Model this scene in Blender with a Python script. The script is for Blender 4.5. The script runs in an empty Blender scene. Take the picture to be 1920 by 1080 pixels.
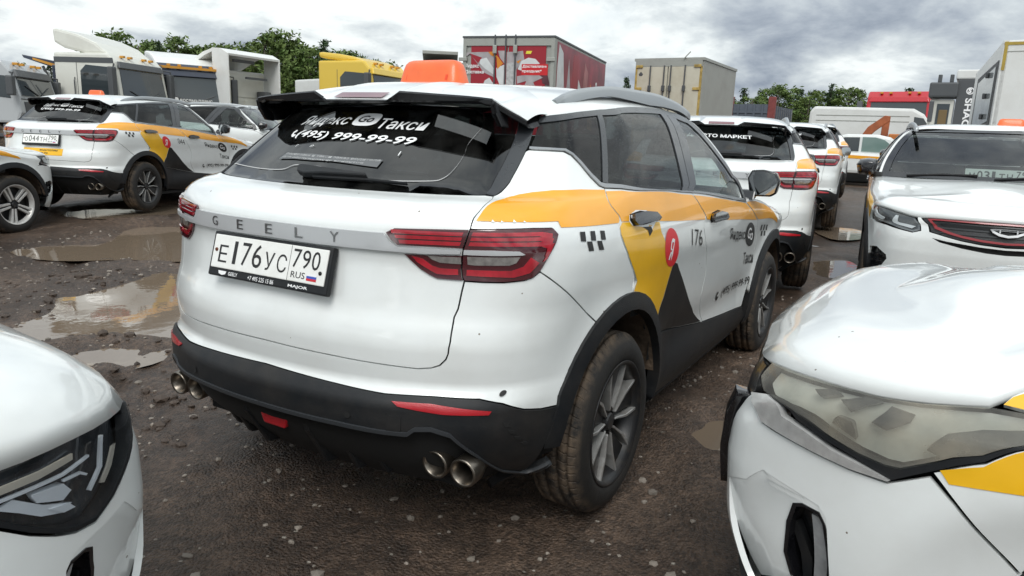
import bpy, bmesh, math, random
import numpy as np
from mathutils import Vector, Matrix, geometry
R=math.radians
sc=bpy.context.scene
# ---------------------------------------------------------------- camera
cam=bpy.data.cameras.new('camera');camo=bpy.data.objects.new('camera',cam);sc.collection.objects.link(camo);sc.camera=camo
CP=Vector((-2.420,-1.8286,1.3938));YAW,PIT,ROL,FPX=.5292,-.2071,.0375,1357.07
fw=Vector((math.cos(YAW)*math.cos(PIT),math.sin(YAW)*math.cos(PIT),math.sin(PIT)))
rt=fw.cross(Vector((0,0,1))).normalized();up=rt.cross(fw)
r2=rt*math.cos(ROL)+up*math.sin(ROL);u2=up*math.cos(ROL)-rt*math.sin(ROL)
M=Matrix((r2,u2,-fw)).transposed().to_4x4();M.translation=CP
camo.matrix_world=M
cam.sensor_width=36;cam.lens=FPX/1920*36;cam.clip_start=.05;cam.clip_end=3000
def pix(x,y,depth):
    "world point seen at photo pixel x,y at a distance along the view axis"
    return CP+(fw*FPX+r2*(x-960)+u2*(540-y))*(depth/FPX)
def ground_at(x,y,z=0.):
    d=fw*FPX+r2*(x-960)+u2*(540-y);return CP+d*((z-CP.z)/d.z)
# ---------------------------------------------------------------- sky, sun, exposure
SUN_EL,SUN_AZ=48,205          # degrees; azimuth measured from +x towards +y
w=bpy.data.worlds.new('World');sc.world=w;w.use_nodes=True
nt=w.node_tree;nt.nodes.clear()
def wn(t,**k):
    n=nt.nodes.new(t)
    for a,b in k.items(): setattr(n,a,b)
    return n
L=nt.links.new
sky=wn('ShaderNodeTexSky',sky_type='NISHITA',sun_disc=False,sun_elevation=R(SUN_EL),sun_rotation=R(90-SUN_AZ),air_density=1.0,dust_density=2.0,ozone_density=1.0)
tc=wn('ShaderNodeTexCoord')
sep=wn('ShaderNodeSeparateXYZ');L(tc.outputs['Generated'],sep.inputs[0])
zz=wn('ShaderNodeMath',operation='MAXIMUM');L(sep.outputs['Z'],zz.inputs[0]);zz.inputs[1].default_value=0.0
za=wn('ShaderNodeMath',operation='ADD');L(zz.outputs[0],za.inputs[0]);za.inputs[1].default_value=.30
dv=[]
for c in 'XY':
    d=wn('ShaderNodeMath',operation='DIVIDE');L(sep.outputs[c],d.inputs[0]);L(za.outputs[0],d.inputs[1]);dv.append(d)
cmb=wn('ShaderNodeCombineXYZ');L(dv[0].outputs[0],cmb.inputs[0]);L(dv[1].outputs[0],cmb.inputs[1])
cmb.inputs[2].default_value=5.1
def noise(scale,detail,rough,dist=0.,src=None):
    n=wn('ShaderNodeTexNoise',noise_dimensions='3D');L(src or cmb.outputs[0],n.inputs['Vector']);n.inputs['Scale'].default_value=scale;n.inputs['Detail'].default_value=detail;n.inputs['Roughness'].default_value=rough;n.inputs['Distortion'].default_value=dist
    return n
n1=noise(1.15,10,.55,.25);n2=noise(3.4,8,.6,.3)
mixn=wn('ShaderNodeMath',operation='MULTIPLY_ADD');L(n2.outputs[0],mixn.inputs[0]);mixn.inputs[1].default_value=.42;L(n1.outputs[0],mixn.inputs[2])
ramp=wn('ShaderNodeValToRGB');L(mixn.outputs[0],ramp.inputs[0])
cr=ramp.color_ramp;cr.elements[0].position=.53;cr.elements[0].color=(.22,.265,.335,1);cr.elements[1].position=.89;cr.elements[1].color=(.97,1.0,.99,1)
e=cr.elements.new(.62);e.color=(.38,.43,.49,1);e=cr.elements.new(.71);e.color=(.58,.635,.665,1);e=cr.elements.new(.79);e.color=(.84,.89,.89,1)
# thin gaps: blue-grey sky shows through
n3=noise(1.1,6,.5,.2);gr=wn('ShaderNodeValToRGB');L(n3.outputs[0],gr.inputs[0]);gr.color_ramp.elements[0].position=.60;gr.color_ramp.elements[1].position=.74
skm=wn('ShaderNodeVectorMath',operation='SCALE');L(sky.outputs[0],skm.inputs[0]);skm.inputs['Scale'].default_value=.09
cl=wn('ShaderNodeVectorMath',operation='SCALE');L(ramp.outputs[0],cl.inputs[0])
# overcast skies brighten towards the zenith
zg=wn('ShaderNodeMath',operation='MULTIPLY_ADD');L(zz.outputs[0],zg.inputs[0]);zg.inputs[1].default_value=.55;zg.inputs[2].default_value=.88;L(zg.outputs[0],cl.inputs['Scale'])
mx=wn('ShaderNodeMix',data_type='RGBA');L(gr.outputs[0],mx.inputs[0]);mx.inputs[0].default_value=.1
gm=wn('ShaderNodeMath',operation='MULTIPLY');L(gr.outputs[0],gm.inputs[0]);gm.inputs[1].default_value=.45;L(gm.outputs[0],mx.inputs[0])
L(cl.outputs[0],mx.inputs[6]);L(skm.outputs[0],mx.inputs[7])
bg=wn('ShaderNodeBackground');L(mx.outputs[2],bg.inputs[0]);bg.inputs[1].default_value=1.0
wo=wn('ShaderNodeOutputWorld');L(bg.outputs[0],wo.inputs[0])
sl=bpy.data.lights.new('sun','SUN');sl.energy=1.5;sl.angle=R(30);sl.color=(1,.985,.96)
so=bpy.data.objects.new('sun',sl);sc.collection.objects.link(so)
sd=Vector((math.cos(R(SUN_EL))*math.cos(R(SUN_AZ)),math.cos(R(SUN_EL))*math.sin(R(SUN_AZ)),math.sin(R(SUN_EL))))
so.rotation_euler=sd.to_track_quat('Z','Y').to_euler()
vs=sc.view_settings;vs.view_transform='Standard';vs.look='None';vs.exposure=.28;vs.gamma=1.0;vs.use_curve_mapping=False
sc.cycles.max_bounces=8;sc.cycles.transparent_max_bounces=16;sc.cycles.caustics_reflective=False;sc.cycles.caustics_refractive=False
# ---------------------------------------------------------------- materials
MATS={}
def mat(name,col=(.8,.8,.8),rough=.5,metal=0.,coat=0.,spec=.5,var=0.,vscale=8.,bump=0.,bscale=200.,dirt=None,dscale=3.,damt=.5,emis=None,drops=0.,rvar=0.,specks=0.):
    if name in MATS: return MATS[name]
    m=bpy.data.materials.new(name);m.use_nodes=True;t=m.node_tree;b=t.nodes['Principled BSDF']
    b.inputs['Base Color'].default_value=(*col,1);b.inputs['Roughness'].default_value=rough;b.inputs['Metallic'].default_value=metal
    b.inputs['Coat Weight'].default_value=coat;b.inputs['Coat Roughness'].default_value=.04;b.inputs['Specular IOR Level'].default_value=spec
    tcn=t.nodes.new('ShaderNodeTexCoord');l=t.links.new
    def nz(s,d=4,r=.55):
        n=t.nodes.new('ShaderNodeTexNoise');l(tcn.outputs['Object'],n.inputs['Vector']);n.inputs['Scale'].default_value=s;n.inputs['Detail'].default_value=d;n.inputs['Roughness'].default_value=r;return n
    cur=None
    if var>0:
        n=nz(vscale,6);r=t.nodes.new('ShaderNodeMapRange');l(n.outputs[0],r.inputs[0]);r.inputs[1].default_value=.3;r.inputs[2].default_value=.7;r.inputs[3].default_value=1-var;r.inputs[4].default_value=1+var
        v=t.nodes.new('ShaderNodeVectorMath');v.operation='SCALE';v.inputs[0].default_value=col;l(r.outputs[0],v.inputs['Scale']);cur=v.outputs[0]
    if dirt:
        n=nz(dscale,8,.65);rr=t.nodes.new('ShaderNodeValToRGB');l(n.outputs[0],rr.inputs[0]);rr.color_ramp.elements[0].position=.45;rr.color_ramp.elements[1].position=.75
        mu=t.nodes.new('ShaderNodeMath');mu.operation='MULTIPLY';l(rr.outputs[0],mu.inputs[0]);mu.inputs[1].default_value=damt
        mxx=t.nodes.new('ShaderNodeMix');mxx.data_type='RGBA';l(mu.outputs[0],mxx.inputs[0])
        if cur: l(cur,mxx.inputs[6])
        else: mxx.inputs[6].default_value=(*col,1)
        mxx.inputs[7].default_value=(*dirt,1);cur=mxx.outputs[2]
    if specks:
        vo=t.nodes.new('ShaderNodeTexVoronoi');l(tcn.outputs['Object'],vo.inputs['Vector']);vo.inputs['Scale'].default_value=34;cs=t.nodes.new('ShaderNodeSeparateColor');l(vo.outputs['Color'],cs.inputs[0])
        g1=t.nodes.new('ShaderNodeMath');g1.operation='GREATER_THAN';l(cs.outputs[1],g1.inputs[0]);g1.inputs[1].default_value=1-specks
        sz=t.nodes.new('ShaderNodeMath');sz.operation='MULTIPLY';l(cs.outputs[0],sz.inputs[0]);sz.inputs[1].default_value=.13
        g2=t.nodes.new('ShaderNodeMath');g2.operation='LESS_THAN';l(vo.outputs['Distance'],g2.inputs[0]);l(sz.outputs[0],g2.inputs[1])
        g3=t.nodes.new('ShaderNodeMath');g3.operation='MULTIPLY';l(g1.outputs[0],g3.inputs[0]);l(g2.outputs[0],g3.inputs[1])
        mq=t.nodes.new('ShaderNodeMix');mq.data_type='RGBA';l(g3.outputs[0],mq.inputs[0])
        if cur: l(cur,mq.inputs[6])
        else: mq.inputs[6].default_value=(*col,1)
        mq.inputs[7].default_value=(.16,.13,.10,1);cur=mq.outputs[2]
    if cur: l(cur,b.inputs['Base Color'])
    if rvar>0:
        n=nz(5,5);r=t.nodes.new('ShaderNodeMapRange');l(n.outputs[0],r.inputs[0]);r.inputs[3].default_value=max(rough-rvar,.02);r.inputs[4].default_value=rough+rvar;l(r.outputs[0],b.inputs['Roughness'])
    if bump>0 or drops>0:
        bp=t.nodes.new('ShaderNodeBump')
        if drops>0:
            vo=t.nodes.new('ShaderNodeTexVoronoi');l(tcn.outputs['Object'],vo.inputs['Vector']);vo.inputs['Scale'].default_value=bscale
            r=t.nodes.new('ShaderNodeMapRange');l(vo.outputs['Distance'],r.inputs[0]);r.inputs[1].default_value=0;r.inputs[2].default_value=.32;r.inputs[3].default_value=1;r.inputs[4].default_value=0
            n=nz(14,3);g=t.nodes.new('ShaderNodeMath');g.operation='GREATER_THAN';l(n.outputs[0],g.inputs[0]);g.inputs[1].default_value=.5
            q=t.nodes.new('ShaderNodeMath');q.operation='MULTIPLY';l(r.outputs[0],q.inputs[0]);l(g.outputs[0],q.inputs[1])
            l(q.outputs[0],bp.inputs['Height']);bp.inputs['Strength'].default_value=drops
        else:
            n=nz(bscale,4);l(n.outputs[0],bp.inputs['Height']);bp.inputs['Strength'].default_value=bump
        bp.inputs['Distance'].default_value=.002 if bscale>50 else .02;l(bp.outputs[0],b.inputs['Normal'])
    if emis: b.inputs['Emission Color'].default_value=(*col,1);b.inputs['Emission Strength'].default_value=emis
    MATS[name]=m;return m
def glassmat(name,tint,gloss=1.0,ior=1.5,rough=.0,drops=0.):
    if name in MATS: return MATS[name]
    m=bpy.data.materials.new(name);m.use_nodes=True;t=m.node_tree;t.nodes.clear();l=t.links.new
    o=t.nodes.new('ShaderNodeOutputMaterial');tr=t.nodes.new('ShaderNodeBsdfTransparent');tr.inputs[0].default_value=(*tint,1)
    g=t.nodes.new('ShaderNodeBsdfGlossy');g.inputs['Roughness'].default_value=rough+.015;g.inputs[0].default_value=(gloss,gloss,gloss,1)
    f=t.nodes.new('ShaderNodeFresnel');f.inputs[0].default_value=ior;gb=t.nodes.new('ShaderNodeNewGeometry');mi=t.nodes.new('ShaderNodeMapRange');l(gb.outputs['Backfacing'],mi.inputs[0]);mi.inputs[3].default_value=ior;mi.inputs[4].default_value=1/ior;l(mi.outputs[0],f.inputs[0]);mx=t.nodes.new('ShaderNodeMixShader')
    l(f.outputs[0],mx.inputs[0]);l(tr.outputs[0],mx.inputs[1]);l(g.outputs[0],mx.inputs[2])
    df=t.nodes.new('ShaderNodeBsdfDiffuse');df.inputs[0].default_value=(.3,.3,.28,1);m2=t.nodes.new('ShaderNodeMixShader')
    tcn=t.nodes.new('ShaderNodeTexCoord');n=t.nodes.new('ShaderNodeTexNoise');l(tcn.outputs['Object'],n.inputs['Vector']);n.inputs['Scale'].default_value=9;n.inputs['Detail'].default_value=8
    r=t.nodes.new('ShaderNodeMapRange');l(n.outputs[0],r.inputs[0]);r.inputs[1].default_value=.4;r.inputs[2].default_value=.8;r.inputs[3].default_value=0.;r.inputs[4].default_value=.05
    l(r.outputs[0],m2.inputs[0]);l(mx.outputs[0],m2.inputs[1]);l(df.outputs[0],m2.inputs[2]);l(m2.outputs[0],o.inputs[0])
    if drops>0:
        vo=t.nodes.new('ShaderNodeTexVoronoi');l(tcn.outputs['Object'],vo.inputs['Vector']);vo.inputs['Scale'].default_value=110
        rr=t.nodes.new('ShaderNodeMapRange');l(vo.outputs['Distance'],rr.inputs[0]);rr.inputs[1].default_value=0;rr.inputs[2].default_value=.3;rr.inputs[3].default_value=1;rr.inputs[4].default_value=0
        bp=t.nodes.new('ShaderNodeBump');l(rr.outputs[0],bp.inputs['Height']);bp.inputs['Strength'].default_value=drops;bp.inputs['Distance'].default_value=.002
        l(bp.outputs[0],g.inputs['Normal']);l(bp.outputs[0],f.inputs['Normal'])
    MATS[name]=m;return m
WHITE=mat('white_paint',(.77,.795,.785),.28,coat=.9,dirt=(.50,.48,.43),dscale=5,damt=.16,spec=.5,specks=.05)
WHITE2=mat('white_paint_dull',(.74,.75,.74),.4,coat=.5,dirt=(.45,.42,.36),dscale=5,damt=.2)
BLK=mat('black_plastic',(.010,.0115,.0135),.50,spec=.35,dirt=(.075,.062,.05),dscale=4,damt=.30,bump=.25,bscale=900)
GBLK=mat('gloss_black',(.010,.010,.012),.12,coat=.6,drops=.35,bscale=170)
DBLK=mat('dark_cavity',(.008,.008,.008),.8)
TRIM=mat('wet_trim',(.035,.038,.042),.22,drops=.6,bscale=150)
SILV=mat('satin_silver',(.50,.51,.52),.34,metal=.25,coat=.35,rvar=.06)
CHROME=mat('chrome',(.80,.81,.81),.16,metal=.9)
RAIL=mat('grey_rail',(.38,.40,.41),.35,metal=.5)
REDL=mat('red_lens',(.36,.010,.022),.10,coat=1.,var=.25,vscale=30)
REDD=mat('dark_red_lens',(.060,.006,.010),.10,coat=1.)
REDREF=mat('red_reflector',(.42,.012,.02),.2,coat=.6,bump=.5,bscale=400)
GREYL=mat('grey_lens',(.20,.19,.18),.12,coat=1.,var=.3,vscale=60)
ORANGE=mat('orange_film',(.84,.37,.014),.32,coat=.5,var=.06,vscale=4)
YELLOW=mat('yellow_film',(.86,.47,.008),.32,coat=.5,var=.08,vscale=4)
BFILM=mat('black_film',(.010,.010,.010),.45,spec=.3,dirt=(.06,.052,.045),dscale=6,damt=.3)
REDF=mat('red_film',(.70,.02,.03),.35)
WFILM=mat('white_film',(.85,.85,.85),.4)
INK=mat('black_ink',(.012,.012,.012),.45)
PLATE=mat('plate_white',(.80,.80,.77),.35,dirt=(.5,.48,.42),dscale=20,damt=.25)
GLASSR=glassmat('privacy_glass',(.05,.055,.06),ior=1.62)
GLASSS=glassmat('side_privacy_glass',(.10,.11,.115),gloss=.62,ior=1.45,drops=.5)
GLASSF=glassmat('front_glass',(.64,.72,.70),gloss=.8,ior=1.48,drops=.25)
GLASSW=glassmat('windscreen_glass',(.55,.62,.60),ior=1.75)
TYRE=None
def tyremat():
    m=bpy.data.materials.new('muddy_tyre');m.use_nodes=True;t=m.node_tree;b=t.nodes['Principled BSDF'];l=t.links.new
    tcn=t.nodes.new('ShaderNodeTexCoord');s=t.nodes.new('ShaderNodeSeparateXYZ');l(tcn.outputs['Object'],s.inputs[0])
    # radius from the axle (object y axis)
    x2=t.nodes.new('ShaderNodeMath');x2.operation='MULTIPLY';l(s.outputs[0],x2.inputs[0]);l(s.outputs[0],x2.inputs[1])
    z2=t.nodes.new('ShaderNodeMath');z2.operation='MULTIPLY_ADD';l(s.outputs[2],z2.inputs[0]);l(s.outputs[2],z2.inputs[1]);l(x2.outputs[0],z2.inputs[2])
    rr=t.nodes.new('ShaderNodeMath');rr.operation='SQRT';l(z2.outputs[0],rr.inputs[0])
    mr=t.nodes.new('ShaderNodeMapRange');l(rr.outputs[0],mr.inputs[0]);mr.inputs[1].default_value=.305;mr.inputs[2].default_value=.338
    n=t.nodes.new('ShaderNodeTexNoise');l(tcn.outputs['Object'],n.inputs['Vector']);n.inputs['Scale'].default_value=9;n.inputs['Detail'].default_value=9;n.inputs['Roughness'].default_value=.7
    nr=t.nodes.new('ShaderNodeMapRange');l(n.outputs[0],nr.inputs[0]);nr.inputs[1].default_value=.40;nr.inputs[2].default_value=.62
    a=t.nodes.new('ShaderNodeMath');a.operation='MULTIPLY_ADD';l(mr.outputs[0],a.inputs[0]);a.inputs[1].default_value=.95;a.inputs[2].default_value=.05
    c=t.nodes.new('ShaderNodeMath');c.operation='MULTIPLY';l(a.outputs[0],c.inputs[0]);l(nr.outputs[0],c.inputs[1])
    mx=t.nodes.new('ShaderNodeMix');mx.data_type='RGBA';l(c.outputs[0],mx.inputs[0]);mx.inputs[6].default_value=(.012,.0115,.011,1);mx.inputs[7].default_value=(.150,.108,.072,1)
    l(mx.outputs[2],b.inputs['Base Color']);b.inputs['Roughness'].default_value=.75
    at=t.nodes.new('ShaderNodeMath');at.operation='ARCTAN2';l(s.outputs[2],at.inputs[0]);l(s.outputs[0],at.inputs[1])
    ml=t.nodes.new('ShaderNodeMath');ml.operation='MULTIPLY_ADD';l(at.outputs[0],ml.inputs[0]);ml.inputs[1].default_value=62;ya=t.nodes.new('ShaderNodeMath');ya.operation='MULTIPLY';l(s.outputs[1],ya.inputs[0]);ya.inputs[1].default_value=60;l(ya.outputs[0],ml.inputs[2])
    sn=t.nodes.new('ShaderNodeMath');sn.operation='SINE';l(ml.outputs[0],sn.inputs[0]);gt=t.nodes.new('ShaderNodeMapRange');l(sn.outputs[0],gt.inputs[0]);gt.inputs[1].default_value=.75;gt.inputs[2].default_value=.95;gt.inputs[3].default_value=0;gt.inputs[4].default_value=1
    rm=t.nodes.new('ShaderNodeMapRange');l(rr.outputs[0],rm.inputs[0]);rm.inputs[1].default_value=.325;rm.inputs[2].default_value=.335;gg=t.nodes.new('ShaderNodeMath');gg.operation='MULTIPLY';l(gt.outputs[0],gg.inputs[0]);l(rm.outputs[0],gg.inputs[1])
    hh=t.nodes.new('ShaderNodeMath');hh.operation='MULTIPLY_ADD';l(gg.outputs[0],hh.inputs[0]);hh.inputs[1].default_value=-1.6;l(n.outputs[0],hh.inputs[2])
    bp=t.nodes.new('ShaderNodeBump');l(hh.outputs[0],bp.inputs['Height']);bp.inputs['Strength'].default_value=.7;bp.inputs['Distance'].default_value=.006;l(bp.outputs[0],b.inputs['Normal'])
    return m
TYRE=tyremat()
RIMD=mat('rim_dark',(.022,.023,.025),.4,metal=.3,dirt=(.09,.07,.052),dscale=12,damt=.5)
RIMS=mat('rim_machined',(.40,.40,.39),.30,metal=.45,dirt=(.16,.13,.10),dscale=14,damt=.55)
MUD=mat('dry_mud',(.10,.072,.05),.9,var=.4,vscale=8,bump=.6,bscale=25)
SEAT=mat('seat_fabric',(.02,.02,.022),.85)
ORSIGN=mat('orange_plastic',(.80,.135,.030),.40,coat=.3,var=.1,vscale=12,emis=None)
ORSIGN2=mat('orange_plastic_deep',(.70,.055,.008),.35,coat=.3)
# ---------------------------------------------------------------- mesh helpers
COL=sc.collection
def mkmesh(name,V,F,m,smooth=True,normals=None):
    me=bpy.data.meshes.new(name);me.from_pydata([tuple(map(float,v)) for v in V],[],[tuple(int(i) for i in f) for f in F]);me.update()
    if m: me.materials.append(m)
    if smooth is True: me.polygons.foreach_set('use_smooth',[True]*len(me.polygons))
    elif smooth is not False: me.polygons.foreach_set('use_smooth',list(smooth))
    if normals is not None:
        me.normals_split_custom_set_from_vertices([tuple(map(float,n)) for n in normals])
    return me
def bevelled(V,F,w=.01,seg=2,angle=30):
    bm=bmesh.new();vs_=[bm.verts.new(tuple(v)) for v in V]
    for f in F:
        try: bm.faces.new([vs_[i] for i in f])
        except ValueError: pass
    bmesh.ops.recalc_face_normals(bm,faces=bm.faces)
    es=[e for e in bm.edges if len(e.link_faces)==2 and e.calc_face_angle(0)>R(angle)]
    bmesh.ops.bevel(bm,geom=es,offset=w,segments=seg,affect='EDGES',profile=.6,clamp_overlap=True)
    bm.verts.index_update();V=[tuple(v.co) for v in bm.verts];F=[[v.index for v in f.verts] for f in bm.faces];bm.free();return V,F
def box(x0,x1,y0,y1,z0,z1):
    V=[(x,y,z) for x in (x0,x1) for y in (y0,y1) for z in (z0,z1)]
    return V,[(0,1,3,2),(4,6,7,5),(0,4,5,1),(2,3,7,6),(0,2,6,4),(1,5,7,3)]
def join(*parts):
    V=[];F=[]
    for v,f in parts:
        o=len(V);V+=[tuple(a) for a in v];F+=[tuple(i+o for i in q) for q in f]
    return V,F
def xf(VF,m):
    return [tuple(m@Vector(v)) for v in VF[0]],VF[1]
def mirror(VF): return [(v[0],-v[1],v[2]) for v in VF[0]],[tuple(reversed(f)) for f in VF[1]]
def tube(path,r,seg=8,caps=True):
    P=[Vector(p) for p in path];V=[];F=[]
    rs=r if isinstance(r,(list,tuple)) else [r]*len(P)
    ref=Vector((0,0,1))
    for i,p in enumerate(P):
        t=((P[min(i+1,len(P)-1)]-P[max(i-1,0)])).normalized()
        a=t.cross(ref)
        if a.length<.05: a=t.cross(Vector((0,1,0)))
        a.normalize();b=t.cross(a)
        for k in range(seg):
            th=2*math.pi*k/seg;V.append(p+a*math.cos(th)*rs[i]+b*math.sin(th)*rs[i])
    for i in range(len(P)-1):
        for k in range(seg):
            F.append((i*seg+k,i*seg+(k+1)%seg,(i+1)*seg+(k+1)%seg,(i+1)*seg+k))
    if caps: F.append(tuple(range(seg))[::-1]);F.append(tuple(range((len(P)-1)*seg,len(P)*seg)))
    return V,F
def lathe_y(prof,seg=48,closed=False):
    "profile (radius, y) turned round the y axis"
    V=[];F=[];n=len(prof)
    for k in range(seg):
        th=2*math.pi*k/seg
        for r,y in prof: V.append((r*math.cos(th),y,r*math.sin(th)))
    for k in range(seg):
        k2=(k+1)%seg
        for i in range(n-1): F.append((k*n+i,k*n+i+1,k2*n+i+1,k2*n+i))
    return V,F
def prism(poly,fn0,fn1):
    "poly 2D list; fn0/fn1 map a 2D point to 3D front and back"
    n=len(poly);V=[fn0(*p) for p in poly]+[fn1(*p) for p in poly];F=[tuple(range(n)),tuple(range(2*n-1,n-1,-1))]
    for i in range(n): j=(i+1)%n;F.append((i,i+n,j+n,j))
    return V,F
def grid(fn,us,vs_):
    V=[fn(u,v) for u in us for v in vs_];n=len(vs_);F=[]
    for i in range(len(us)-1):
        for j in range(n-1): F.append((i*n+j,(i+1)*n+j,(i+1)*n+j+1,i*n+j+1))
    return V,F
def inset(poly,d):
    P=np.array(poly,float);n=len(P)
    A=.5*np.sum(P[:,0]*np.roll(P[:,1],-1)-np.roll(P[:,0],-1)*P[:,1]);s=1 if A>0 else -1
    e=np.roll(P,-1,0)-P;ln=np.linalg.norm(e,axis=1)+1e-9;nrm=np.c_[-e[:,1],e[:,0]]/ln[:,None]*s
    a=nrm+np.roll(nrm,1,0);q=(a*a).sum(1)/2;q=np.clip(q,.5,None)
    return P+a/q[:,None]*d
def dedupe(poly,eps=.0015):
    o=[]
    for q in poly:
        if not o or math.hypot(q[0]-o[-1][0],q[1]-o[-1][1])>eps: o.append((float(q[0]),float(q[1])))
    if len(o)>2 and math.hypot(o[0][0]-o[-1][0],o[0][1]-o[-1][1])<eps: o.pop()
    return o
def resample(poly,d):
    o=[];n=len(poly)
    for i in range(n):
        a=poly[i];b=poly[(i+1)%n];k=max(1,int(math.ceil(math.hypot(b[0]-a[0],b[1]-a[1])/d)))
        for t in range(k): o.append((a[0]+(b[0]-a[0])*t/k,a[1]+(b[1]-a[1])*t/k))
    return o
def smooth_line(pts,n=6):
    "Catmull-Rom through a traced line"
    P=[Vector((*p,0)) for p in pts]
    if len(P)<3: return pts
    o=[]
    for i in range(len(P)-1):
        a=P[max(i-1,0)];b=P[i];c=P[i+1];d=P[min(i+2,len(P)-1)]
        for t in range(n):
            t/=n;q=.5*((2*b)+(c-a)*t+(2*a-5*b+4*c-d)*t*t+(3*b-a-3*c+d)*t**3);o.append((q.x,q.y))
    o.append((P[-1].x,P[-1].y));return o
def inpoly(x,y,P):
    P=np.asarray(P);x=np.asarray(x);y=np.asarray(y);c=np.zeros(x.shape,bool);n=len(P);j=n-1
    for i in range(n):
        xi,yi=P[i];xj,yj=P[j]
        cond=((yi>y)!=(yj>y))&(x<(xj-xi)*(y-yi)/((yj-yi) if yj!=yi else 1e-12)+xi);c^=cond;j=i
    return c
def triangulate(poly,g,holes=()):
    "constrained triangulation with an inner grid of spacing g"
    loops=[poly]+list(holes);pts=[];edges=[]
    for lp in loops:
        o=len(pts);pts+=lp;edges+=[(o+i,o+(i+1)%len(lp)) for i in range(len(lp))]
    A=np.array(poly);x0,y0=A.min(0);x1,y1=A.max(0)
    gx,gy=np.meshgrid(np.arange(x0+g/2,x1,g),np.arange(y0+g/2,y1,g));gx=gx.ravel();gy=gy.ravel()
    m=inpoly(gx,gy,poly)
    for h in holes: m&=~inpoly(gx,gy,h)
    gx=gx[m];gy=gy[m]
    if len(gx):
        B=np.array(pts);d=np.sqrt(((gx[:,None]-B[None,:,0])**2+(gy[:,None]-B[None,:,1])**2).min(1));k=d>g*.45;pts=pts+list(zip(gx[k].tolist(),gy[k].tolist()))
    r=geometry.delaunay_2d_cdt([Vector(p) for p in pts],edges,[],0,1e-6)
    vv=np.array([tuple(v) for v in r[0]]);ff=np.array([f for f in r[2] if len(f)==3])
    c=vv[ff].mean(1);m=inpoly(c[:,0],c[:,1],poly)
    for h in holes: m&=~inpoly(c[:,0],c[:,1],h)
    ff=ff[m]
    a=vv[ff];s=(a[:,1,0]-a[:,0,0])*(a[:,2,1]-a[:,0,1])-(a[:,2,0]-a[:,0,0])*(a[:,1,1]-a[:,0,1])
    ff=ff[np.abs(s)>1e-9];s=s[np.abs(s)>1e-9]
    ff=np.where((s>0)[:,None],ff,ff[:,::-1])
    return vv,ff
def tag(o,label=None,cat=None,group=None,kind=None):
    if label: o['label']=label
    if cat: o['category']=cat
    if group: o['group']=group
    if kind: o['kind']=kind
    return o
def obj(name,me,parent=None,loc=None,rz=None):
    o=bpy.data.objects.new(name,me);COL.objects.link(o)
    if parent is not None: o.parent=parent
    if loc is not None: o.location=loc
    if rz is not None: o.rotation_euler=(0,0,rz)
    return o
def textvf(s,size=1.,shear=0.,bold=0.,spacing=1.,align='LEFT'):
    "text as a flat mesh, returned as arrays in its own plane"
    c=bpy.data.curves.new('txt','FONT');c.body=s;c.size=size;c.shear=shear;c.offset=bold;c.space_character=spacing;c.align_x=align;c.resolution_u=3
    o=bpy.data.objects.new('txt',c);COL.objects.link(o);bpy.context.view_layer.update()
    me=o.to_mesh();V=[tuple(v.co) for v in me.vertices];F=[tuple(p.vertices) for p in me.polygons];o.to_mesh_clear()
    bpy.data.objects.remove(o);bpy.data.curves.remove(c);return V,F
def pch(x,y,xi):
    x=np.asarray(x,float);y=np.asarray(y,float);h=np.diff(x);d=np.diff(y)/h
    m=np.zeros_like(y);m[1:-1]=np.where(d[:-1]*d[1:]>0,2*d[:-1]*d[1:]/(d[:-1]+d[1:]+1e-30),0);m[0]=d[0];m[-1]=d[-1]
    i=np.clip(np.searchsorted(x,xi,side='right')-1,0,len(x)-2);t=(xi-x[i])/h[i]
    return (1+2*t)*(1-t)**2*y[i]+t*(1-t)**2*h[i]*m[i]+t*t*(3-2*t)*y[i+1]+t*t*(t-1)*h[i]*m[i+1]
ZR=np.array([.19,.27,.35,.45,.52,.575,.605,.635,.70,.76,.80,.86,.93,1.0,1.045,1.095,1.13,1.16,1.185,1.20,1.26,1.33,1.40,1.46,1.51,1.54,1.565])
TX=np.array([-.66,-.75,-.83,-.885,-.90,-.90,-.885,-.865,-.872,-.874,-.865,-.843,-.83,-.822,-.826,-.826,-.808,-.775,-.715,-.640,-.588,-.532,-.475,-.427,-.387,-.364,-.345])
TN=np.interp(ZR,[1.185,1.20,1.26,1.33,1.40,1.46,1.51,1.54,1.565],[0,0,.021,.0455,.069,.09,.1075,.115,.12])   # rear glass rakes forward of the pillars
TG=TX+TN;TH=TX+TN*.55;TJ=TX+TN*.2
NX=np.interp(ZR,[.19,.3,.45,.6,.72,.80,.86],[3.28,3.38,3.42,3.43,3.425,3.40,3.36])
YS=pch([.19,.27,.35,.45,.55,.70,.85,.95,1.02,1.07,1.12,1.17,1.20,1.30,1.40,1.46,1.51,1.54,1.565],
       [.76,.82,.855,.868,.872,.876,.886,.898,.900,.893,.880,.862,.848,.795,.735,.692,.640,.60,.55],ZR)
NR=len(ZR)
C=[]
def col(x,y,z): C.append(np.c_[np.broadcast_to(x,NR),np.broadcast_to(y,NR),np.broadcast_to(z,NR)])
k=np.interp(ZR,[1.1,1.2,1.51,1.565],[1,1.0,.80,.7])
g=np.interp(ZR,[1.1,1.2,1.51],[0,1,1])      # greenhouse flag
lo=np.interp(ZR,[.19,.5],[.05,0])
col(TG,0,ZR)
col(TG+.012,.22*k,ZR)
col(TG+.052-.004*g,.43*k,ZR)
col(TG+.12-.025*g,.60*k,ZR)
col(TH+.22-.03*g+lo,(YS-.125)*(1-g)+g*(YS-.145),ZR)
col(TJ+.345-.06*g+lo,(YS-.048)*(1-g)+g*(YS-.075),ZR)
col(TX+.54-.11*g,YS-.015-.022*g,ZR)
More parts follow.
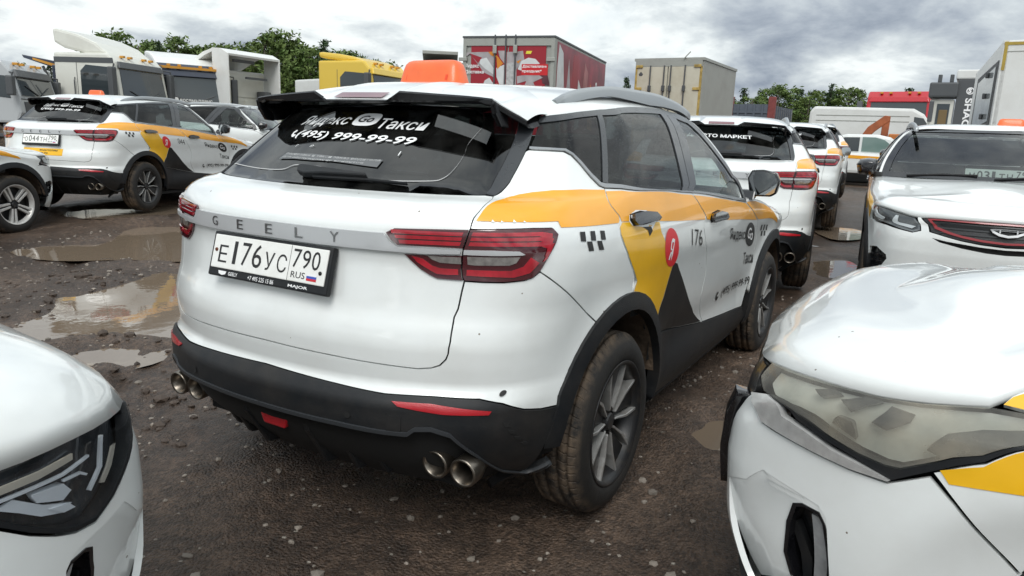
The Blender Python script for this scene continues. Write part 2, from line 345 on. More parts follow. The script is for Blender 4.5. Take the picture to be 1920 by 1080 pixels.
col(TX+.84-.16*g,YS-.001-.006*g,ZR)
for x,tp in ((.45,0),(.95,0),(1.5,.012),(2.05,.055)): col(x,YS-(.004 if x>1.9 else 0)-tp*np.interp(ZR,[1.0,1.2],[0,1]),ZR)
# front columns: rows above roll over into the bonnet
def roll(xb,yb,zs,xe,ye,ztop):
    # rows below zs stay on the flank or nose, rows above roll over towards (xe,ye,ztop) on the bonnet
    xb=np.broadcast_to(xb,NR).copy();yb=np.broadcast_to(yb,NR).copy();z=ZR.copy();i0=int(np.searchsorted(ZR,zs));a=np.linspace(0,1,NR-i0+1)[1:];c=1-np.cos(a*np.pi/2)
    x0,y0=xb[i0-1],yb[i0-1];z[i0:]=z[i0-1]+(ztop-z[i0-1])*np.sin(a*np.pi/2);xb[i0:]=x0+(xe-x0)*c;yb[i0:]=y0+(ye-y0)*c
    col(xb,yb,z)
def fy_(yt): return np.where(ZR<.9,YS-(.90-yt),yt)
def front_cols(B):
    if B:
        for x,yt,zs,xe,ye,zt in ((2.55,.897,.90,2.50,.64,1.05),(2.95,.880,.85,2.85,.60,1.005),(3.18,.835,.81,2.98,.545,.985)): roll(x,fy_(yt),zs,xe,ye,zt)
        for dx,y,xe,ye,zt in ((.10,.72,3.03,.46,.98),(.042,.48,3.06,.34,.978),(.010,.24,3.07,.18,.975),(0,0,3.07,0,.974)): roll(NX-dx,y,.79,xe,ye,zt)
    else:
        for x,yt,zs,xe,ye,zt in ((2.55,.897,.94,2.52,.68,1.045),(2.95,.880,.905,2.90,.64,1.0),(3.18,.82,.87,3.03,.57,.98)): roll(x,fy_(yt),zs,xe,ye,zt)
        for dx,y,xe,ye,zt in ((.13,.70,3.07,.48,.975),(.055,.48,3.10,.36,.972),(.015,.24,3.11,.19,.968),(0,0,3.11,0,.966)): roll(NX-dx,y,.845,xe,ye,zt)
C0=list(C);front_cols(False);CA=np.array(C);C=C0
front_cols(True);CB=np.array(C)
CN=CA
NU=len(CN)
# mirror-extend so that the surface is smooth over the centre line, chord-length columns
E=3
def ext(CN):
    m=CN.copy();m[:,:,1]*=-1
    return np.concatenate([m[1:E+1][::-1],CN,m[-E-1:-1][::-1]])
CE=ext(CN)
CEA=CE;CEB=ext(CB)
ref=CE[:,10,:2]
knot=np.r_[0,np.cumsum(np.linalg.norm(np.diff(ref,axis=0),axis=1))];knot-=knot[E]   # metres round the body at z=.8
UMAX=knot[E+NU-1]
def spl2(K,Y):
    n=len(K);h=np.diff(K);A=np.zeros((n,n));B=np.zeros((n,)+Y.shape[1:]);A[0,0]=A[-1,-1]=1
    for i in range(1,n-1):
        A[i,i-1]=h[i-1];A[i,i]=2*(h[i-1]+h[i]);A[i,i+1]=h[i];B[i]=6*((Y[i+1]-Y[i])/h[i]-(Y[i]-Y[i-1])/h[i-1])
    return np.linalg.solve(A,B.reshape(n,-1)).reshape(Y.shape)
M2=spl2(knot,CE);M2A=M2;M2B=spl2(knot,CEB)
def use(B):
    global CE,M2
    CE,M2=(CEB,M2B) if B else (CEA,M2A)
VR=np.r_[0,np.cumsum(np.hypot(np.diff(TX),np.diff(ZR)))]     # row parameter: metres along the tail profile
def bump(P):
    x,y,z=P[:,0],P[:,1],P[:,2]
    q=np.zeros(len(P))
    for wx in (0,2.6):
        r=np.hypot(x-wx,z-.345)
        q+=.022*np.exp(-((r-.42)/.085)**2)*(z<1.0)
    # door hollow low between the wheels
    q-=.022*np.exp(-((z-.52)/.10)**2)*np.clip((x-.42)/.25,0,1)*np.clip((2.15-x)/.25,0,1)
    sd=np.clip((np.abs(y)-.70)/.1,0,1)
    P=P.copy();P[:,1]+=np.sign(y)*q*sd
    return P
def S(u,v,bumps=True):
    """u metres round the body (0 rear centre .. UMAX nose), negative = left side; v metres up"""
    u=np.atleast_1d(np.asarray(u,float));v=np.atleast_1d(np.asarray(v,float))
    sg=np.where(u<0,-1.,1.);u=np.abs(u)
    i=np.clip(np.searchsorted(knot,u,side='right')-1,0,len(knot)-2);h=(knot[i+1]-knot[i])[:,None,None];t=((u-knot[i])[:,None,None])/h
    R=(1-t)*CE[i]+t*CE[i+1]+h*h/6*(((1-t)**3-(1-t))*M2[i]+(t**3-t)*M2[i+1])   # n x NR x3
    x=VR;hh=np.diff(x);d=np.diff(R,axis=1)/hh[None,:,None]
    m=np.zeros_like(R);p_=d[:,:-1]*d[:,1:];w1=2*hh[1:]+hh[:-1];w2=hh[1:]+2*hh[:-1]
    den=w1[None,:,None]/np.where(d[:,:-1]==0,1e-12,d[:,:-1])+w2[None,:,None]/np.where(d[:,1:]==0,1e-12,d[:,1:])
    m[:,1:-1]=np.where(p_>0,(w1+w2)[None,:,None]/np.where(den==0,1e-12,den),0);m[:,0]=d[:,0];m[:,-1]=d[:,-1]
    j=np.clip(np.searchsorted(x,v,side='right')-1,0,NR-2);n=np.arange(len(u));s=((v-x[j])/hh[j])[:,None];H=hh[j][:,None]
    P=(1+2*s)*(1-s)**2*R[n,j]+s*(1-s)**2*H*m[n,j]+s*s*(3-2*s)*R[n,j+1]+s*s*(s-1)*H*m[n,j+1]
    if bumps: P=bump(P)
    P[:,1]*=-sg           # u>0 : right-hand side (negative y)
    return P
def N(u,v):
    e=.004
    a=S(np.asarray(u)+e,v)-S(np.asarray(u)-e,v);b=S(u,np.asarray(v)+e)-S(u,np.asarray(v)-e)
    n=np.cross(a,b);n/=np.linalg.norm(n,axis=1)[:,None]+1e-12
    return n
VMAX=VR[-1]
TR={
 'gate_edge':[(0.674,1.241),(0.699,1.17),(0.699,1.101),(0.688,1.069),(0.683,1.044),(0.682,1.031)],
 'lamp_split':[(0.682,1.055),(0.682,1.036),(0.675,1.007),(0.663,0.972),(0.66,0.948),(0.657,0.911),(0.661,0.887),(0.667,0.876)],
 'gate_side':[(0.667,0.876),(0.663,0.84),(0.66,0.792),(0.653,0.767),(0.655,0.739),(0.658,0.691),(0.655,0.656)],
 'gate_low':[(0.655,0.654),(0.648,0.637),(0.63,0.618),(0.605,0.608),(0.561,0.602),(0.458,0.606),(0.296,0.612),(0.005,0.617),(-0.25,0.615),(-0.43,0.608),(-0.568,0.604),(-0.592,0.627)],
 'lamp':[(0.429,1.009),(0.459,1.024),(0.514,1.026),(0.594,1.029),(0.682,1.031),(0.751,1.033),(0.879,1.036),(0.948,1.034),(0.962,1.014),(0.949,0.994),(0.923,0.964),(0.901,0.937),(0.878,0.906),(0.858,0.889),(0.833,0.882),(0.775,0.876),(0.717,0.875),(0.667,0.876),(0.637,0.876),(0.591,0.877),(0.567,0.887),(0.537,0.904),(0.512,0.926),(0.489,0.95)],
 'lamp_up_low':[(0.431,1.008),(0.447,0.986),(0.47,0.971),(0.559,0.972),(0.661,0.972),(0.744,0.973),(0.816,0.971),(0.834,0.961)],
 'lamp_lo_up':[(0.489,0.95),(0.559,0.951),(0.661,0.955),(0.744,0.956),(0.823,0.958),(0.834,0.961)],
 'lens':[(0.559,0.95),(0.574,0.936),(0.597,0.927),(0.634,0.926),(0.659,0.926),(0.692,0.924),(0.786,0.927),(0.806,0.935),(0.821,0.955)],
 'bar_top':[(-0.415,1.014),(-0.15,1.011),(0.076,1.011),(0.263,1.009),(0.354,1.009),(0.39,1.009),(0.429,1.009)],
 'bar_bot':[(-0.502,0.958),(-0.294,0.959),(-0.033,0.959),(0.194,0.948),(0.354,0.956),(0.433,0.95),(0.489,0.95)],
 'qb_line':[(0.883,0.906),(0.882,0.908),(1.237,0.695)],
 'rdoor_rear':[(1.281,1.269),(1.318,1.198),(1.342,1.17),(1.389,1.042),(1.369,1.03),(1.339,1.009),(1.341,0.978),(1.415,0.892),(1.515,0.813),(1.54,0.788),(1.565,0.742)],
 'door_split':[(2.261,1.103),(2.405,0.97),(2.387,0.917),(2.447,0.84),(2.505,0.803),(2.561,0.672),(2.531,0.581),(2.564,0.502),(2.679,0.384)],
 'fdoor_front':[(3.263,0.97),(3.558,0.863)],
 'qglass':[(0.866,1.53),(1.127,1.562),(1.322,1.582),(1.234,1.292),(1.168,1.344),(1.091,1.394),(1.037,1.416),(1.001,1.425),(0.82,1.43)],
 'qtrim_low':[(0.817,1.421),(0.993,1.418),(1.043,1.403),(1.103,1.367),(1.179,1.312),(1.24,1.279),(1.277,1.269)],
 'roof_edge':[(0.884,1.564),(1.067,1.585),(1.376,1.619),(1.934,1.643),(2.248,1.657),(2.655,1.691),(2.771,1.683),(2.854,1.627),(2.917,1.521),(3.036,1.377),(3.162,1.246),(3.276,1.013)],
 'trim_low':[(0.872,1.533),(1.128,1.564),(1.335,1.587),(1.756,1.609),(2.169,1.621),(2.398,1.631)],
 'rdglass':[(1.369,1.588),(2.009,1.61),(2.3,1.626),(2.398,1.628),(2.124,1.166),(1.276,1.288)],
 'belt_trim_low':[(1.277,1.269),(1.417,1.262),(1.78,1.222),(2.108,1.126),(2.261,1.103),(2.813,1.035),(3.267,0.973)],
 'fglass':[(2.587,1.639),(2.803,1.631),(2.926,1.525),(3.06,1.387),(3.168,1.276),(3.191,1.055),(3.138,1.014),(2.277,1.137)],
 'dpillar_in':[(0.748,1.519),(0.682,1.353),(0.637,1.25)],
 'dpillar_out':[(0.855,1.524),(0.801,1.414),(0.732,1.294),(0.699,1.26),(0.675,1.237)],
 'glass_low':[(0.351,1.204),(0.508,1.221),(0.643,1.24),(-0.653,1.243),(-0.044,1.23),(0.336,1.215)],
 'arch_out':[(1.241,0.695),(1.315,0.729),(1.403,0.749),(1.476,0.751),(1.566,0.739),(1.674,0.706),(1.778,0.647),(1.849,0.581)],
 'arch_in':[(1.305,0.662),(1.372,0.69),(1.45,0.698),(1.559,0.686),(1.638,0.662),(1.71,0.617)],
 'black_top':[(-0.552,0.522),(-0.192,0.535),(0.106,0.529),(0.299,0.521),(0.465,0.512),(0.611,0.516),(0.759,0.513),(0.841,0.494),(0.92,0.464),(0.988,0.451),(1.085,0.444),(1.143,0.437)],
 'black_low':[(-0.532,0.397),(0.025,0.4),(0.315,0.396),(0.475,0.39),(0.549,0.39),(0.573,0.408),(0.624,0.412),(0.683,0.396),(0.758,0.311),(0.814,0.216),(0.883,0.168),(0.976,0.222)],
 'refl':[(0.499,0.492),(0.619,0.493),(0.808,0.476),(0.801,0.465),(0.66,0.466),(0.521,0.48)],
 'sill_top':[(1.913,0.499),(2.663,0.384),(3.646,0.291)],
 'sill_low':[(1.815,0.228),(2.474,0.122)],
 'or_q':[(0.694,1.059),(0.705,1.081),(0.717,1.135),(0.726,1.18),(0.752,1.238),(0.836,1.26),(0.926,1.268),(1.094,1.269),(1.275,1.261),(1.381,1.043),(1.347,1.021),(0.986,1.034),(0.987,1.056)],
 'or_d':[(1.297,1.256),(1.425,1.25),(1.734,1.188),(2.124,1.1),(2.062,0.975),(1.756,0.997),(1.371,1.023),(1.392,1.039),(1.353,1.168)],
 'or_f':[(1.873,1.147),(2.24,1.084),(2.806,1.027),(3.263,0.97),(3.558,0.863),(2.404,0.953),(1.788,0.996)],
 'or_fender':[(3.342,0.98),(3.673,0.971),(4.346,1.105),(4.248,0.984),(4.242,0.844),(3.578,0.86)],
 'yel':[(1.371,1.023),(1.756,0.997),(1.77,0.955),(1.877,0.912),(1.999,0.803),(1.934,0.657),(1.863,0.577),(1.801,0.636),(1.684,0.704),(1.574,0.738),(1.541,0.793),(1.429,0.89),(1.346,0.978),(1.347,1.008)],
 'blk':[(2.046,0.804),(2.315,0.586),(2.648,0.39),(1.9,0.493),(1.871,0.566),(1.96,0.681),(1.99,0.812)],
 'circ':[(1.875,0.952),(1.939,0.931),(1.997,0.894),(2.026,0.849),(2.038,0.814),(2.013,0.797),(1.953,0.816),(1.87,0.861),(1.831,0.911),(1.835,0.941)],
 'k1':[(1.071,1.014),(1.1,1.012),(1.097,0.981),(1.067,0.985)],
 'k2':[(1.133,1.011),(1.162,1.009),(1.161,0.978),(1.129,0.982)],
 'k3':[(1.197,1.007),(1.227,1.004),(1.228,0.975),(1.196,0.978)],
 'k4':[(1.103,0.981),(1.134,0.978),(1.144,0.947),(1.112,0.949)],
 'k5':[(1.167,0.977),(1.199,0.974),(1.213,0.943),(1.179,0.946)],
 'txt176':[(2.184,0.932),(2.226,0.851),(2.394,0.832),(2.335,0.921)],
 'txtYa':[(2.869,0.88),(2.96,0.791),(3.337,0.757),(3.25,0.853)],
 'go':[(3.274,0.807),(3.345,0.865),(3.544,0.782),(3.526,0.707)],
 'txtTaxi':[(3.321,0.688),(3.376,0.596),(3.644,0.575),(3.616,0.642)],
 'txtPhone':[(2.829,0.526),(2.958,0.442),(3.613,0.429),(3.591,0.493)],
 'fcheck':[(3.656,0.819),(3.792,0.741),(3.924,0.735),(3.875,0.804)],
 'wiper':[(-0.124,1.288),(-0.055,1.251),(0.199,1.272),(-0.117,1.29),(0.205,1.27),(0.338,1.262)],
 'glass_txt1':[(-0.397,1.49),(-0.437,1.537),(-0.087,1.535),(-0.081,1.503)],
 'glass_go':[(-0.063,1.498),(0.076,1.558)],
 'glass_txt2':[(0.106,1.487),(0.083,1.537),(0.317,1.519),(0.321,1.484)],
 'glass_txt3':[(-0.384,1.433),(-0.412,1.471),(0.294,1.454),(0.303,1.421)],
 'glass_note':[(-0.304,1.328),(-0.291,1.357),(0.212,1.353),(0.207,1.322)],
 'handle_r':[(1.456,1.036),(1.54,1.061),(1.654,1.049),(1.73,1.009),(1.685,0.995),(1.44,1.013)],
 'handle_f':[(2.464,0.97),(2.533,0.989),(2.658,0.971),(2.744,0.935),(2.689,0.924),(2.478,0.941)],
 'plate':[(-0.274,0.932),(0.257,0.933),(0.237,0.826),(-0.305,0.821)],
 'G..Y':[(-0.284,0.984),(-0.139,0.983),(-0.0,0.984),(0.129,0.983),(0.254,0.982)],
 'sensor':[(0.828,0.528)],
 'flap':[(0.486,0.452),(0.533,0.45),(0.531,0.397),(0.484,0.401)],
}
# ---------------------------------------------------------------- car: shared part meshes
PARTS=[]          # dict(name, me, tag, parent index, label)
def addp(name,VF,m,tagn='base',parent=None,smooth=True,normals=None,label=None,loc=None):
    me=mkmesh(name,VF[0],VF[1],m,smooth,normals)
    PARTS.append(dict(name=name,me=me,tag=tagn,parent=parent,label=label,loc=loc));return len(PARTS)-1
def inv(x,z,side=1):
    "wrap coordinates of the body-side point with side-view coordinates x,z"
    u=float(np.interp(x,[-.3,0,.45,.95,1.5,2.05,2.55,2.95,3.18],[1.17,1.46,1.923,2.423,2.973,3.523,4.023,4.424,4.661]));v=float(np.interp(z,ZR,VR))
    for _ in range(25):
        p=S(u,v)[0];e=np.array([x-p[0],z-p[2]]);h=1e-4
        a=(S(u+h,v)[0]-p)/h;b=(S(u,v+h)[0]-p)/h
        J=np.array([[a[0],b[0]],[a[2],b[2]]]);d=np.linalg.lstsq(J,e,rcond=None)[0];d=np.clip(d,-.1,.1);u+=d[0];v+=d[1]
        v=min(max(v,0.001),VMAX-.001)
    return (u,v)
def panel(poly,off=0.,depth=.016,g=.035,gap=.0025,holes=(),rs=.03):
    poly=dedupe(poly)
    if gap: poly=dedupe([tuple(q) for q in inset(poly,gap)])
    poly=resample(poly,rs);holes=[resample(dedupe(h),rs) for h in holes]
    uv,F=triangulate(poly,g,holes)
    P=S(uv[:,0],uv[:,1]);n=N(uv[:,0],uv[:,1])
    if callable(off): off=np.array([off(a,b) for a,b in uv])[:,None]
    else: off=np.full((len(uv),1),float(off))
    V=[tuple(q) for q in P+n*off];Fs=[tuple(f) for f in F];nn=[tuple(q) for q in n]
    cnt={}
    for f in Fs:
        for i in range(3):
            e=(f[i],f[(i+1)%3]);cnt[e]=cnt.get(e,0)+1
    bd=[e for e in cnt if (e[1],e[0]) not in cnt];mp={}
    def dup(i):
        if i not in mp:
            mp[i]=len(V);V.append(tuple(P[i]+n[i]*off[i]));V.append(tuple(P[i]+n[i]*(off[i]-depth)));nn.append((0,0,0));nn.append((0,0,0))
        return mp[i]
    if depth>0:
        for a,b in bd:
            a2,b2=dup(a),dup(b);Fs.append((b2,a2,a2+1,b2+1))
    sm=[True]*len(F)+[False]*(len(Fs)-len(F))
    return (V,Fs),sm,nn
def addpanel(name,poly,m,tagn='base',parent=None,both=True,label=None,mirror_tag=None,**k):
    VF,sm,nn=panel(poly,**k)
    i=addp(name,VF,m,tagn,parent,sm,nn,label)
    if both:
        par=parent
        if isinstance(parent,tuple): par=parent[1]
        PARTS[i]['parent']=parent[0] if isinstance(parent,tuple) else parent
        j=addp(name,mirror(VF),m,mirror_tag or tagn,par,sm,[(a,-b,c) for a,b,c in nn],label);return (i,j)
    return i
def sheet(VF2,u0,v0,du=(1,0),dv=(0,1),off=.0015):
    "flat 2D mesh laid on the wrap surface"
    A=np.array([(p[0],p[1]) for p in VF2[0]]);uv=np.c_[u0+A[:,0]*du[0]+A[:,1]*dv[0],v0+A[:,0]*du[1]+A[:,1]*dv[1]]
    P=S(uv[:,0],uv[:,1])+N(uv[:,0],uv[:,1])*off;return [tuple(q) for q in P],VF2[1]
def fit_text(s,quad,shear=0.,bold=.0,off=.002,spacing=1.):
    "text laid on the wrap surface inside the quad given by lower-left, lower-right, upper-left (u,v)"
    V,F=textvf(s,1.,shear,bold,spacing);A=np.array(V);x0,y0=A[:,0].min(),A[:,1].min();x1,y1=A[:,0].max(),A[:,1].max()
    A=[((a[0]-x0)/(x1-x0),(a[1]-y0)/(y1-y0)) for a in V];ll,lr,ul=quad
    return sheet((A,F),ll[0],ll[1],(lr[0]-ll[0],lr[1]-ll[1]),(ul[0]-ll[0],ul[1]-ll[1]),off)
def arc(cx,R_,a0,a1,n=14,cz=.345): return [inv(cx+R_*math.cos(R(a0+(a1-a0)*i/(n-1))),cz+R_*math.sin(R(a0+(a1-a0)*i/(n-1)))) for i in range(n)]
T=TR
RO,RI=.495,.435
sl_=smooth_line
# --- tail
lowr=[(0,.6174)]+[q for q in T['gate_low'] if q[0]>.05][::-1]
gside=T['gate_side'][::-1]
edge=lowr+gside[1:]+T['lamp_split'][::-1][1:-1]+[(.682,1.031),(.6845,1.047),(.6876,1.069),(.697,1.10),(.699,1.13),(.6985,1.17),(.688,1.215),(.676,1.237)]
half=edge+[(.640,1.243),(.50,1.232),(.35,1.226),(0,1.222)]
gate=[(0,.6174)]+half[1:]+[(-a,b) for a,b in half[::-1][1:]][:-1]
LAMP=T['lamp'];li=[i for i,q in enumerate(LAMP) if abs(q[0]-.682)<.002][0]
gate_i=addpanel('tailgate',half+[(-a,b) for a,b in half[::-1] if a>.001][:-0 or None],WHITE,both=False,g=.03)
# rear window and pillar trim
DIN=[(.640,1.2465),(.662,1.302),(.6819,1.3528),(.715,1.435),(.7477,1.5186),(.77,1.60)]
gl=[(0,1.226),(.35,1.230),(.50,1.236)]+DIN
rw=addpanel('rear_window',gl+[(-a,b) for a,b in gl[::-1] if a>.001],GLASSR,both=False,parent=gate_i,g=.05,depth=.004,off=-.002)
# black band round the glass edge
addpanel('pillar_trim',DIN[:-1]+[(.755,1.56),(.865,1.56),(.8549,1.5241)]+[(.817,1.44)]+T['dpillar_out'][1:],TRIM,parent=(gate_i,gate_i),off=.003,g=.03,gap=.001)
# lamps
split=[(.682,1.031),(.6817,1.0365)]
inn=[q for q in LAMP if q[0]<=.6825];out=[q for q in LAMP if q[0]>=.666]
UL=T['lamp_up_low'];LU=T['lamp_lo_up']
sp=[(.6748,1.0074),(.6629,.9716),(.6601,.9477),(.6569,.9111),(.6606,.8874),(.6672,.8759)]
up_in=[q for q in LAMP[:li+1]]+sp[:2]+[q for q in UL if q[0]<.66][::-1]
lo_in=[LU[0],LU[1],(.661,.9546),(.6569,.9111),(.6606,.8874),(.6672,.8759)]+LAMP[LAMP.index((.667,.876))+1 if (.667,.876) in LAMP else 18:]
lam_in=addpanel('tail_lamp',up_in,REDD,parent=(gate_i,gate_i),off=.006,depth=.02,g=.02)
lam_in2=addpanel('tail_lamp',lo_in,REDD,parent=(gate_i,gate_i),off=.006,depth=.02,g=.02)
k0=li;k1=[i for i,q in enumerate(LAMP) if abs(q[0]-.667)<.002 and q[1]<.9][0]
outer=LAMP[k0:k1+1]+[(.6606,.8874),(.6569,.9111),(.6601,.9477),(.6629,.9716),(.6748,1.0074)]
lam_out=addpanel('tail_lamp',outer,REDD,off=.006,depth=.02,g=.02)
def redzone(poly,d,par,nm='red_lens',m=REDL,off=.0075):
    return addpanel(nm,[tuple(q) for q in inset(dedupe(poly),d)],m,parent=par,off=off,depth=.002,g=.02,gap=0)
# red light guides inside the lamp: three stripes above, one band below (own polygons in wrap coordinates)
def band(pts_top,pts_bot,par,m=REDL,nm='light_guide',off=.0085):
    return addpanel(nm,pts_top+pts_bot[::-1],m,both=True,off=off,depth=.003,g=.03,gap=0,parent=None if par is None else par)
# sub-parts of lamps on the tailgate would be a fourth level: lamps there stay plain children, their guides hang on the tailgate
GI=(gate_i,gate_i)
for a,b in ((1.018,1.008),(1.004,.994),(.990,.979)):
    s=(1.014-a)*.9
    band([(.452+s,a),(.55,a+.001),(.664-(1.014-a)*.25,a+.002)],[(.456+s,b),(.55,b+.001),(.662-(1.014-b)*.25,b+.002)],GI)
    band([(.690-(1.014-a)*.3,a+.003),(.80,a+.004),(.90,a+.004),(.935,a-.002),(.915-s*.6,a-.045)],[(.688-(1.014-b)*.3,b+.003),(.80,b+.004),(.885,b+.003),(.915,b-.007),(.900-s*.6,b-.042)],lam_out)
band([(.515,.945),(.548,.938),(.575,.918),(.60,.911),(.648,.911)],[(.530,.927),(.555,.911),(.59,.893),(.62,.892),(.650,.894)],GI,nm='light_guide')
band([(.672,.911),(.79,.912),(.825,.925),(.85,.952)],[(.672,.893),(.80,.892),(.845,.905),(.875,.935)],lam_out)
lens=T['lens']
addpanel('reversing_lens',lens[:5]+[(.6585,.950),(.60,.949)],GREYL,parent=GI,off=.008,depth=.004,g=.02,gap=.002)
addpanel('reversing_lens',[(.672,.926)]+lens[5:]+[(.75,.954),(.672,.953)],GREYL,parent=lam_out,off=.008,depth=.004,g=.02,gap=.002)
# silver bar across the gate and its continuation in the outer lamps
bt=[(0,1.0105),(.25,1.009),(.4293,1.0094)];bb=[(.489,.952),(.35,.953),(.19,.953),(0,.956)]
barh=bt+[(.4466,.9864),(.4702,.9714),(.5587,.9716),(.660,.9712),(.658,.9555),(.5587,.9510)]+bb
BAR=addpanel('silver_bar',barh+[(-a,b) for a,b in barh[::-1] if a>.001],SILV,both=False,parent=gate_i,off=.013,depth=.02,g=.025)
addpanel('silver_strip',[(.6645,.9712),(.7442,.9727),(.816,.9706),(.8337,.9605),(.8233,.9576),(.7436,.9559),(.663,.9555)],SILV,parent=lam_out,off=.011,depth=.008,g=.02,gap=.001)
for ch,(u_,v_) in zip('GEELY',[(-.2838,.9835),(-.141,.9835),(0,.9835),(.129,.9835),(.2637,.9830)]):
    addp('badge_letter',fit_text(ch,((u_-.016,v_-.0155),(u_+.016,v_-.0155),(u_-.016,v_+.0155)),off=.0155),mat('letter_grey',(.20,.20,.20),.25,metal=.9),parent=gate_i,smooth=False)
# quarter panel
QT=T['qtrim_low']
rdr=T['rdoor_rear']
rdr=sl_([(1.281,1.269),(1.3185,1.1983),(1.3416,1.1705),(1.3885,1.0424),(1.3389,1.0088),(1.3407,.9781),(1.4154,.8916),(1.5148,.8127),(1.545,.788),(1.5651,.742)],4)
rdr=[(1.281,1.269),(1.300,1.228),(1.330,1.180),(1.366,1.10),(1.3885,1.045),(1.372,1.03),(1.343,1.008),(1.343,.98),(1.372,.938),(1.4154,.8916),(1.5148,.8127),(1.545,.788)]
archq=arc(0,RO,118,83,6)
qp=[(.6746,1.2371),(.6885,1.205),(.6985,1.17),(.699,1.13),(.697,1.10),(.6876,1.069),(.6845,1.047),(.682,1.031)]+LAMP[li+1:13]+[(.8825,.9057)]+[archq[0]]+archq[1:]+rdr[::-1][1:]+QT[::-1][1:]+T['dpillar_out'][1:-1]
quarter=addpanel('quarter_panel',qp,WHITE,g=.035)
# rear bumper
bl=LAMP[k1:12:-1][::1]
bumper_lamp=[q for q in LAMP[13:k1+1]][::-1]
archb=arc(0,RO,118,172,10)
btop=[q for q in T['black_top'] if q[0]>.08]
halfb=[(0,.533)]+btop[:-1]+[archb[-1]]+archb[::-1][1:]+[(.8825,.9057)]+bumper_lamp[::-1]+T['gate_side'][1:]+[q for q in T['gate_low'] if q[0]>.05][1:]+[(0,.6174)]
rb=addpanel('rear_bumper',halfb+[(-a,b) for a,b in halfb[::-1] if a>.001],WHITE,both=False,g=.03)
# black lower bumper
low=[(0,.398)]+[q for q in T['black_low'] if q[0]>.3]
archk=arc(0,RO,172,196,5)
halfk=low+[inv(-.44,.30),inv(-.475,.26)]+archk[::-1]+btop[:-1][::-1]+[(0,.533)]
lb=addpanel('lower_bumper',halfk+[(-a,b) for a,b in halfk[::-1] if a>.001],BLK,both=False,g=.03,off=.007,depth=.03)
lipl=low+[inv(-.44,.30)]
lip2=lipl+[(-a,b) for a,b in lipl[::-1] if a>.001]
addpanel('bumper_lip',lipl+[(a,b+.012) for a,b in lipl[::-1]],mat('lip_highlight',(.035,.038,.042),.4),parent=(lb,lb),off=.013,depth=.012,g=.05,gap=0)  # raised strip, paler than the bumper: the edge highlight is put into its colour
addpanel('reflector',T['refl'],REDREF,parent=(lb,lb),off=.010,depth=.006,gap=0,g=.03)
addpanel('tow_cover',T['flap'],BLK,parent=lb,both=False,off=.0095,depth=.003,gap=.001)
sv=T['sensor'][0]
for s_ in (1,-1):
    for (uu,vv,mm) in ((sv[0],sv[1],INK),(.36,.435,DBLK)):
        addp('parking_sensor',sheet(([(.011*math.cos(k*.5236),.011*math.sin(k*.5236)) for k in range(12)],[tuple(range(12)) if s_>0 else tuple(range(12))]),uu*s_,vv,off=.010 if vv<.5 else .003),mm,parent=lb,smooth=False)
# vents beside the reflector
for k in range(4):
    u0=.845+k*.018;v0=.435-k*.026
    addpanel('vent_slot',[(u0,v0),(u0+.022,v0-.004),(u0+.030,v0-.018),(u0+.008,v0-.014)],DBLK,parent=(lb,lb),off=.009,depth=.002,gap=0)
# diffuser under the bumper: recessed dark shell with fins
def diffpt(a,t):  # a across (-1..1), t 0 top..1 bottom
    y=a*.66;x=-.86+.055*(abs(a)/.65)**2*1.6+.05+t*.16+max(0,abs(a)-.6)*.1;z=.52-.25*t;return (x,y,z)
addp('diffuser',grid(diffpt,[i/10 for i in range(-10,11)],[i/6 for i in range(7)]),DBLK)
for a in (-.55,-.4,-.22,.22,.4,.55):
    y=a*.66;x=-.86+.055*(abs(a)/.65)**2*1.6
    addp('diffuser_fin',bevelled(*prism([(x+.0,.50),(x+.01,.42),(x+.10,.275),(x+.30,.25),(x+.25,.5)],lambda p,q:(p,y-.012,q),lambda p,q:(p,y+.012,q)),.004,1),BLK,smooth=False)
addp('fog_lamp',bevelled(*prism([(-.075,.0),(-.05,-.05),(.05,-.05),(.075,0)],lambda p,q:(-.845,p,.452+q),lambda p,q:(-.80,p,.452+q)),.006,2),REDREF,smooth=False)
# exhaust tips
for s_ in (1,-1):
    for y in (.580,.686):
        VF=lathe_y([(.030,.0),(.034,.06),(.038,.12),(.0445,.125),(.0475,.118),(.0470,.075),(.040,.055)],28)
        mtx=Matrix.Translation((-.602,s_*y,.383))@Matrix.Rotation(R(90),4,'Z')@Matrix.Rotation(R(-5),4,'X')
        addp('exhaust_tip',xf(VF,mtx),mat('exhaust_steel',(.22,.195,.165),.32,metal=.95,dirt=(.10,.08,.06),dscale=30,damt=.5))
# doors, sill, fender
sill=[(1.9135,.4988),(2.30,.435),(2.6795,.3838),(3.10,.345),(3.50,.310)]
dsp=[(2.2614,1.1033),(2.33,1.03),(2.395,.972),(2.375,.92),(2.4474,.84),(2.5053,.785),(2.548,.71),(2.556,.66),(2.540,.60),(2.535,.56),(2.5643,.5018),(2.62,.44),(2.6795,.3838)]
belt=[(1.281,1.269),(1.4167,1.2616),(1.7799,1.2221),(2.108,1.1256),(2.2614,1.1033)]
arcd=arc(0,RO,83,31,10)
rd=belt+dsp[1:]+[(2.30,.435),(1.9135,.4988)]+arcd[::-1]+rdr[::-1][:-1]
rdoor=addpanel('rear_door',rd,WHITE,g=.035)
beltf=[(2.2614,1.1033),(2.8127,1.035),(3.245,.975)]
fdf=[(3.245,.975),(3.40,.915),(3.53,.864),(3.60,.80),(3.63,.72),(3.625,.62),(3.60,.50),(3.55,.40),(3.50,.31)]
fd=beltf+fdf[1:]+[(3.10,.345),(2.6795,.3838)]+dsp[::-1][1:-1]
fdoor=addpanel('front_door',fd,WHITE,g=.035)
arcs_=arc(0,RO,31,-12,8);arcf=arc(2.6,RO,192,168,5)
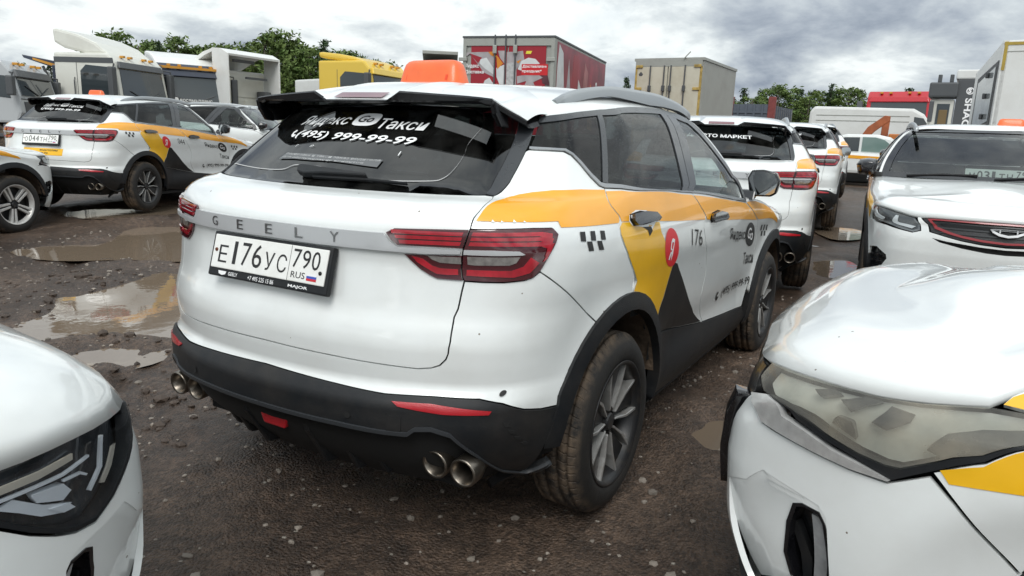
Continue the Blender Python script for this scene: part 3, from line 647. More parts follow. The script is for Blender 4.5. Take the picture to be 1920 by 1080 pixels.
sl=[(1.9135,.4988),(2.30,.435),(2.6795,.3838),(3.10,.345),(3.50,.310)]+arc(2.6,RO,180,194,3)+[inv(1.9,.215),inv(1.0,.235),inv(.55,.27)]+arcs_[::-1]
addpanel('sill',sl,BLK,g=.04,off=.006,depth=.03)
# arch trim
def ring(cx,a0,a1): return arc(cx,RO+.002,a0,a1,22)+arc(cx,RI,a1,a0,22)
addpanel('arch_trim',ring(0,172,-6),BLK,off=.012,depth=.05,g=.03,gap=0)
addpanel('arch_trim',ring(2.6,186,8),BLK,'frontA',off=.012,depth=.05,g=.03,gap=0)
# belt trim and window frame bands
bt_lo=[(.8171,1.4206),(.9979,1.4181),(1.0458,1.4027),(1.104,1.3668),(1.1793,1.312),(1.24,1.2786),(1.281,1.269)]+belt[1:]+beltf[1:]
bt_up=[(.8198,1.4296),(1.0057,1.4262),(1.055,1.409),(1.112,1.376),(1.188,1.322),(1.25,1.2885),(1.285,1.284)]+[(1.4167,1.2765),(1.7799,1.237),(2.108,1.141),(2.2614,1.118),(2.8127,1.05),(3.20,.995)]
addpanel('belt_moulding',bt_lo+bt_up[::-1],mat('belt_chrome',(.33,.34,.35),.22,metal=.7,drops=.5,bscale=150),off=.006,depth=.012,g=.05,gap=0)
RE=[(.8843,1.5644),(1.0711,1.5846),(1.3752,1.6188),(1.75,1.637),(1.934,1.6428),(2.2475,1.6573),(2.55,1.672),(2.72,1.680),(2.80,1.655),(2.8538,1.6275),(2.9166,1.5212),(3.0365,1.3771),(3.1646,1.2437),(3.245,1.10),(3.26,.98)]
TL=[(.8719,1.5332),(1.1284,1.5639),(1.3331,1.5866),(1.7582,1.6091),(2.1693,1.6211),(2.3979,1.6314)]
frame=RE+[(3.20,.995),(3.20,1.06),(3.09,1.25),(2.96,1.385),(2.84,1.52),(2.74,1.615),(2.56,1.632)]+TL[::-1]
addpanel('window_frame',frame,TRIM,off=.003,depth=.01,g=.04,gap=.001)
# side glass
qg=[(.845,1.47),(.8719,1.5332),(1.1284,1.5639),(1.318,1.585),(1.268,1.292),(1.188,1.322),(1.112,1.376),(1.055,1.409),(1.0057,1.4262),(.822,1.43)]
addpanel('side_window',qg,GLASSS,parent=quarter,off=-.001,depth=.004,g=.05,gap=.002)
addpanel('window_post',[(1.318,1.588),(1.362,1.59),(1.31,1.285),(1.268,1.290)],TRIM,parent=rdoor,off=.003,depth=.01,gap=0)
rg=[(1.365,1.588),(1.7582,1.6091),(2.1693,1.6211),(2.39,1.629),(2.125,1.141),(1.7799,1.237),(1.4167,1.2765),(1.31,1.284)]
addpanel('side_window',rg,GLASSS,parent=rdoor,off=-.001,depth=.004,g=.05,gap=.002)
bp1=[(2.39,1.632),(2.47,1.635),(2.20,1.128),(2.125,1.141)];bp2=[(2.474,1.635),(2.585,1.637),(2.29,1.118),(2.204,1.128)]
addpanel('pillar_cover',bp1,TRIM,parent=rdoor,off=.004,depth=.01,gap=.001)
addpanel('pillar_cover',bp2,TRIM,parent=fdoor,off=.004,depth=.01,gap=.001)
fg=[(2.585,1.637),(2.74,1.615),(2.84,1.52),(2.96,1.385),(3.09,1.25),(3.20,1.06),(3.13,1.008),(2.8127,1.05),(2.29,1.115)]
addpanel('side_window',fg,GLASSF,parent=fdoor,off=-.001,depth=.004,g=.05,gap=.002)
# handles: torn wrap round a dark grip
def handle(u0,u1,vc,par):
    um=(u0+u1)/2;h=.032
    pl=[(u0,vc),(u0+.035,vc+h*.75),(um,vc+h),(u1-.04,vc+h*.55),(u1,vc-.008),(u1-.03,vc-h*.7),(um,vc-h*.8),(u0+.02,vc-h*.7)]
    addpanel('handle_recess',pl,DBLK,parent=par,off=.002,depth=.002,gap=0)
    pl2=[(u0-.006,vc-.004),(u0+.03,vc+.02),(um,vc+.024),(u1-.03,vc+.012),(u1+.004,vc-.012),(u1-.03,vc-.022),(um,vc-.02),(u0+.02,vc-.022)]
    addpanel('handle',pl2,GBLK,parent=par,off=.024,depth=.012,gap=0,g=.015)
handle(1.445,1.725,1.022,rdoor);handle(2.467,2.735,.955,fdoor)
# mirrors
def mirror_part(s):
    shell=[]
    prof=[(-.845,1.20),(-.865,1.245),(-.93,1.25),(-1.0,1.237),(-1.028,1.19),(-1.012,1.115),(-.985,1.098),(-.90,1.095),(-.862,1.11)]
    if s>0: prof=[(-a,b) for a,b in prof][::-1]
    back=[( (a+s*-.93*-1)*.62 - s*-.93*-1 if False else ( (a-s*.93)*.6+s*.93),(b-1.17)*.6+1.17) for a,b in prof]
    n=len(prof);V=[(1.90,a,b) for a,b in prof]+[(1.975,(a-s*.93)*.93+s*.93,(b-1.17)*.95+1.17) for a,b in prof]+[(2.04,a,b) for a,b in back];F=[]
    for k in range(2):
        for i in range(n): j=(i+1)%n;F.append((k*n+i,k*n+j,(k+1)*n+j,(k+1)*n+i))
    F.append(tuple(range(2*n,3*n)));F.append(tuple(range(n))[::-1])
    V,F=bevelled(V,F,.010,2,25)
    i=addp('mirror',(V,F),GBLK)
    gp=[((a-s*.935)*.88+s*.935,(b-1.172)*.86+1.172) for a,b in prof];gp=[tuple(q) for q in gp]
    addp('mirror_glass',([(1.8975,a,b) for a,b in gp],[tuple(range(n))[::-1]]),mat('mirror_silver',(.60,.62,.62),.04,metal=1.),parent=i,smooth=False)
    addp('mirror_foot',bevelled(*prism([(1.87,1.075),(1.93,1.085),(1.97,1.13),(1.90,1.13)],lambda p,q:(p,s*.80,q),lambda p,q:(p,s*.90,q)),.008,2),GBLK,parent=i,smooth=False)
mirror_part(-1);mirror_part(1)
# --- roof
REX=[-.26,-.18,-.05,.231,.456,.746,1.0,1.196,1.33];REY=[.585,.602,.639,.643,.634,.618,.60,.590,.60];REZ=[1.432,1.453,1.469,1.496,1.515,1.530,1.537,1.532,1.500]
def zc(x): return float(pch([-.45,-.2,.1,.5,.9,1.2,1.40],[1.515,1.562,1.588,1.603,1.60,1.580,1.528],np.array([x]))[0])
def roofpt(x,a):   # a -1..1
    w_=np.interp(x,REX,REY);ze=np.interp(x,REX,REZ);z0=zc(x);b=abs(a)
    return (x,a*w_,ze+(z0-ze)*(.25*(1-b**2)+.75*(1-b**8)))
def roof_front(a): return 1.385-.09*abs(a)**2
def roof_seam(a): return -.02-.13*abs(a)**3
def roofg(t,a):
    x0=roof_seam(a);x1=roof_front(a);return roofpt(x0+(x1-x0)*t,a)
aa=[math.sin(math.pi/2*i/14) for i in range(-14,15)]
VF=grid(roofg,[i/16 for i in range(17)],aa)
addp('roof',VF,WHITE)
for s_ in (-1,1):
    pts=[];n=22
    xs=[-.05+1.63*i/(n-1) for i in range(n)]
    def rz_(x): return float(pch([-.05,.04,.18,.5,.95,1.3,1.5,1.58],[1.515,1.545,1.572,1.602,1.606,1.588,1.562,1.545],np.array([x]))[0])
    V=[];F=[]
    for x in xs:
        y=.585-.03*max(0,(x-.9));zt=rz_(x);zb=rz_(x)-.040-.02*max(0,1-abs(x-.9)/.5)
        hw=.016
        for (dy,z) in ((-hw,zb),(-hw*1.0,zt-.012),(-hw*.4,zt),(hw*.6,zt),(hw,zt-.014),(hw*1.1,zb)): V.append((x,s_*(y+dy),z))
    for i in range(n-1):
        for k in range(5): F.append((i*6+k,i*6+k+1,(i+1)*6+k+1,(i+1)*6+k))
    F+= [tuple(range(6)),tuple(range((n-1)*6,n*6))]
    addp('roof_rail',(V,F),RAIL)
# spoiler
SY=[0,.143,.198,.28,.37,.45,.50,.545,.56,.585,.60,.62];SXX=[-.435,-.435,-.440,-.433,-.424,-.413,-.405,-.398,-.375,-.335,-.305,-.262];SZ=[1.491,1.491,1.519,1.515,1.510,1.506,1.5025,1.498,1.483,1.462,1.449,1.428]
def te(y): y=abs(y);return np.interp(y,SY,SXX),np.interp(y,SY,SZ)
ys=sorted(set([round(s*q,4) for q in (0,.07,.135,.143,.155,.17,.185,.198,.21,.24,.28,.33,.37,.41,.45,.48,.50,.525,.545,.56,.572,.585,.60,.612) for s in (1,-1)]))
ys=sorted(set(ys+[.245,-.245,.48,-.48]))
def sklead(y):
    a=y/.64;x=roof_seam(min(1,abs(a)))-.004;return Vector(roofpt(x,max(-1,min(1,y/np.interp(x,REX,REY)))))
def spo_x(y):
    x0=sklead(y).x;x1,_=te(y)
    if x1<-.385: return [x0+(-.315-x0)*k/5 for k in range(6)]+[-.36,(-.36+x1)/2,x1]
    return [x0+(x1-x0)*k/8 for k in range(9)]
V=[];F=[];nt_=9
for y in ys:
    p0=sklead(y);x1,z1=te(y)
    for kx,x in enumerate(spo_x(y)):
        t=(x-p0.x)/(x1-p0.x)
        if x1<-.385 and abs(y)>.19:
            tt=kx/5;z=(p0.z+(z1-.008-p0.z)*tt+.010*math.sin(math.pi*tt)) if kx<=5 else z1-(.012,.005,0)[kx-6]
        elif abs(y)<.17:
            tt=1-t;z=z1+(p0.z-z1)*(1-(1-tt)**2.2)
        else: z=p0.z+(z1-p0.z)*t+.012*math.sin(math.pi*t)*(1-abs(y)/.62)+(.010*math.sin(math.pi*t) if abs(y)>.2 else -.004*t)
        V.append((x,y,z))
skinz={(i,k):V[i*nt_+k] for i in range(len(ys)) for k in range(nt_)}
def inslot(i): a=min(abs(ys[i]),abs(ys[i+1]));b=max(abs(ys[i]),abs(ys[i+1]));return a>=.2449 and b<=.4801
for i in range(len(ys)-1):
    for k in range(nt_-1):
        if k==5 and inslot(i): continue
        F.append((i*nt_+k,(i+1)*nt_+k,(i+1)*nt_+k+1,i*nt_+k+1))
spo=addp('spoiler',(V,F),WHITE)
# black wing: lip, underside and slot walls
V=[];F=[];nl=8
for i,y in enumerate(ys):
    x1,z1=te(y);b=abs(y);zl=min(z1-.012,1.484) if b<.52 else z1-.024
    xs_=spo_x(y)
    row=[(x1+.004,z1+.0015),(x1-.006,z1-.004),(x1-.003,zl+.006),(x1+.006,zl),(xs_[6],zl),(xs_[5],zl+.002),(xs_[5]+.05,zl+.012),(xs_[5]+.12,zl+.02)]
    for x,z in row: V.append((x,y,z))
for i in range(len(ys)-1):
    for k in range(nl-1):
        if k==4 and inslot(i): continue
        F.append((i*nl+k,i*nl+k+1,(i+1)*nl+k+1,(i+1)*nl+k))
    if inslot(i):
        for kk,ks in ((4,6),(5,5)):
            o=len(V);V+=[V[i*nl+kk],V[(i+1)*nl+kk],tuple(Vector(skinz[(i+1,ks)])-Vector((0,0,.002))),tuple(Vector(skinz[(i,ks)])-Vector((0,0,.002)))];F.append((o,o+1,o+2,o+3))
SBLK=mat('spoiler_black',(.006,.006,.007),.22,spec=.35)
addp('spoiler_lip',(V,F),SBLK,parent=spo,smooth=False)
for s_ in (1,-1):
    VF=prism([(-.396,1.494),(-.404,1.486),(-.392,1.452),(-.360,1.412),(-.315,1.408),(-.325,1.445),(-.37,1.474)],lambda p,q:(p,s_*(.556+.10*(p+.42)),q),lambda p,q:(p,s_*(.538+.10*(p+.42)),q))
    addp('spoiler_end',bevelled(*VF,.006,2),SBLK,parent=spo,smooth=False)
def skin0(x,y):
    p0=sklead(y);x1,z1=te(y);tt=(x1-x)/(x1-p0.x);return z1+(p0.z-z1)*(1-(1-tt)**2.2)
addp('brake_light',grid(lambda y,x:(x-.003,y,skin0(x,y)+.004),[-.112,-.105,-.05,0,.05,.105,.112],[-.426,-.42,-.40,-.385,-.38]),mat('brake_lens',(.20,.05,.055),.15,coat=1.),parent=spo)
# windscreen
EC=[(1.295,.588,1.508),(1.38,.632,1.480),(1.47,.690,1.413),(1.60,.745,1.315),(1.72,.785,1.219),(1.87,.815,1.085)]
CC=[(1.39,1.526),(1.53,1.455),(1.68,1.372),(1.83,1.283),(1.97,1.19),(2.10,1.095)]
def cint(pts,t,k): return float(pch(np.arange(len(pts)),[q[k] for q in pts],np.array([t*(len(pts)-1)]))[0])
def wspt(t,a):
    b=abs(a);xe,ye,ze=(cint(EC,t,k) for k in range(3));xc,zc_=(cint(CC,t,k) for k in range(2))
    return (xc+(xe-xc)*b**2.4,a*ye,zc_+(ze-zc_)*b**2.4)
addp('windscreen',grid(wspt,[i/14 for i in range(15)],[i/12 for i in range(-12,13)]),GLASSW)
def wsb(t,a): p=wspt(t,a);return (p[0]+.004,p[1],p[2]+.004)
addp('windscreen_border',join(grid(wsb,[0,.03,.06],[i/12 for i in range(-12,13)]),grid(wsb,[.93,.97,1.0],[i/12 for i in range(-12,13)]),grid(wsb,[i/14 for i in range(15)],[.93,.965,1.0]),grid(wsb,[i/14 for i in range(15)],[-1,-.965,-.93])),GBLK)
# a-pillar skin between the window frame and the windscreen
for s_ in (1,-1):
    FE=[(1.29,.592,1.510),(1.37,.640,1.483),(1.47,.705,1.405),(1.60,.765,1.30),(1.72,.806,1.20),(1.90,.845,1.05)]
    V=[];F=[]
    for i in range(21):
        t=i/20;a=Vector([cint(EC,t,k) for k in range(3)]);b=Vector([cint(FE,t,k) for k in range(3)]);m_=(a+b)/2+Vector((.004,.012,.012))
        for q in (a+Vector((0,-.002,-.01)),a+Vector((.003,.003,.006)),m_,b+Vector((0,.004,.004)),b+Vector((-.02,.002,-.02))): V.append((q.x,s_*q.y,q.z))
    for i in range(20):
        for k in range(4): F.append((i*5+k,i*5+k+1,(i+1)*5+k+1,(i+1)*5+k))
    addp('a_pillar',(V,F),WHITE)
# --- inner dark shell below the belt, wheel wells, floor, seats
us=np.linspace(0,UMAX,70)
def shell_pts(v0,v1,nv,ins):
    U,Vv=np.meshgrid(us,np.linspace(v0,v1,nv),indexing='ij');P=S(U.ravel(),Vv.ravel());n=N(U.ravel(),Vv.ravel());P=P-n*(ins+.10*np.clip((U.ravel()-4.0)/.1,0,1))[:,None]
    P[:,2]=np.minimum(P[:,2],1.4);return P.reshape(len(us),nv,3)
Pg=shell_pts(.06,.955,12,.03)
V=[];F=[]
for s_ in (1,-1):
    o=len(V);V+=[(p[0],p[1]*s_,p[2]) for p in Pg.reshape(-1,3)];n=12
    for i in range(len(us)-1):
        for j in range(n-1):
            q=[o+i*n+j,o+(i+1)*n+j,o+(i+1)*n+j+1,o+i*n+j+1]
            c=np.mean([V[k] for k in q],axis=0)
            if min(math.hypot(c[0],c[2]-.345),math.hypot(c[0]-2.6,c[2]-.345))<.43: continue
            F.append(tuple(q) if s_>0 else tuple(q[::-1]))
addp('inner_shell',(V,F),DBLK)
fl=[(-.62,.24),(-.5,.30),(2.2,.22),(3.3,.22)]
addp('underbody',join(box(-.62,-.40,-.62,.62,.26,.30),box(.42,2.15,-.78,.78,.20,.24),box(-.45,.45,-.55,.55,.26,.30),box(2.1,3.25,-.55,.55,.2,.24)),DBLK,smooth=False)
addp('cabin_floor',join(box(-.45,2.0,-.74,.74,.50,.52),box(-.55,.0,-.66,.66,.90,.92)),SEAT,smooth=False)
def wheel_wells(cx,tagn):
    for s_ in (1,-1):
        V=[];F=[];n=20
        for i in range(n):
            th=R(12+156*i/(n-1))
            for y in (.875,.70,.52): V.append((cx+.43*math.cos(th),s_*y,.345+.43*math.sin(th)))
        for i in range(n-1):
            for k in range(2): F.append((i*3+k,i*3+k+1,(i+1)*3+k+1,(i+1)*3+k))
        F.append(tuple(i*3+2 for i in range(n)))
        addp('wheel_well',(V,F),MUD,tagn,smooth=False)
wheel_wells(0,'base');wheel_wells(2.6,'frontA')
def seat(x,y,w_=.24):
    a=bevelled(*prism([(x-.25,.55),(x+.27,.55),(x+.28,.70),(x-.20,.68)],lambda p,q:(p,y-w_,q),lambda p,q:(p,y+w_,q)),.04,3)
    b=bevelled(*prism([(x-.20,.66),(x-.30,1.20),(x-.40,1.19),(x-.34,.62)],lambda p,q:(p,y-w_*.95,q),lambda p,q:(p,y+w_*.95,q)),.04,3)
    c=bevelled(*prism([(x-.31,1.23),(x-.335,1.39),(x-.415,1.38),(x-.39,1.22)],lambda p,q:(p,y-.13,q),lambda p,q:(p,y+.13,q)),.03,3)
    return join(a,b,c)
addp('front_seat',seat(1.15,.37),SEAT);addp('front_seat',seat(1.15,-.37),SEAT)
addp('rear_seat',join(seat(.22,.36,.33),seat(.22,-.36,.33)),SEAT)
addp('dashboard',bevelled(*prism([(1.55,.60),(1.60,.98),(1.85,1.04),(1.95,.62)],lambda p,q:(p,-.70,q),lambda p,q:(p,.70,q)),.05,3),SEAT)
V,F=lathe_y([(.175,-.012),(.19,0),(.175,.012),(.16,0),(.175,-.012)],30)
addp('steering_wheel',xf((V,F),Matrix.Translation((1.50,.37,.98))@Matrix.Rotation(R(65),4,'Y')@Matrix.Rotation(R(90),4,'X')),SEAT)
# --- wheel (axle along y, outer face towards -y)
def build_wheel():
    prof=[(.225,-.085),(.238,-.104),(.262,-.112),(.292,-.110),(.318,-.098),(.332,-.084)]
    gr=[-.062,-.024,.024,.062];yy=-.084;p2=[]
    for g_ in gr: p2+= [(.3435,g_-.006),(.335,g_-.0045),(.335,g_+.0045),(.3435,g_+.006)]
    prof=prof+[(.340,-.076)]+p2+[(.340,.076),(.332,.086),(.30,.10),(.25,.10),(.225,.085)]
    tv=lathe_y(prof,64)
    barrel=lathe_y([(.222,-.085),(.238,-.103),(.240,-.108),(.233,-.108),(.222,-.090),(.205,-.06),(.20,.07),(.22,.09)],48)
    disc=lathe_y([(.205,.0),(.06,.0),(.0,.0)],32)
    spok=[];sil=[]
    for k in range(5):
        m_=Matrix.Rotation(2*math.pi*k/5+.3,4,'Y')
        # grey web between two loops, and a loop of two machined spokes closed along the rim
        spok.append(xf(bevelled(*prism([(.05,-.012),(.05,.012),(.14,.030),(.226,.058),(.230,0),(.226,-.058),(.14,-.030)],lambda p,q:(p,-.062-.016*min(1,p/.2),q),lambda p,q:(p,-.030,q)),.004,1),m_))
        m2_=Matrix.Rotation(2*math.pi*(k+.5)/5+.3,4,'Y')
        for sgn in (1,-1):
            pl=[(.045,sgn*.012),(.050,sgn*.022),(.13,sgn*.041),(.222,sgn*.084),(.227,sgn*.073),(.14,sgn*.031)]
            sil.append(xf(bevelled(*prism(pl,lambda p,q:(p,-.076-.018*min(1,p/.2),q),lambda p,q:(p,-.040,q)),.002,1),m2_))
    hub=lathe_y([(.0,-.080),(.030,-.080),(.034,-.074),(.036,-.060),(.062,-.058),(.066,-.04)],20)
    nuts=[xf(lathe_y([(0,-.075),(.009,-.075),(.010,-.05)],6),Matrix.Rotation(2*math.pi*k/5+.6,4,'Y')@Matrix.Translation((.05,0,0))) for k in range(5)]
    liptrim=lathe_y([(.2385,-.1085),(.232,-.1095),(.222,-.094)],48)
    return dict(tyre=mkmesh('tyre',*tv,TYRE),rim=mkmesh('rim',*join(barrel,disc),RIMD),spoke=[mkmesh('spoke',*s,RIMD,False) for s in spok],face=[mkmesh('spoke_face',*s,RIMS,False) for s in sil],hub=mkmesh('hub',*join(hub,*nuts),RIMD,False),lip=mkmesh('rim_lip',*liptrim,RIMD))
WHEEL=build_wheel()
# ---------------------------------------------------------------- livery and lettering (wrap coordinates, right side; left mirrored as film, lettering set separately)
def film(name,poly,m,tagn,off=.0016,both=True): return addpanel(name,poly,m,tagn,off=off,depth=0,g=.03,gap=0,both=both)
# orange sweep, split at the shut lines
film('stripe_film',[(.697,1.060),(.706,1.085),(.712,1.135),(.722,1.18),(.745,1.232),(.78,1.249),(.8373,1.2601),(.9268,1.2685),(1.0939,1.2691),(1.279,1.2614),(1.297,1.225),(1.327,1.177),(1.363,1.10),(1.3845,1.046),(1.368,1.031),(1.3465,1.0209),(1.15,1.027),(.9864,1.0343),(.987,1.0564),(.85,1.058)],ORANGE,'livery')
film('stripe_film',[(1.289,1.254),(1.4252,1.2504),(1.734,1.207),(2.108,1.106),(2.255,1.086),(2.33,1.022),(2.391,.972),(2.387,.955),(2.0616,.9751),(1.7557,.9972),(1.376,1.024),(1.392,1.045),(1.37,1.10),(1.334,1.182),(1.304,1.23)],ORANGE,'livery')
film('stripe_film',[(2.27,1.083),(2.8127,1.0265),(3.23,.970),(3.40,.912),(3.515,.866),(2.42,.953),(2.402,.972),(2.34,1.022)],ORANGE,'livery')
film('stripe_film',[(3.258,.972),(3.45,.972),(3.614,.970),(3.80,.975),(4.0,.975),(4.1,.90),(4.20,.80),(3.58,.862),(3.545,.866),(3.41,.913)],ORANGE,'livery')
film('door_film',[(1.376,1.0205),(1.7557,.9935),(1.7701,.9552),(1.83,.91),(1.8772,.85),(1.9528,.8157),(1.9989,.8035),(1.9343,.6572),(1.8633,.5774)]+arc(0,RO+.004,33,82,10)[0:]+[(1.553,.788),(1.52,.815),(1.4204,.8926),(1.377,.940),(1.348,.981),(1.348,1.006)],YELLOW,'livery')
film('door_film',[(2.0183,.80),(2.06,.79),(2.3151,.5857),(2.48,.47),(2.645,.392),(2.30,.4395),(1.922,.501),(1.885,.53),(1.868,.576),(1.94,.655),(2.004,.802)],BFILM,'livery')
film('badge_film',[(1.9325+.104*math.cos(k*math.pi/12)+.0*math.sin(k*math.pi/12),.874+.078*math.sin(k*math.pi/12)-.35*.104*math.cos(k*math.pi/12)) for k in range(24)],REDF,'livery',off=.0026)
def lettering(name,s,quad,m,tagn,shear=0.,bold=0.,off=.003,left=True,spacing=1.):
    VF=fit_text(s,quad,shear,bold,off,spacing);addp(name,VF,m,tagn,smooth=False)
    if left:
        ll,lr,ul=quad;q2=((-lr[0],ll[1]),(-ll[0],ll[1]),(-lr[0],ul[1]))
        addp(name,fit_text(s,q2,shear,bold,off,spacing),m,tagn,smooth=False)
lettering('badge_letter','Я',((1.905,.828),(1.958,.812),(1.905,.922)),WFILM,'livery',bold=.02,off=.0036)
lettering('fleet_number','176',((2.222,.853),(2.385,.834),(2.190,.930)),INK,'number176',bold=-.006)
lettering('fleet_number','044',((2.222,.853),(2.385,.834),(2.190,.930)),INK,'number044',bold=-.01)
for i,k in enumerate(('k1','k2','k3','k4','k5')): film('check_film',T[k],INK,'livery')
# front checks
for (a,b) in ((3.665,.815),(3.745,.808),(3.825,.801),(3.715,.775),(3.795,.768)):
    film('check_film',[(a,b),(a+.038,b-.003),(a+.048,b-.036),(a+.010,b-.033)],INK,'livery')
lettering('brand_lettering','Яндекс',((2.915,.793),(3.30,.755),(2.875,.872)),INK,'livery',shear=-.15,bold=.004)
film('badge_film',[(3.41+.135*math.cos(k*math.pi/10),.784+.070*math.sin(k*math.pi/10)-.3*.135*math.cos(k*math.pi/10)) for k in range(20)],INK,'livery',off=.0022)
lettering('badge_letter','Go',((3.335,.775),(3.49,.737),(3.325,.845)),WFILM,'livery',bold=.01,off=.004,shear=.1)
lettering('brand_lettering','Такси',((3.36,.607),(3.62,.583),(3.335,.680)),INK,'livery',bold=.004,shear=.1)
def phone_icon(u0,v0,s,tagn,m,off=.003,left=False):
    pts=[(.15,1),(.45,.9),(.4,.62),(.25,.58),(.30,.42),(.48,.26),(.62,.36),(.9,.2),(.75,-.05),(.5,-.1),(.1,.2),(-.05,.65)]
    addp('phone_icon',sheet(([(a*s*1.3,b*s) for a,b in pts],[tuple(range(len(pts)))[::-1]]),u0,v0,(1,-.02),(0,1),off),m,tagn,smooth=False)
phone_icon(2.86,.463,.055,'livery',INK)
lettering('phone_lettering','(495) 999-99-99',((2.985,.452),(3.60,.425),(2.97,.523)),INK,'livery',bold=.004)
# rear glass lettering
GW=mat('glass_lettering',(.86,.87,.87),.45)
lettering('glass_lettering','Яндекс',((-.395,1.480),(-.080,1.489),(-.395,1.533)),GW,'go_glass',shear=.25,bold=.012,off=.003,left=False)
film('glass_badge',[(.007+.066*math.copysign(abs(math.cos(t))**.6,math.cos(t))+.012*math.sin(t),1.523+.029*math.copysign(abs(math.sin(t))**.6,math.sin(t))) for t in [k*math.pi/12 for k in range(24)]],GW,'go_glass',off=.003,both=False)
lettering('glass_lettering','Go',((-.036,1.509),(.044,1.509),(-.030,1.539)),INK,'go_glass',shear=.25,bold=.012,off=.005,left=False)
lettering('glass_lettering','Такси',((.088,1.4845),(.322,1.481),(.088,1.531)),GW,'go_glass',shear=.25,bold=.012,off=.003,left=False)
phone_icon(-.387,1.432,.032,'go_glass',GW)
lettering('glass_lettering','(495) 999-99-99',((-.345,1.424),(.303,1.410),(-.345,1.466)),GW,'go_glass',shear=.2,bold=.018,off=.003,left=False)
PN=mat('peeled_sticker',(.42,.43,.43),.5,var=.4,vscale=40)
film('sticker',[(-.305,1.329),(-.291,1.357),(-.13,1.361),(0,1.356),(.212,1.353),(.207,1.322),(.08,1.33),(-.04,1.337),(-.1,1.333),(-.22,1.334)],mat('clear_sticker',(.11,.115,.12),.35),'main',off=.002,both=False)
lettering('sticker_lettering','перевозки и такси заказ водителя',((-.285,1.347),(.203,1.342),(-.283,1.357)),PN,'main',bold=.01,off=.003,left=False)
lettering('sticker_lettering','для обслуживания клиентов',((-.29,1.335),(.14,1.330),(-.288,1.344)),PN,'main',bold=.01,off=.003,left=False)
lettering('glass_residue','г',((-.275,1.386),(-.262,1.386),(-.275,1.396)),GW,'main',shear=.3,off=.003,left=False);lettering('glass_residue','р',((-.185,1.389),(-.166,1.389),(-.185,1.398)),GW,'main',shear=.3,off=.003,left=False);lettering('glass_residue','1',((.262,1.373),(.266,1.373),(.264,1.39)),GW,'main',off=.003,left=False)
lettering('glass_lettering','ДА, ЭТО МАРКЕТ',((-.34,1.462),(.315,1.450),(-.34,1.508)),GW,'market',bold=.03,off=.003,left=False)
# heater line on the glass
HLn=[(-.60,1.29),(-.563,1.2892),(-.3724,1.2826),(-.2286,1.2873),(-.1752,1.3081),(-.0793,1.3096),(-.0081,1.3052),(.2,1.2776),(.4164,1.283),(.4731,1.2975),(.4974,1.3364),(.5096,1.3898),(.5093,1.4354),(.5363,1.5028)]
hl=sl_(HLn,6);film('heater_line',hl+[(a,b+.003) for a,b in hl[::-1]],mat('pale_line',(.42,.42,.42),.5),'base',both=False,off=.0012)
# wiper
def onwrap(u,v,o_): return tuple(S(u,v)[0]+N(np.array([u]),np.array([v]))[0]*o_)
addp('rear_wiper',bevelled(*join(prism([(-.115,1.292),(-.10,1.297),(.02,1.292),(.20,1.281),(.205,1.272),(.02,1.270),(-.06,1.262),(-.10,1.270)],lambda p,q:onwrap(p,q,.030),lambda p,q:onwrap(p,q,.004)),prism([(-.03,1.270),(.20,1.274),(.36,1.268),(.36,1.262),(.20,1.266),(-.03,1.262)],lambda p,q:onwrap(p,q,.016),lambda p,q:onwrap(p,q,.001))),.004,1),BLK,'base',smooth=False)
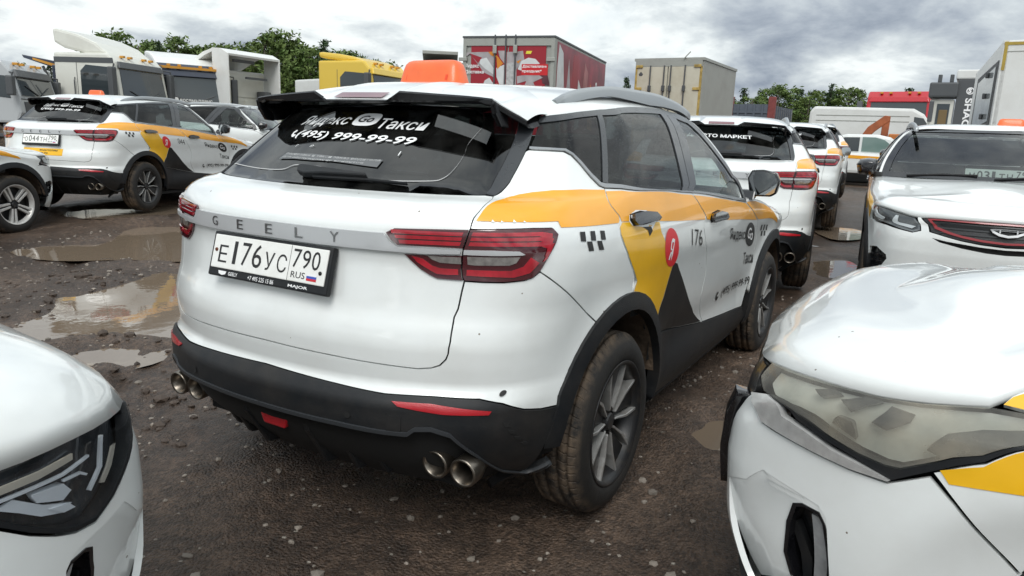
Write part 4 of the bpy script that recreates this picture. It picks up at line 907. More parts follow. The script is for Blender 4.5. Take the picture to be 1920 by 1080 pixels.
# number plate builder (returns list of (name, mesh)); region quad on the wrap surface
def plate_parts(tagn,txt,reg,rear=True,extra=True,par=None):
    if rear:
        c=Vector((-.829,0,.966));ax=Vector((0,-1,0));t=.271;ay=Vector((math.sin(t),0,math.cos(t)));n=ax.cross(ay)
    c=c+n*.016
    def q(a,b,o): return tuple(c+ax*a+ay*b+n*o)
    fr=bevelled(*prism([(-.272,-.084),(.272,-.084),(.272,.066),(-.272,.066)],lambda a,b:q(a,b,.004),lambda a,b:q(a,b,-.02)),.006,2)
    i=addp('plate_holder',fr,BLK,tagn,smooth=False)
    addp('plate',bevelled(*prism([(-.26,-.056),(.26,-.056),(.26,.056),(-.26,.056)],lambda a,b:q(a,b,.008),lambda a,b:q(a,b,.002)),.004,2),PLATE,tagn,i,smooth=False)
    def put(s,x0,x1,y0,y1,bold=0.,m=INK,o=.0086,nm='plate_letter'):
        V,F=textvf(s,1,0,bold);A=np.array(V);a0,b0=A[:,:2].min(0);a1,b1=A[:,:2].max(0)
        addp(nm,([q(x0+(v[0]-a0)/(a1-a0)*(x1-x0),y0+(v[1]-b0)/(b1-b0)*(y1-y0),o) for v in V],F),m,tagn,i,smooth=False)
    xs=[(-.228,-.186,.058),(-.170,-.128,.076),(-.118,-.076,.076),(-.066,-.022,.076),(-.008,.036,.058),(.050,.092,.058)]
    for ch,(a,b,h) in zip(txt,xs):
        if ch=='1': a+=.012;b-=.014
        put(ch,a,b,-.036,-.036+h,.0)
    for ch,a in zip(reg,(.116,.157,.198)): put(ch,a,a+.034,-.012,.046,.0)
    put('RUS',.118,.178,-.044,-.024,.004)
    for k,(m_) in enumerate((mat('flag_white',(.8,.8,.8),.5),mat('flag_blue',(.03,.08,.40),.5),mat('flag_red',(.55,.02,.03),.5))):
        addp('plate_flag',([q(.186,-.024-.0075*k,.0087),q(.228,-.024-.0075*k,.0087),q(.228,-.0315-.0075*k,.0087),q(.186,-.0315-.0075*k,.0087)],[(0,3,2,1)]),m_,tagn,i,smooth=False)
    addp('plate_divider',([q(.103,-.055,.0086),q(.1045,-.055,.0086),q(.1045,.055,.0086),q(.103,.055,.0086)],[(0,1,2,3)]),INK,tagn,i,smooth=False)
    for (a,b,m_) in ((-.242,.004,mat('rust',(.12,.035,.015),.8)),(.240,-.018,INK)):
        addp('plate_screw',xf(lathe_y([(0,.004),(.006,.003),(.007,0)],10),Matrix.Translation(q(a,b,.008))@Matrix(((0,-1,0,0),(-1,0,0,0),(0,0,1,0),(0,0,0,1)))),m_,tagn,i,smooth=False)
    if extra:
        put('+7 495 225 15 86',-.075,.045,-.078,-.064,.006,WFILM,.005,'holder_lettering');put('MAJOR',.11,.195,-.0775,-.066,.02,WFILM,.005,'holder_lettering');put('GEELY',-.17,-.125,-.076,-.064,.01,WFILM,.005,'holder_lettering')
        addp('holder_emblem',([q(-.22+a,-.070+b,.005) for a,b in ((0,.006),(.04,.006),(.036,-.004),(.02,-.008),(.004,-.004))],[(0,4,3,2,1)]),WFILM,tagn,i,smooth=False)
plate_parts('plate176','Е176УС','790')
plate_parts('plate044','О044ТН','790',extra=False)
# roof sign
def roofsign(tagn,c,k_):
    c=Vector(c);V=[];F=[]
    sec=[(0,.165,.075,0),(.012,.163,.073,.0),(.070,.150,.055,.0),(.092,.142,.047,0),(.105,.130,.036,0),(.111,.112,.024,0)];sec=[tuple(q*k_ for q in r_) for r_ in sec]
    for z,hw,hd,_ in sec:
        n=8
        for k in range(32):
            th=2*math.pi*k/32;cx=math.copysign(abs(math.cos(th))**.45,math.cos(th))*hd;cy=math.copysign(abs(math.sin(th))**.45,math.sin(th))*hw
            V.append((c.x+cx,c.y+cy,c.z+.006+z))
    for i in range(len(sec)-1):
        for k in range(32): F.append((i*32+k,i*32+(k+1)%32,(i+1)*32+(k+1)%32,(i+1)*32+k))
    F.append(tuple(range((len(sec)-1)*32,len(sec)*32)))
    s=addp('roof_sign',(V,F),ORSIGN,tagn,smooth=True)
    addp('sign_base',bevelled(*box(c.x-.077*k_,c.x+.077*k_,c.y-.168*k_,c.y+.168*k_,c.z-.008,c.z+.012),.004,1),DBLK,tagn,s,smooth=False)
    for sx in ((1,-1) if k_==1. else ()):
        for r_ in range(2):
            for k in range(5):
                y=-.118+.05*k+(.025 if r_ else 0)
                if r_ and k==4: continue
                z=.022+.030*r_
                x=.0725-.018*(z/.06);x2=.0725-.018*((z+.026)/.06)
                addp('sign_check',([(c.x+sx*(x+.0015),c.y+y,c.z+.006+z),(c.x+sx*(x+.0015),c.y+y+.026,c.z+.006+z),(c.x+sx*(x2+.0015),c.y+y+.026,c.z+.006+z+.024),(c.x+sx*(x2+.0015),c.y+y,c.z+.006+z+.024)],[(0,1,2,3)] if sx>0 else [(3,2,1,0)]),ORSIGN2,tagn,s,smooth=False)
roofsign('sign',(.29,.20,1.583),1.)
roofsign('sign2',(.60,.30,1.585),.72)

# torn wrap round the rear handle and along the stripe of the nearest taxi
film('torn_film',[(1.435,1.02),(1.47,1.042),(1.55,1.060),(1.65,1.050),(1.735,1.010),(1.69,.988),(1.65,.970),(1.622,.955),(1.605,.975),(1.55,.990),(1.45,1.003)],WFILM,'main',off=.0019,both=False)
film('torn_film',[(1.55,.99),(1.645,.985),(1.66,.968),(1.622,.95),(1.605,.974)],BFILM,'main',off=.0026,both=False)
for a,b,h in ((.745,.012,.016),(.775,.010,.010),(.815,.012,.018),(.850,.010,.010)): film('torn_film',[(a,1.056),(a+b,1.056),(a+b*.3,1.057+h*.55)],WFILM,'main',off=.0026,both=False)
# ---------------------------------------------------------------- fronts
def make_hood(tagn,vs_pts,spx,spz,name='bonnet'):
    vs=ip(vs_pts)
    us=np.linspace(3.27,UMAX,46);V=[];F=[];n1,n2=7,9
    v0=np.array([vs(u_) for u_ in us])
    def section(u_,v0_,v1_):
        vv=np.linspace(v0_,v1_,n1);P=S(np.full(n1,u_),vv)
        P0=P[-1];d=S(u_,v1_)[0]-S(u_,v1_-.03)[0];d/=np.linalg.norm(d)+1e-9
        P1=spine(u_);ch=P1-P0;Lc=np.linalg.norm(ch)
        t0=d*Lc;t1=np.array([0,ch[1],0]);H=[]
        for k in range(1,n2):
            t=k/(n2-1);H.append((2*t**3-3*t*t+1)*P0+(t**3-2*t*t+t)*t0+(-2*t**3+3*t*t)*P1+(t**3-t*t)*t1)
        return np.array(list(P)+H)
    def spine(u_):
        sx=float(np.interp(u_,*spx));return np.array([sx,0,float(pch(spz[0],spz[1],np.array([sx]))[0])])
    UR=4.16;rs_=section(UR,ip([(q[0],q[1]) for q in vs_pts])(UR),VMAX-.002)
    fy=rs_[:,1]/rs_[0,1];fz=(rs_[:,2]-rs_[0,2])/(rs_[-1,2]-rs_[0,2]);fx=np.linspace(0,1,len(rs_))
    cols_=[]
    for i,u_ in enumerate(us):
        e_=S(u_,v0[i])[0];sp_=spine(u_)
        syn=np.c_[e_[0]+(sp_[0]-e_[0])*(1-fy)**1.0,e_[1]*fy,e_[2]+(sp_[2]-e_[2])*fz]
        w_=float(np.clip((u_-UR)/.55,0,1));w_=w_*w_*(3-2*w_)
        if w_>0: syn=syn*(1-w_)+section(u_,v0[i],VMAX-.002)*w_
        base=e_-N(np.array([u_]),np.array([v0[i]]))[0]*.02
        cols_.append([base]+list(syn))
    m_=len(cols_[0]);full=[c for c in cols_]
    V=[];idx={}
    for s_ in (1,-1):
        for i,c in enumerate(full):
            for j,q in enumerate(c): idx[(s_,i,j)]=len(V);V.append((q[0],q[1]*s_,q[2]))
    for s_ in (1,-1):
        for i in range(len(full)-1):
            for j in range(m_-1):
                f=(idx[(s_,i,j)],idx[(s_,i+1,j)],idx[(s_,i+1,j+1)],idx[(s_,i,j+1)]);F.append(f if s_>0 else f[::-1])
    bm=bmesh.new();vv=[bm.verts.new(v) for v in V]
    for f in F:
        try: bm.faces.new([vv[i] for i in f])
        except ValueError: pass
    bmesh.ops.remove_doubles(bm,verts=bm.verts,dist=.0015);bm.verts.index_update()
    VF=([tuple(v.co) for v in bm.verts],[[v.index for v in f.verts] for f in bm.faces]);bm.free()
    return addp(name,VF,WHITE,tagn)
def ip(pts): 
    xs=[q[0] for q in pts];ys_=[q[1] for q in pts];return lambda u_: float(np.interp(u_,xs,ys_))
SPX=([3.27,3.6,4.02,4.42,4.66,4.80,5.2,UMAX],[2.06,2.22,2.55,2.86,3.0,3.04,3.09,3.10]);SPZ=([2.0,2.06,2.3,2.6,2.9,3.04,3.10],[1.10,1.10,1.10,1.08,1.035,.99,.967])
FR_LO=[(3.60,.50),(3.625,.62),(3.63,.72),(3.60,.80),(3.53,.864),(3.40,.915)]
def low_edge(): return [inv(2.6+RO*math.cos(R(a)),.345+RO*math.sin(R(a))) for a in (5,18,30,42,52)]
LENS=glassmat('lamp_lens',(.80,.82,.82),ior=1.5)
BOWL=mat('lamp_bowl',(.30,.305,.31),.25,metal=.5);LAMPD=mat('lamp_dark',(.015,.016,.018),.25,coat=.5)
LED=mat('led_bar',(.78,.80,.82),.2,coat=.6)
# ---- front A (red-lined grille)
hA=[(3.27,.99),(3.6,.985),(4.0,1.03),(4.2,1.06),(4.36,1.02),(4.44,.975),(4.6,1.005),(4.7,1.018),(4.816,1.005),(4.923,.95),(4.965,.942),(5.131,.936),(5.314,.951),(UMAX,.954)]
make_hood('frontA',hA,SPX,SPZ)
fenA=[(3.245,.975),(3.27,.99),(3.6,.985),(4.0,1.03),(4.2,1.06),(4.36,1.02),(4.435,.972),(4.484,.76),(4.44,.70)]+[inv(2.6+RO*math.cos(R(a)),.345+RO*math.sin(R(a))) for a in range(44,170,6)]+FR_LO
fA=addpanel('front_fender',fenA,WHITE,'frontA',g=.035)
lampA=[(4.445,.97),(4.6,.999),(4.697,1.012),(4.816,.999),(4.920,.945),(4.948,.834),(4.978,.676),(4.93,.657),(4.836,.671),(4.729,.69),(4.591,.699),(4.518,.715),(4.488,.758)]
lA=addpanel('headlight',lampA,BOWL,'frontA',off=-.03,depth=.02,g=.03,gap=.003)
addpanel('lamp_insert',[tuple(q) for q in inset(dedupe(lampA),.018)],mat('lamp_inner',(.10,.105,.11),.25,metal=.4,coat=.4),'frontA',parent=lA,off=-.026,depth=.004,g=.03,gap=0)
for q in ([(4.53,.76),(4.55,.735),(4.575,.728),(4.69,.717),(4.70,.735),(4.60,.748),(4.575,.79),(4.57,.93),(4.55,.93)],[(4.77,.72),(4.79,.702),(4.81,.696),(4.92,.680),(4.945,.695),(4.83,.715),(4.81,.75),(4.805,.93),(4.785,.93)]):
    addpanel('led_bar',q,LED,'frontA',parent=lA,off=-.012,depth=.008,g=.05,gap=0)
addpanel('lens',lampA,LENS,'frontA',parent=lA,off=.001,depth=.0,g=.03,gap=.003)
grA=[(4.972,.930),(5.131,.927),(5.314,.941),(UMAX,.944)];grl=[(4.990,.861),(5.044,.669),(5.149,.644),(5.243,.625),(5.362,.610),(UMAX,.603)]
def symn(half): return half+[(2*UMAX-a,b) for a,b in half[::-1] if a<UMAX-.001]
# nose panels cross the centre line: evaluated in one go with coordinates running past UMAX
S_raw,N_raw=S,N
def wrapu(u_): u_=np.asarray(u_,float);return np.where(u_>UMAX,u_-2*UMAX,u_)
def S2(u_,v_): return S_raw(wrapu(np.atleast_1d(u_)),np.atleast_1d(v_))
def N2(u_,v_):
    e_=.004;u_=np.atleast_1d(np.asarray(u_,float));v_=np.atleast_1d(np.asarray(v_,float))
    a=S2(u_+e_,v_)-S2(u_-e_,v_);b=S2(u_,v_+e_)-S2(u_,v_-e_);n=np.cross(a,b);return n/(np.linalg.norm(n,axis=1)[:,None]+1e-12)
def nosepanel(name,half,m,tagn,parent=None,holes=(),**k):
    global S,N
    S,N=S2,N2
    lo=[q for q in half];poly=lo+[(2*UMAX-a,b) for a,b in half[::-1] if a<UMAX-.001]
    r=addpanel(name,poly,m,tagn,parent=parent,both=False,holes=holes,**k)
    S,N=S_raw,N_raw
    return r
GMESH=mat('grille_mesh',(.012,.012,.013),.35,coat=.4,bump=1.,bscale=120)
half_gr=[(UMAX,.603)]+grl[::-1][1:]+grA[:-1]+[(UMAX,.884)]
half_gr=grA[::-1]+grl   # centre top -> corner -> centre bottom
gA=nosepanel('grille',half_gr,GMESH,'frontA',off=-.02,depth=.02,g=.04)
redh=[(UMAX,.930),(5.315,.926),(5.134,.912),(5.01,.910),(5.035,.80),(5.07,.690),(5.16,.662),(5.25,.642),(5.37,.626),(UMAX,.618)]
redi=[(UMAX,.895),(5.315,.89),(5.145,.878),(5.040,.872),(5.058,.79),(5.085,.703),(5.17,.676),(5.25,.657),(5.37,.641),(UMAX,.633)]
hole=[(a,b) for a,b in redi]+[(2*UMAX-a,b) for a,b in redi[::-1] if a<UMAX-.001]
nosepanel('grille_frame',redh,mat('red_accent',(.28,.015,.02),.25,coat=.6),'frontA',parent=gA,off=-.002,depth=.012,g=.05,gap=0,holes=[hole])
for vv in (.67,.70,.73,.76,.79,.82):
    a0=5.06+.0*vv
    nosepanel('grille_bar',[(UMAX,vv+.006),(5.10 if vv<.8 else 5.08,vv+.004),(5.10 if vv<.8 else 5.08,vv-.004),(UMAX,vv-.006)],LAMPD,'frontA',parent=gA,off=-.010,depth=.008,g=.08,gap=0)
emb=[(UMAX,.765),(5.43,.763),(5.402,.735),(5.42,.690),(5.46,.672),(UMAX,.664)];embi=[(UMAX,.750),(5.437,.748),(5.418,.733),(5.431,.700),(5.465,.685),(UMAX,.678)]
nosepanel('emblem',emb,SILV,'frontA',parent=gA,off=.022,depth=.02,g=.05,gap=0,holes=[embi+[(2*UMAX-a,b) for a,b in embi[::-1] if a<UMAX-.001]])
nosepanel('emblem_bar',[(UMAX,.722),(5.41,.722),(5.41,.714),(UMAX,.714)],SILV,'frontA',parent=gA,off=.022,depth=.02,g=.05,gap=0)
for a in (5.463,2*UMAX-5.463):
    global_s=(S,N);S,N=S2,N2;addpanel('emblem_bar',[(a-.004,.75),(a+.004,.75),(a+.004,.69),(a-.004,.69)],SILV,'frontA',parent=gA,both=False,off=.022,depth=.02,gap=0);S,N=global_s
slotA=[(5.058,.624),(5.154,.608),(5.364,.589),(UMAX,.583)];slotl=[(5.109,.597),(5.251,.569),(5.40,.55),(UMAX,.545)]
slot_h=slotA+[(2*UMAX-a,b) for a,b in slotA[::-1][1:]]+[(2*UMAX-a,b) for a,b in slotl[:-1]]+slotl[::-1]
fogA=[(4.55,.486),(4.662,.499),(4.763,.451),(4.774,.42),(4.735,.365),(4.56,.30),(4.54,.408)];fogm=[(2*UMAX-a,b) for a,b in fogA[::-1]]
bumA=[(UMAX,.598),(5.362,.606),(5.243,.621),(5.149,.640),(5.040,.665),(4.985,.86),(4.967,.933),(4.940,.935),(4.953,.834),(4.984,.668),(4.93,.650),(4.836,.664),(4.729,.683),(4.591,.692),(4.50,.705),(4.44,.695)]+low_edge()[::-1]+[inv(3.09,.27),(4.75,.09),(5.1,.08),(UMAX,.08)]
bA=nosepanel('front_bumper',bumA,WHITE,'frontA',g=.035,holes=[slot_h,fogA,fogm])
nosepanel('lower_intake',[(UMAX,.60),(5.05,.63),(5.05,.54),(UMAX,.53)],DBLK,'frontA',parent=bA,off=-.03,depth=0,g=.06,gap=0)
addpanel('fog_recess',[tuple(q) for q in inset(dedupe(fogA),-.012)],LAMPD,'frontA',parent=(bA,bA),off=-.035,depth=0,g=.04,gap=0)
for k in range(3): addpanel('fog_bar',[(4.56+.01*k,.44-.05*k),(4.75-.01*k,.44-.05*k),(4.75-.01*k,.425-.05*k),(4.56+.01*k,.425-.05*k)],GBLK,'frontA',parent=(bA,bA),off=-.012,depth=.01,gap=0)
nosepanel('front_lip',[(UMAX,.20),(5.0,.20),(4.80,.16),(4.72,.05),(5.1,.02),(UMAX,.02)],BLK,'frontA',parent=bA,off=.012,depth=.03,g=.06,gap=0)
addpanel('fender_film',[(3.93,1.0),(4.0,1.022),(4.2,1.05),(4.35,1.01),(4.427,.965),(4.472,.79),(4.36,.70),(4.25,.78),(4.197,.84),(4.05,.90)],YELLOW,'filmA',off=.0016,depth=0,gap=0)
# wipers, seen through and on the screen
for (a0,a1) in ((-.75,-.10),(.05,.68)):
    q0=Vector(wspt(.985,a0));q1=Vector(wspt(.93,a1));addp('front_wiper',tube([q0+Vector((.01,0,.012)),q0.lerp(q1,.5)+Vector((.02,0,.022)),q1+Vector((.012,0,.012))],.009,6),BLK,'base')
# ---- fronts R and L (newer nose, grey lamps)
use(True)
WXB=2.30
SPXB=([3.27,3.6,4.02,4.42,4.66,4.80,5.2,UMAX],[2.06,2.22,2.52,2.80,2.93,2.98,3.04,3.06]);SPZB=([2.0,2.06,2.3,2.6,2.9,3.0,3.06],[1.10,1.10,1.105,1.09,1.035,.995,.974])
hR=[(3.27,.99),(3.6,.985),(4.0,1.05),(4.2,1.14),(4.262,1.135),(4.275,1.11),(4.292,1.075),(4.304,1.032),(4.314,1.022),(4.372,1.002),(4.436,.981),(4.517,.974),(4.584,.983),(4.66,.994),(4.738,1.0),(4.794,.997),(4.9,.97),(5.2,.95),(UMAX,.95)]
hdR=make_hood('frontR',hR,SPXB,SPZB)
fenR=[(3.245,.975),(3.27,.99),(3.6,.985),(4.0,1.05),(4.2,1.14),(4.262,1.133),(4.272,1.108),(4.289,1.072),(4.300,1.030),(4.255,1.018),(4.10,.985),(4.09,.95),(4.15,.885),(4.241,.80),(4.30,.712),(4.39,.661),(4.333,.607),(4.267,.542),(4.205,.476)]+[inv(WXB+RO*math.cos(R(a)),.345+RO*math.sin(R(a))) for a in range(34,170,6)]+FR_LO
fR=addpanel('front_fender',fenR,WHITE,'frontR',g=.035,gap=.005)
lampR=[(4.105,.98),(4.258,1.012),(4.312,1.015),(4.372,.995),(4.436,.974),(4.517,.967),(4.584,.976),(4.66,.987),(4.738,.993),(4.80,.990),(4.80,.90),(4.765,.80),(4.717,.752),(4.672,.706),(4.607,.680),(4.532,.658),(4.476,.648),(4.445,.650),(4.376,.686),(4.304,.734),(4.244,.828),(4.15,.89)]
HAZE=bpy.data.materials.new('hazed_lens');HAZE.use_nodes=True
def _haze(m_):
    t=m_.node_tree;t.nodes.clear();l=t.links.new;o_=t.nodes.new('ShaderNodeOutputMaterial');tr=t.nodes.new('ShaderNodeBsdfTransparent');tr.inputs[0].default_value=(.75,.76,.72,1)
    pb=t.nodes.new('ShaderNodeBsdfPrincipled');pb.inputs['Roughness'].default_value=.18;pb.inputs['Coat Weight'].default_value=.6
    tcn=t.nodes.new('ShaderNodeTexCoord');n=t.nodes.new('ShaderNodeTexNoise');l(tcn.outputs['Object'],n.inputs['Vector']);n.inputs['Scale'].default_value=7;n.inputs['Detail'].default_value=7
    cr_=t.nodes.new('ShaderNodeValToRGB');l(n.outputs[0],cr_.inputs[0]);cr_.color_ramp.elements[0].color=(.52,.51,.47,1);cr_.color_ramp.elements[1].color=(.62,.56,.44,1);cr_.color_ramp.elements[0].position=.35;cr_.color_ramp.elements[1].position=.7
    l(cr_.outputs[0],pb.inputs['Base Color']);r=t.nodes.new('ShaderNodeMapRange');l(n.outputs[0],r.inputs[0]);r.inputs[1].default_value=.3;r.inputs[2].default_value=.7;r.inputs[3].default_value=.12;r.inputs[4].default_value=.40
    mx_=t.nodes.new('ShaderNodeMixShader');l(r.outputs[0],mx_.inputs[0]);l(tr.outputs[0],mx_.inputs[1]);l(pb.outputs[0],mx_.inputs[2]);l(mx_.outputs[0],o_.inputs[0])
_haze(HAZE)
lR=addpanel('headlight',lampR,mat('lamp_bowl_pale',(.60,.605,.57),.30,metal=0.,coat=.4,var=.25,vscale=9),'frontR',off=-.035,depth=.03,g=.03,gap=.002)
for q in ([(4.595,.916),(4.546,.960),(4.508,.955),(4.54,.909),(4.564,.826)],[(4.518,.785),(4.488,.940),(4.438,.921),(4.442,.853),(4.485,.741)],[(4.66,.94),(4.62,.965),(4.60,.95),(4.64,.90)],[(4.60,.70),(4.545,.68),(4.56,.74),(4.59,.76)]):
    addpanel('lamp_insert',q,LAMPD,'frontR',parent=lR,off=-.012,depth=.02,g=.03,gap=0)
addpanel('side_marker',[(4.402,.700),(4.371,.828),(4.314,.904),(4.25,.933),(4.13,.95),(4.15,.90),(4.246,.835),(4.305,.742),(4.375,.692)],mat('ribbed_lens',(.045,.048,.05),.15,coat=1.,var=.5,vscale=60),'frontR',parent=lR,off=-.006,depth=.01,g=.03,gap=0)
addpanel('lens',lampR,HAZE,'frontR',parent=lR,off=.0015,depth=.0,g=.03,gap=.002)
addpanel('lamp_seal',[(4.10,.955),(4.15,.888),(4.243,.826),(4.304,.732),(4.376,.684),(4.445,.648),(4.475,.646),(4.532,.656),(4.607,.678),(4.672,.703),(4.715,.765),(4.745,.79),(4.745,.775),(4.715,.745),(4.672,.690),(4.607,.667),(4.532,.645),(4.462,.618),(4.39,.660),(4.30,.714),(4.241,.802),(4.15,.872)],BLK,'frontR',parent=lR,off=.001,depth=.03,g=.02,gap=0)
addpanel('chrome_strip',[(4.795,.75),(4.745,.785),(4.715,.735),(4.699,.689),(4.642,.672),(4.59,.652),(4.531,.638),(4.46,.620),(4.468,.615),(4.549,.619),(4.627,.631),(4.685,.640),(4.745,.648),(4.785,.69)],mat('dull_chrome',(.62,.62,.61),.22,metal=.45,coat=.5,var=.15,vscale=40),'frontR',off=.008,depth=.02,g=.025,gap=.001)
addpanel('fender_film',[(4.372,.669),(4.30,.70),(4.241,.785),(4.15,.855),(4.0,.88),(3.7,.88),(3.7,.75),(4.0,.715),(4.23,.664),(4.352,.646)],YELLOW,'frontR',off=.0016,depth=0,gap=0)
addpanel('fender_film',[(4.294,1.032),(4.283,1.068),(4.262,1.10),(4.2,1.12),(4.0,1.04),(4.0,1.0),(4.1,.992),(4.25,1.024)],YELLOW,'frontR',off=.0016,depth=0,gap=0)
slotR=[(4.668,.462),(4.646,.476),(4.606,.473),(4.591,.447),(4.566,.333),(4.558,.19),(4.655,.165),(4.690,.30),(4.685,.40)]
facet=[(4.84,.44),(4.764,.475),(4.726,.53),(4.673,.516),(4.606,.497),(4.585,.471),(4.558,.333),(4.55,.16),(4.80,.15)]
fm=lambda L_:[(2*UMAX-a,b) for a,b in L_[::-1]]
bumR=[(UMAX,.33),(4.98,.35),(4.91,.45),(4.86,.60),(4.80,.735),(4.785,.688),(4.745,.645),(4.685,.637),(4.627,.628),(4.549,.616),(4.468,.611),(4.388,.651),(4.336,.609),(4.272,.546),(4.210,.480)]+[inv(WXB+RO*math.cos(R(a)),.345+RO*math.sin(R(a))) for a in (30,18,5)]+[inv(2.80,.27),(4.75,.09),(5.1,.08),(UMAX,.08)]
def bumperB(tagn,poly):
    b_=nosepanel('front_bumper',poly,WHITE,tagn,g=.03,holes=[facet,fm(facet)],gap=.003)
    def fo(a,b): 
        e=float(np.interp(a,[4.55,4.585,4.606,4.673,4.726,4.764,4.84],[.35,.471,.497,.516,.53,.475,.44]));return -.055*(1-math.exp(-max(0.,e-b)/.09))*min(1,max(0,(4.86-a)/.1))-.001
    addpanel('bumper_facet',facet,WHITE,tagn,parent=(b_,b_),off=fo,depth=.0,g=.02,gap=0,holes=[slotR])
    addpanel('lamp_recess',[tuple(q) for q in inset(dedupe(slotR),-.006)],LAMPD,tagn,parent=(b_,b_),off=lambda a,b:fo(a,b)-.05,depth=0,g=.03,gap=0)
    addpanel('recess_rim',slotR,GBLK,tagn,parent=(b_,b_),off=lambda a,b:fo(a,b)+.003,depth=.05,g=.02,gap=0,holes=[[tuple(q) for q in inset(dedupe(slotR),.009)]])
    addpanel('light_bar',[(4.628,.452),(4.606,.452),(4.590,.33),(4.585,.22),(4.612,.21),(4.62,.33)],mat('clear_bar',(.34,.345,.35),.15,coat=1.,var=.2,vscale=30),tagn,parent=(b_,b_),off=lambda a,b:fo(a,b)-.004,depth=.02,g=.03,gap=0)
    addpanel('intake_blade',[(4.685,.385),(4.672,.40),(4.632,.30),(4.625,.20),(4.645,.19),(4.66,.30)],BLK,tagn,parent=(b_,b_),off=lambda a,b:fo(a,b)-.022,depth=.02,g=.03,gap=0)
    nosepanel('grille',[(UMAX,.90),(5.2,.92),(4.95,.95),(4.84,.96),(4.81,.76),(4.87,.60),(4.92,.45),(4.99,.345),(UMAX,.325)],GMESH,tagn,off=-.012,depth=.02,g=.05)
    if tagn=='frontR': addpanel('grille_frame',[(4.83,.70),(4.875,.56),(4.93,.38),(4.975,.40),(4.92,.57),(4.875,.72)],GBLK,tagn,off=.020,depth=.03,g=.03,gap=0)
    nosepanel('front_lip',[(UMAX,.17),(5.0,.17),(4.80,.14),(4.72,.05),(5.1,.02),(UMAX,.02)],BLK,tagn,parent=b_,off=.016,depth=.03,g=.06,gap=0)
    return b_
bumperB('frontR',bumR)
hL=[(3.27,.99),(3.6,.985),(4.0,1.0),(4.1,.93),(4.18,.85),(4.26,.79),(4.34,.776),(4.42,.774),(4.477,.773),(4.535,.767),(4.587,.774),(4.663,.776),(4.718,.787),(4.783,.798),(4.84,.81),(5.0,.88),(UMAX,.90)]
make_hood('frontL',hL,SPXB,SPZB)
lampL=[(4.33,.742),(4.40,.712),(4.474,.700),(4.584,.699),(4.64,.700),(4.745,.725),(4.82,.76),(4.83,.70),(4.785,.655),(4.745,.626),(4.715,.589),(4.694,.566),(4.668,.553),(4.629,.556),(4.593,.568),(4.555,.586),(4.511,.614),(4.469,.640),(4.40,.69)]
gaskL=[(4.325,.735),(4.40,.683),(4.468,.630),(4.52,.595),(4.573,.566),(4.612,.548),(4.654,.541),(4.697,.567),(4.75,.615),(4.79,.645),(4.84,.70),(4.86,.76)]
fenL=[(3.245,.975),(3.27,.99),(3.6,.985),(4.0,1.0),(4.1,.93),(4.18,.85),(4.26,.79),(4.30,.783),(4.315,.738),(4.33,.66),(4.25,.55),(4.205,.476)]+[inv(WXB+RO*math.cos(R(a)),.345+RO*math.sin(R(a))) for a in range(34,170,6)]+FR_LO
addpanel('front_fender',fenL,WHITE,'frontL',g=.035,gap=.003)
lL=addpanel('headlight',gaskL+[(4.83,.80),(4.783,.79),(4.718,.78),(4.663,.768),(4.587,.767),(4.535,.760),(4.477,.766),(4.40,.772),(4.34,.80)],mat('lamp_bowl_blue',(.07,.078,.088),.2,metal=.5,coat=.8,var=.5,vscale=14),'frontL',off=-.035,depth=.03,g=.03,gap=0)
addpanel('lamp_reflector',[(4.47,.655),(4.512,.632),(4.555,.605),(4.60,.590),(4.62,.60),(4.56,.625),(4.50,.662)],LED,'frontL',parent=lL,off=-.012,depth=.006,gap=0)
for q in ([(4.535,.655),(4.60,.648),(4.618,.626),(4.60,.615),(4.545,.636)],[(4.57,.612),(4.612,.603),(4.625,.588),(4.60,.59)]): addpanel('lamp_reflector',q,LED,'frontL',parent=lL,off=-.010,depth=.015,gap=0)
for q in ([(4.46,.672),(4.60,.668),(4.66,.676),(4.66,.672),(4.60,.663),(4.46,.667)],[(4.60,.655),(4.64,.652),(4.655,.640),(4.651,.638),(4.637,.648),(4.60,.651)],[(4.66,.60),(4.69,.635),(4.70,.70),(4.694,.70),(4.683,.637),(4.655,.605)]): addpanel('chrome_line',q,LED,'frontL',parent=lL,off=-.009,depth=.006,gap=0)
addpanel('led_bar',[(4.44,.692),(4.55,.690),(4.62,.694),(4.62,.684),(4.55,.679),(4.45,.680)],mat('led_warm',(.55,.50,.42),.25,coat=.5),'frontL',parent=lL,off=-.008,depth=.004,gap=0)
addpanel('led_bar',[(4.69,.60),(4.712,.625),(4.735,.66),(4.722,.66),(4.70,.628),(4.68,.605)],mat('led_warm',(.55,.50,.42),.25,coat=.5),'frontL',parent=lL,off=-.008,depth=.004,gap=0)
SMOKE=glassmat('smoked_lens',(.80,.83,.86),ior=1.5)
addpanel('lens',lampL,SMOKE,'frontL',parent=lL,off=.002,depth=.0,g=.03,gap=.0)
addpanel('lamp_seal',gaskL+[tuple(q) for q in [(4.845,.76),(4.828,.70),(4.783,.653),(4.743,.624),(4.692,.573),(4.654,.550),(4.612,.557),(4.573,.575),(4.52,.605),(4.468,.640),(4.40,.692)]],BLK,'frontL',parent=lL,off=.003,depth=.03,g=.02,gap=0)
bumL=[(UMAX,.33),(4.98,.35),(4.91,.45),(4.88,.60),(4.865,.755),(4.843,.70),(4.793,.642),(4.752,.611),(4.698,.563),(4.654,.537),(4.612,.544),(4.573,.562),(4.52,.591),(4.468,.626),(4.40,.680),(4.335,.725),(4.335,.66),(4.255,.55),(4.210,.480)]+[inv(WXB+RO*math.cos(R(a)),.345+RO*math.sin(R(a))) for a in (30,18,5)]+[inv(2.80,.27),(4.75,.09),(5.1,.08),(UMAX,.08)]
bumperB('frontL',bumL)
addpanel('arch_trim',ring(WXB,186,8),BLK,'archB',off=.012,depth=.05,g=.03,gap=0)
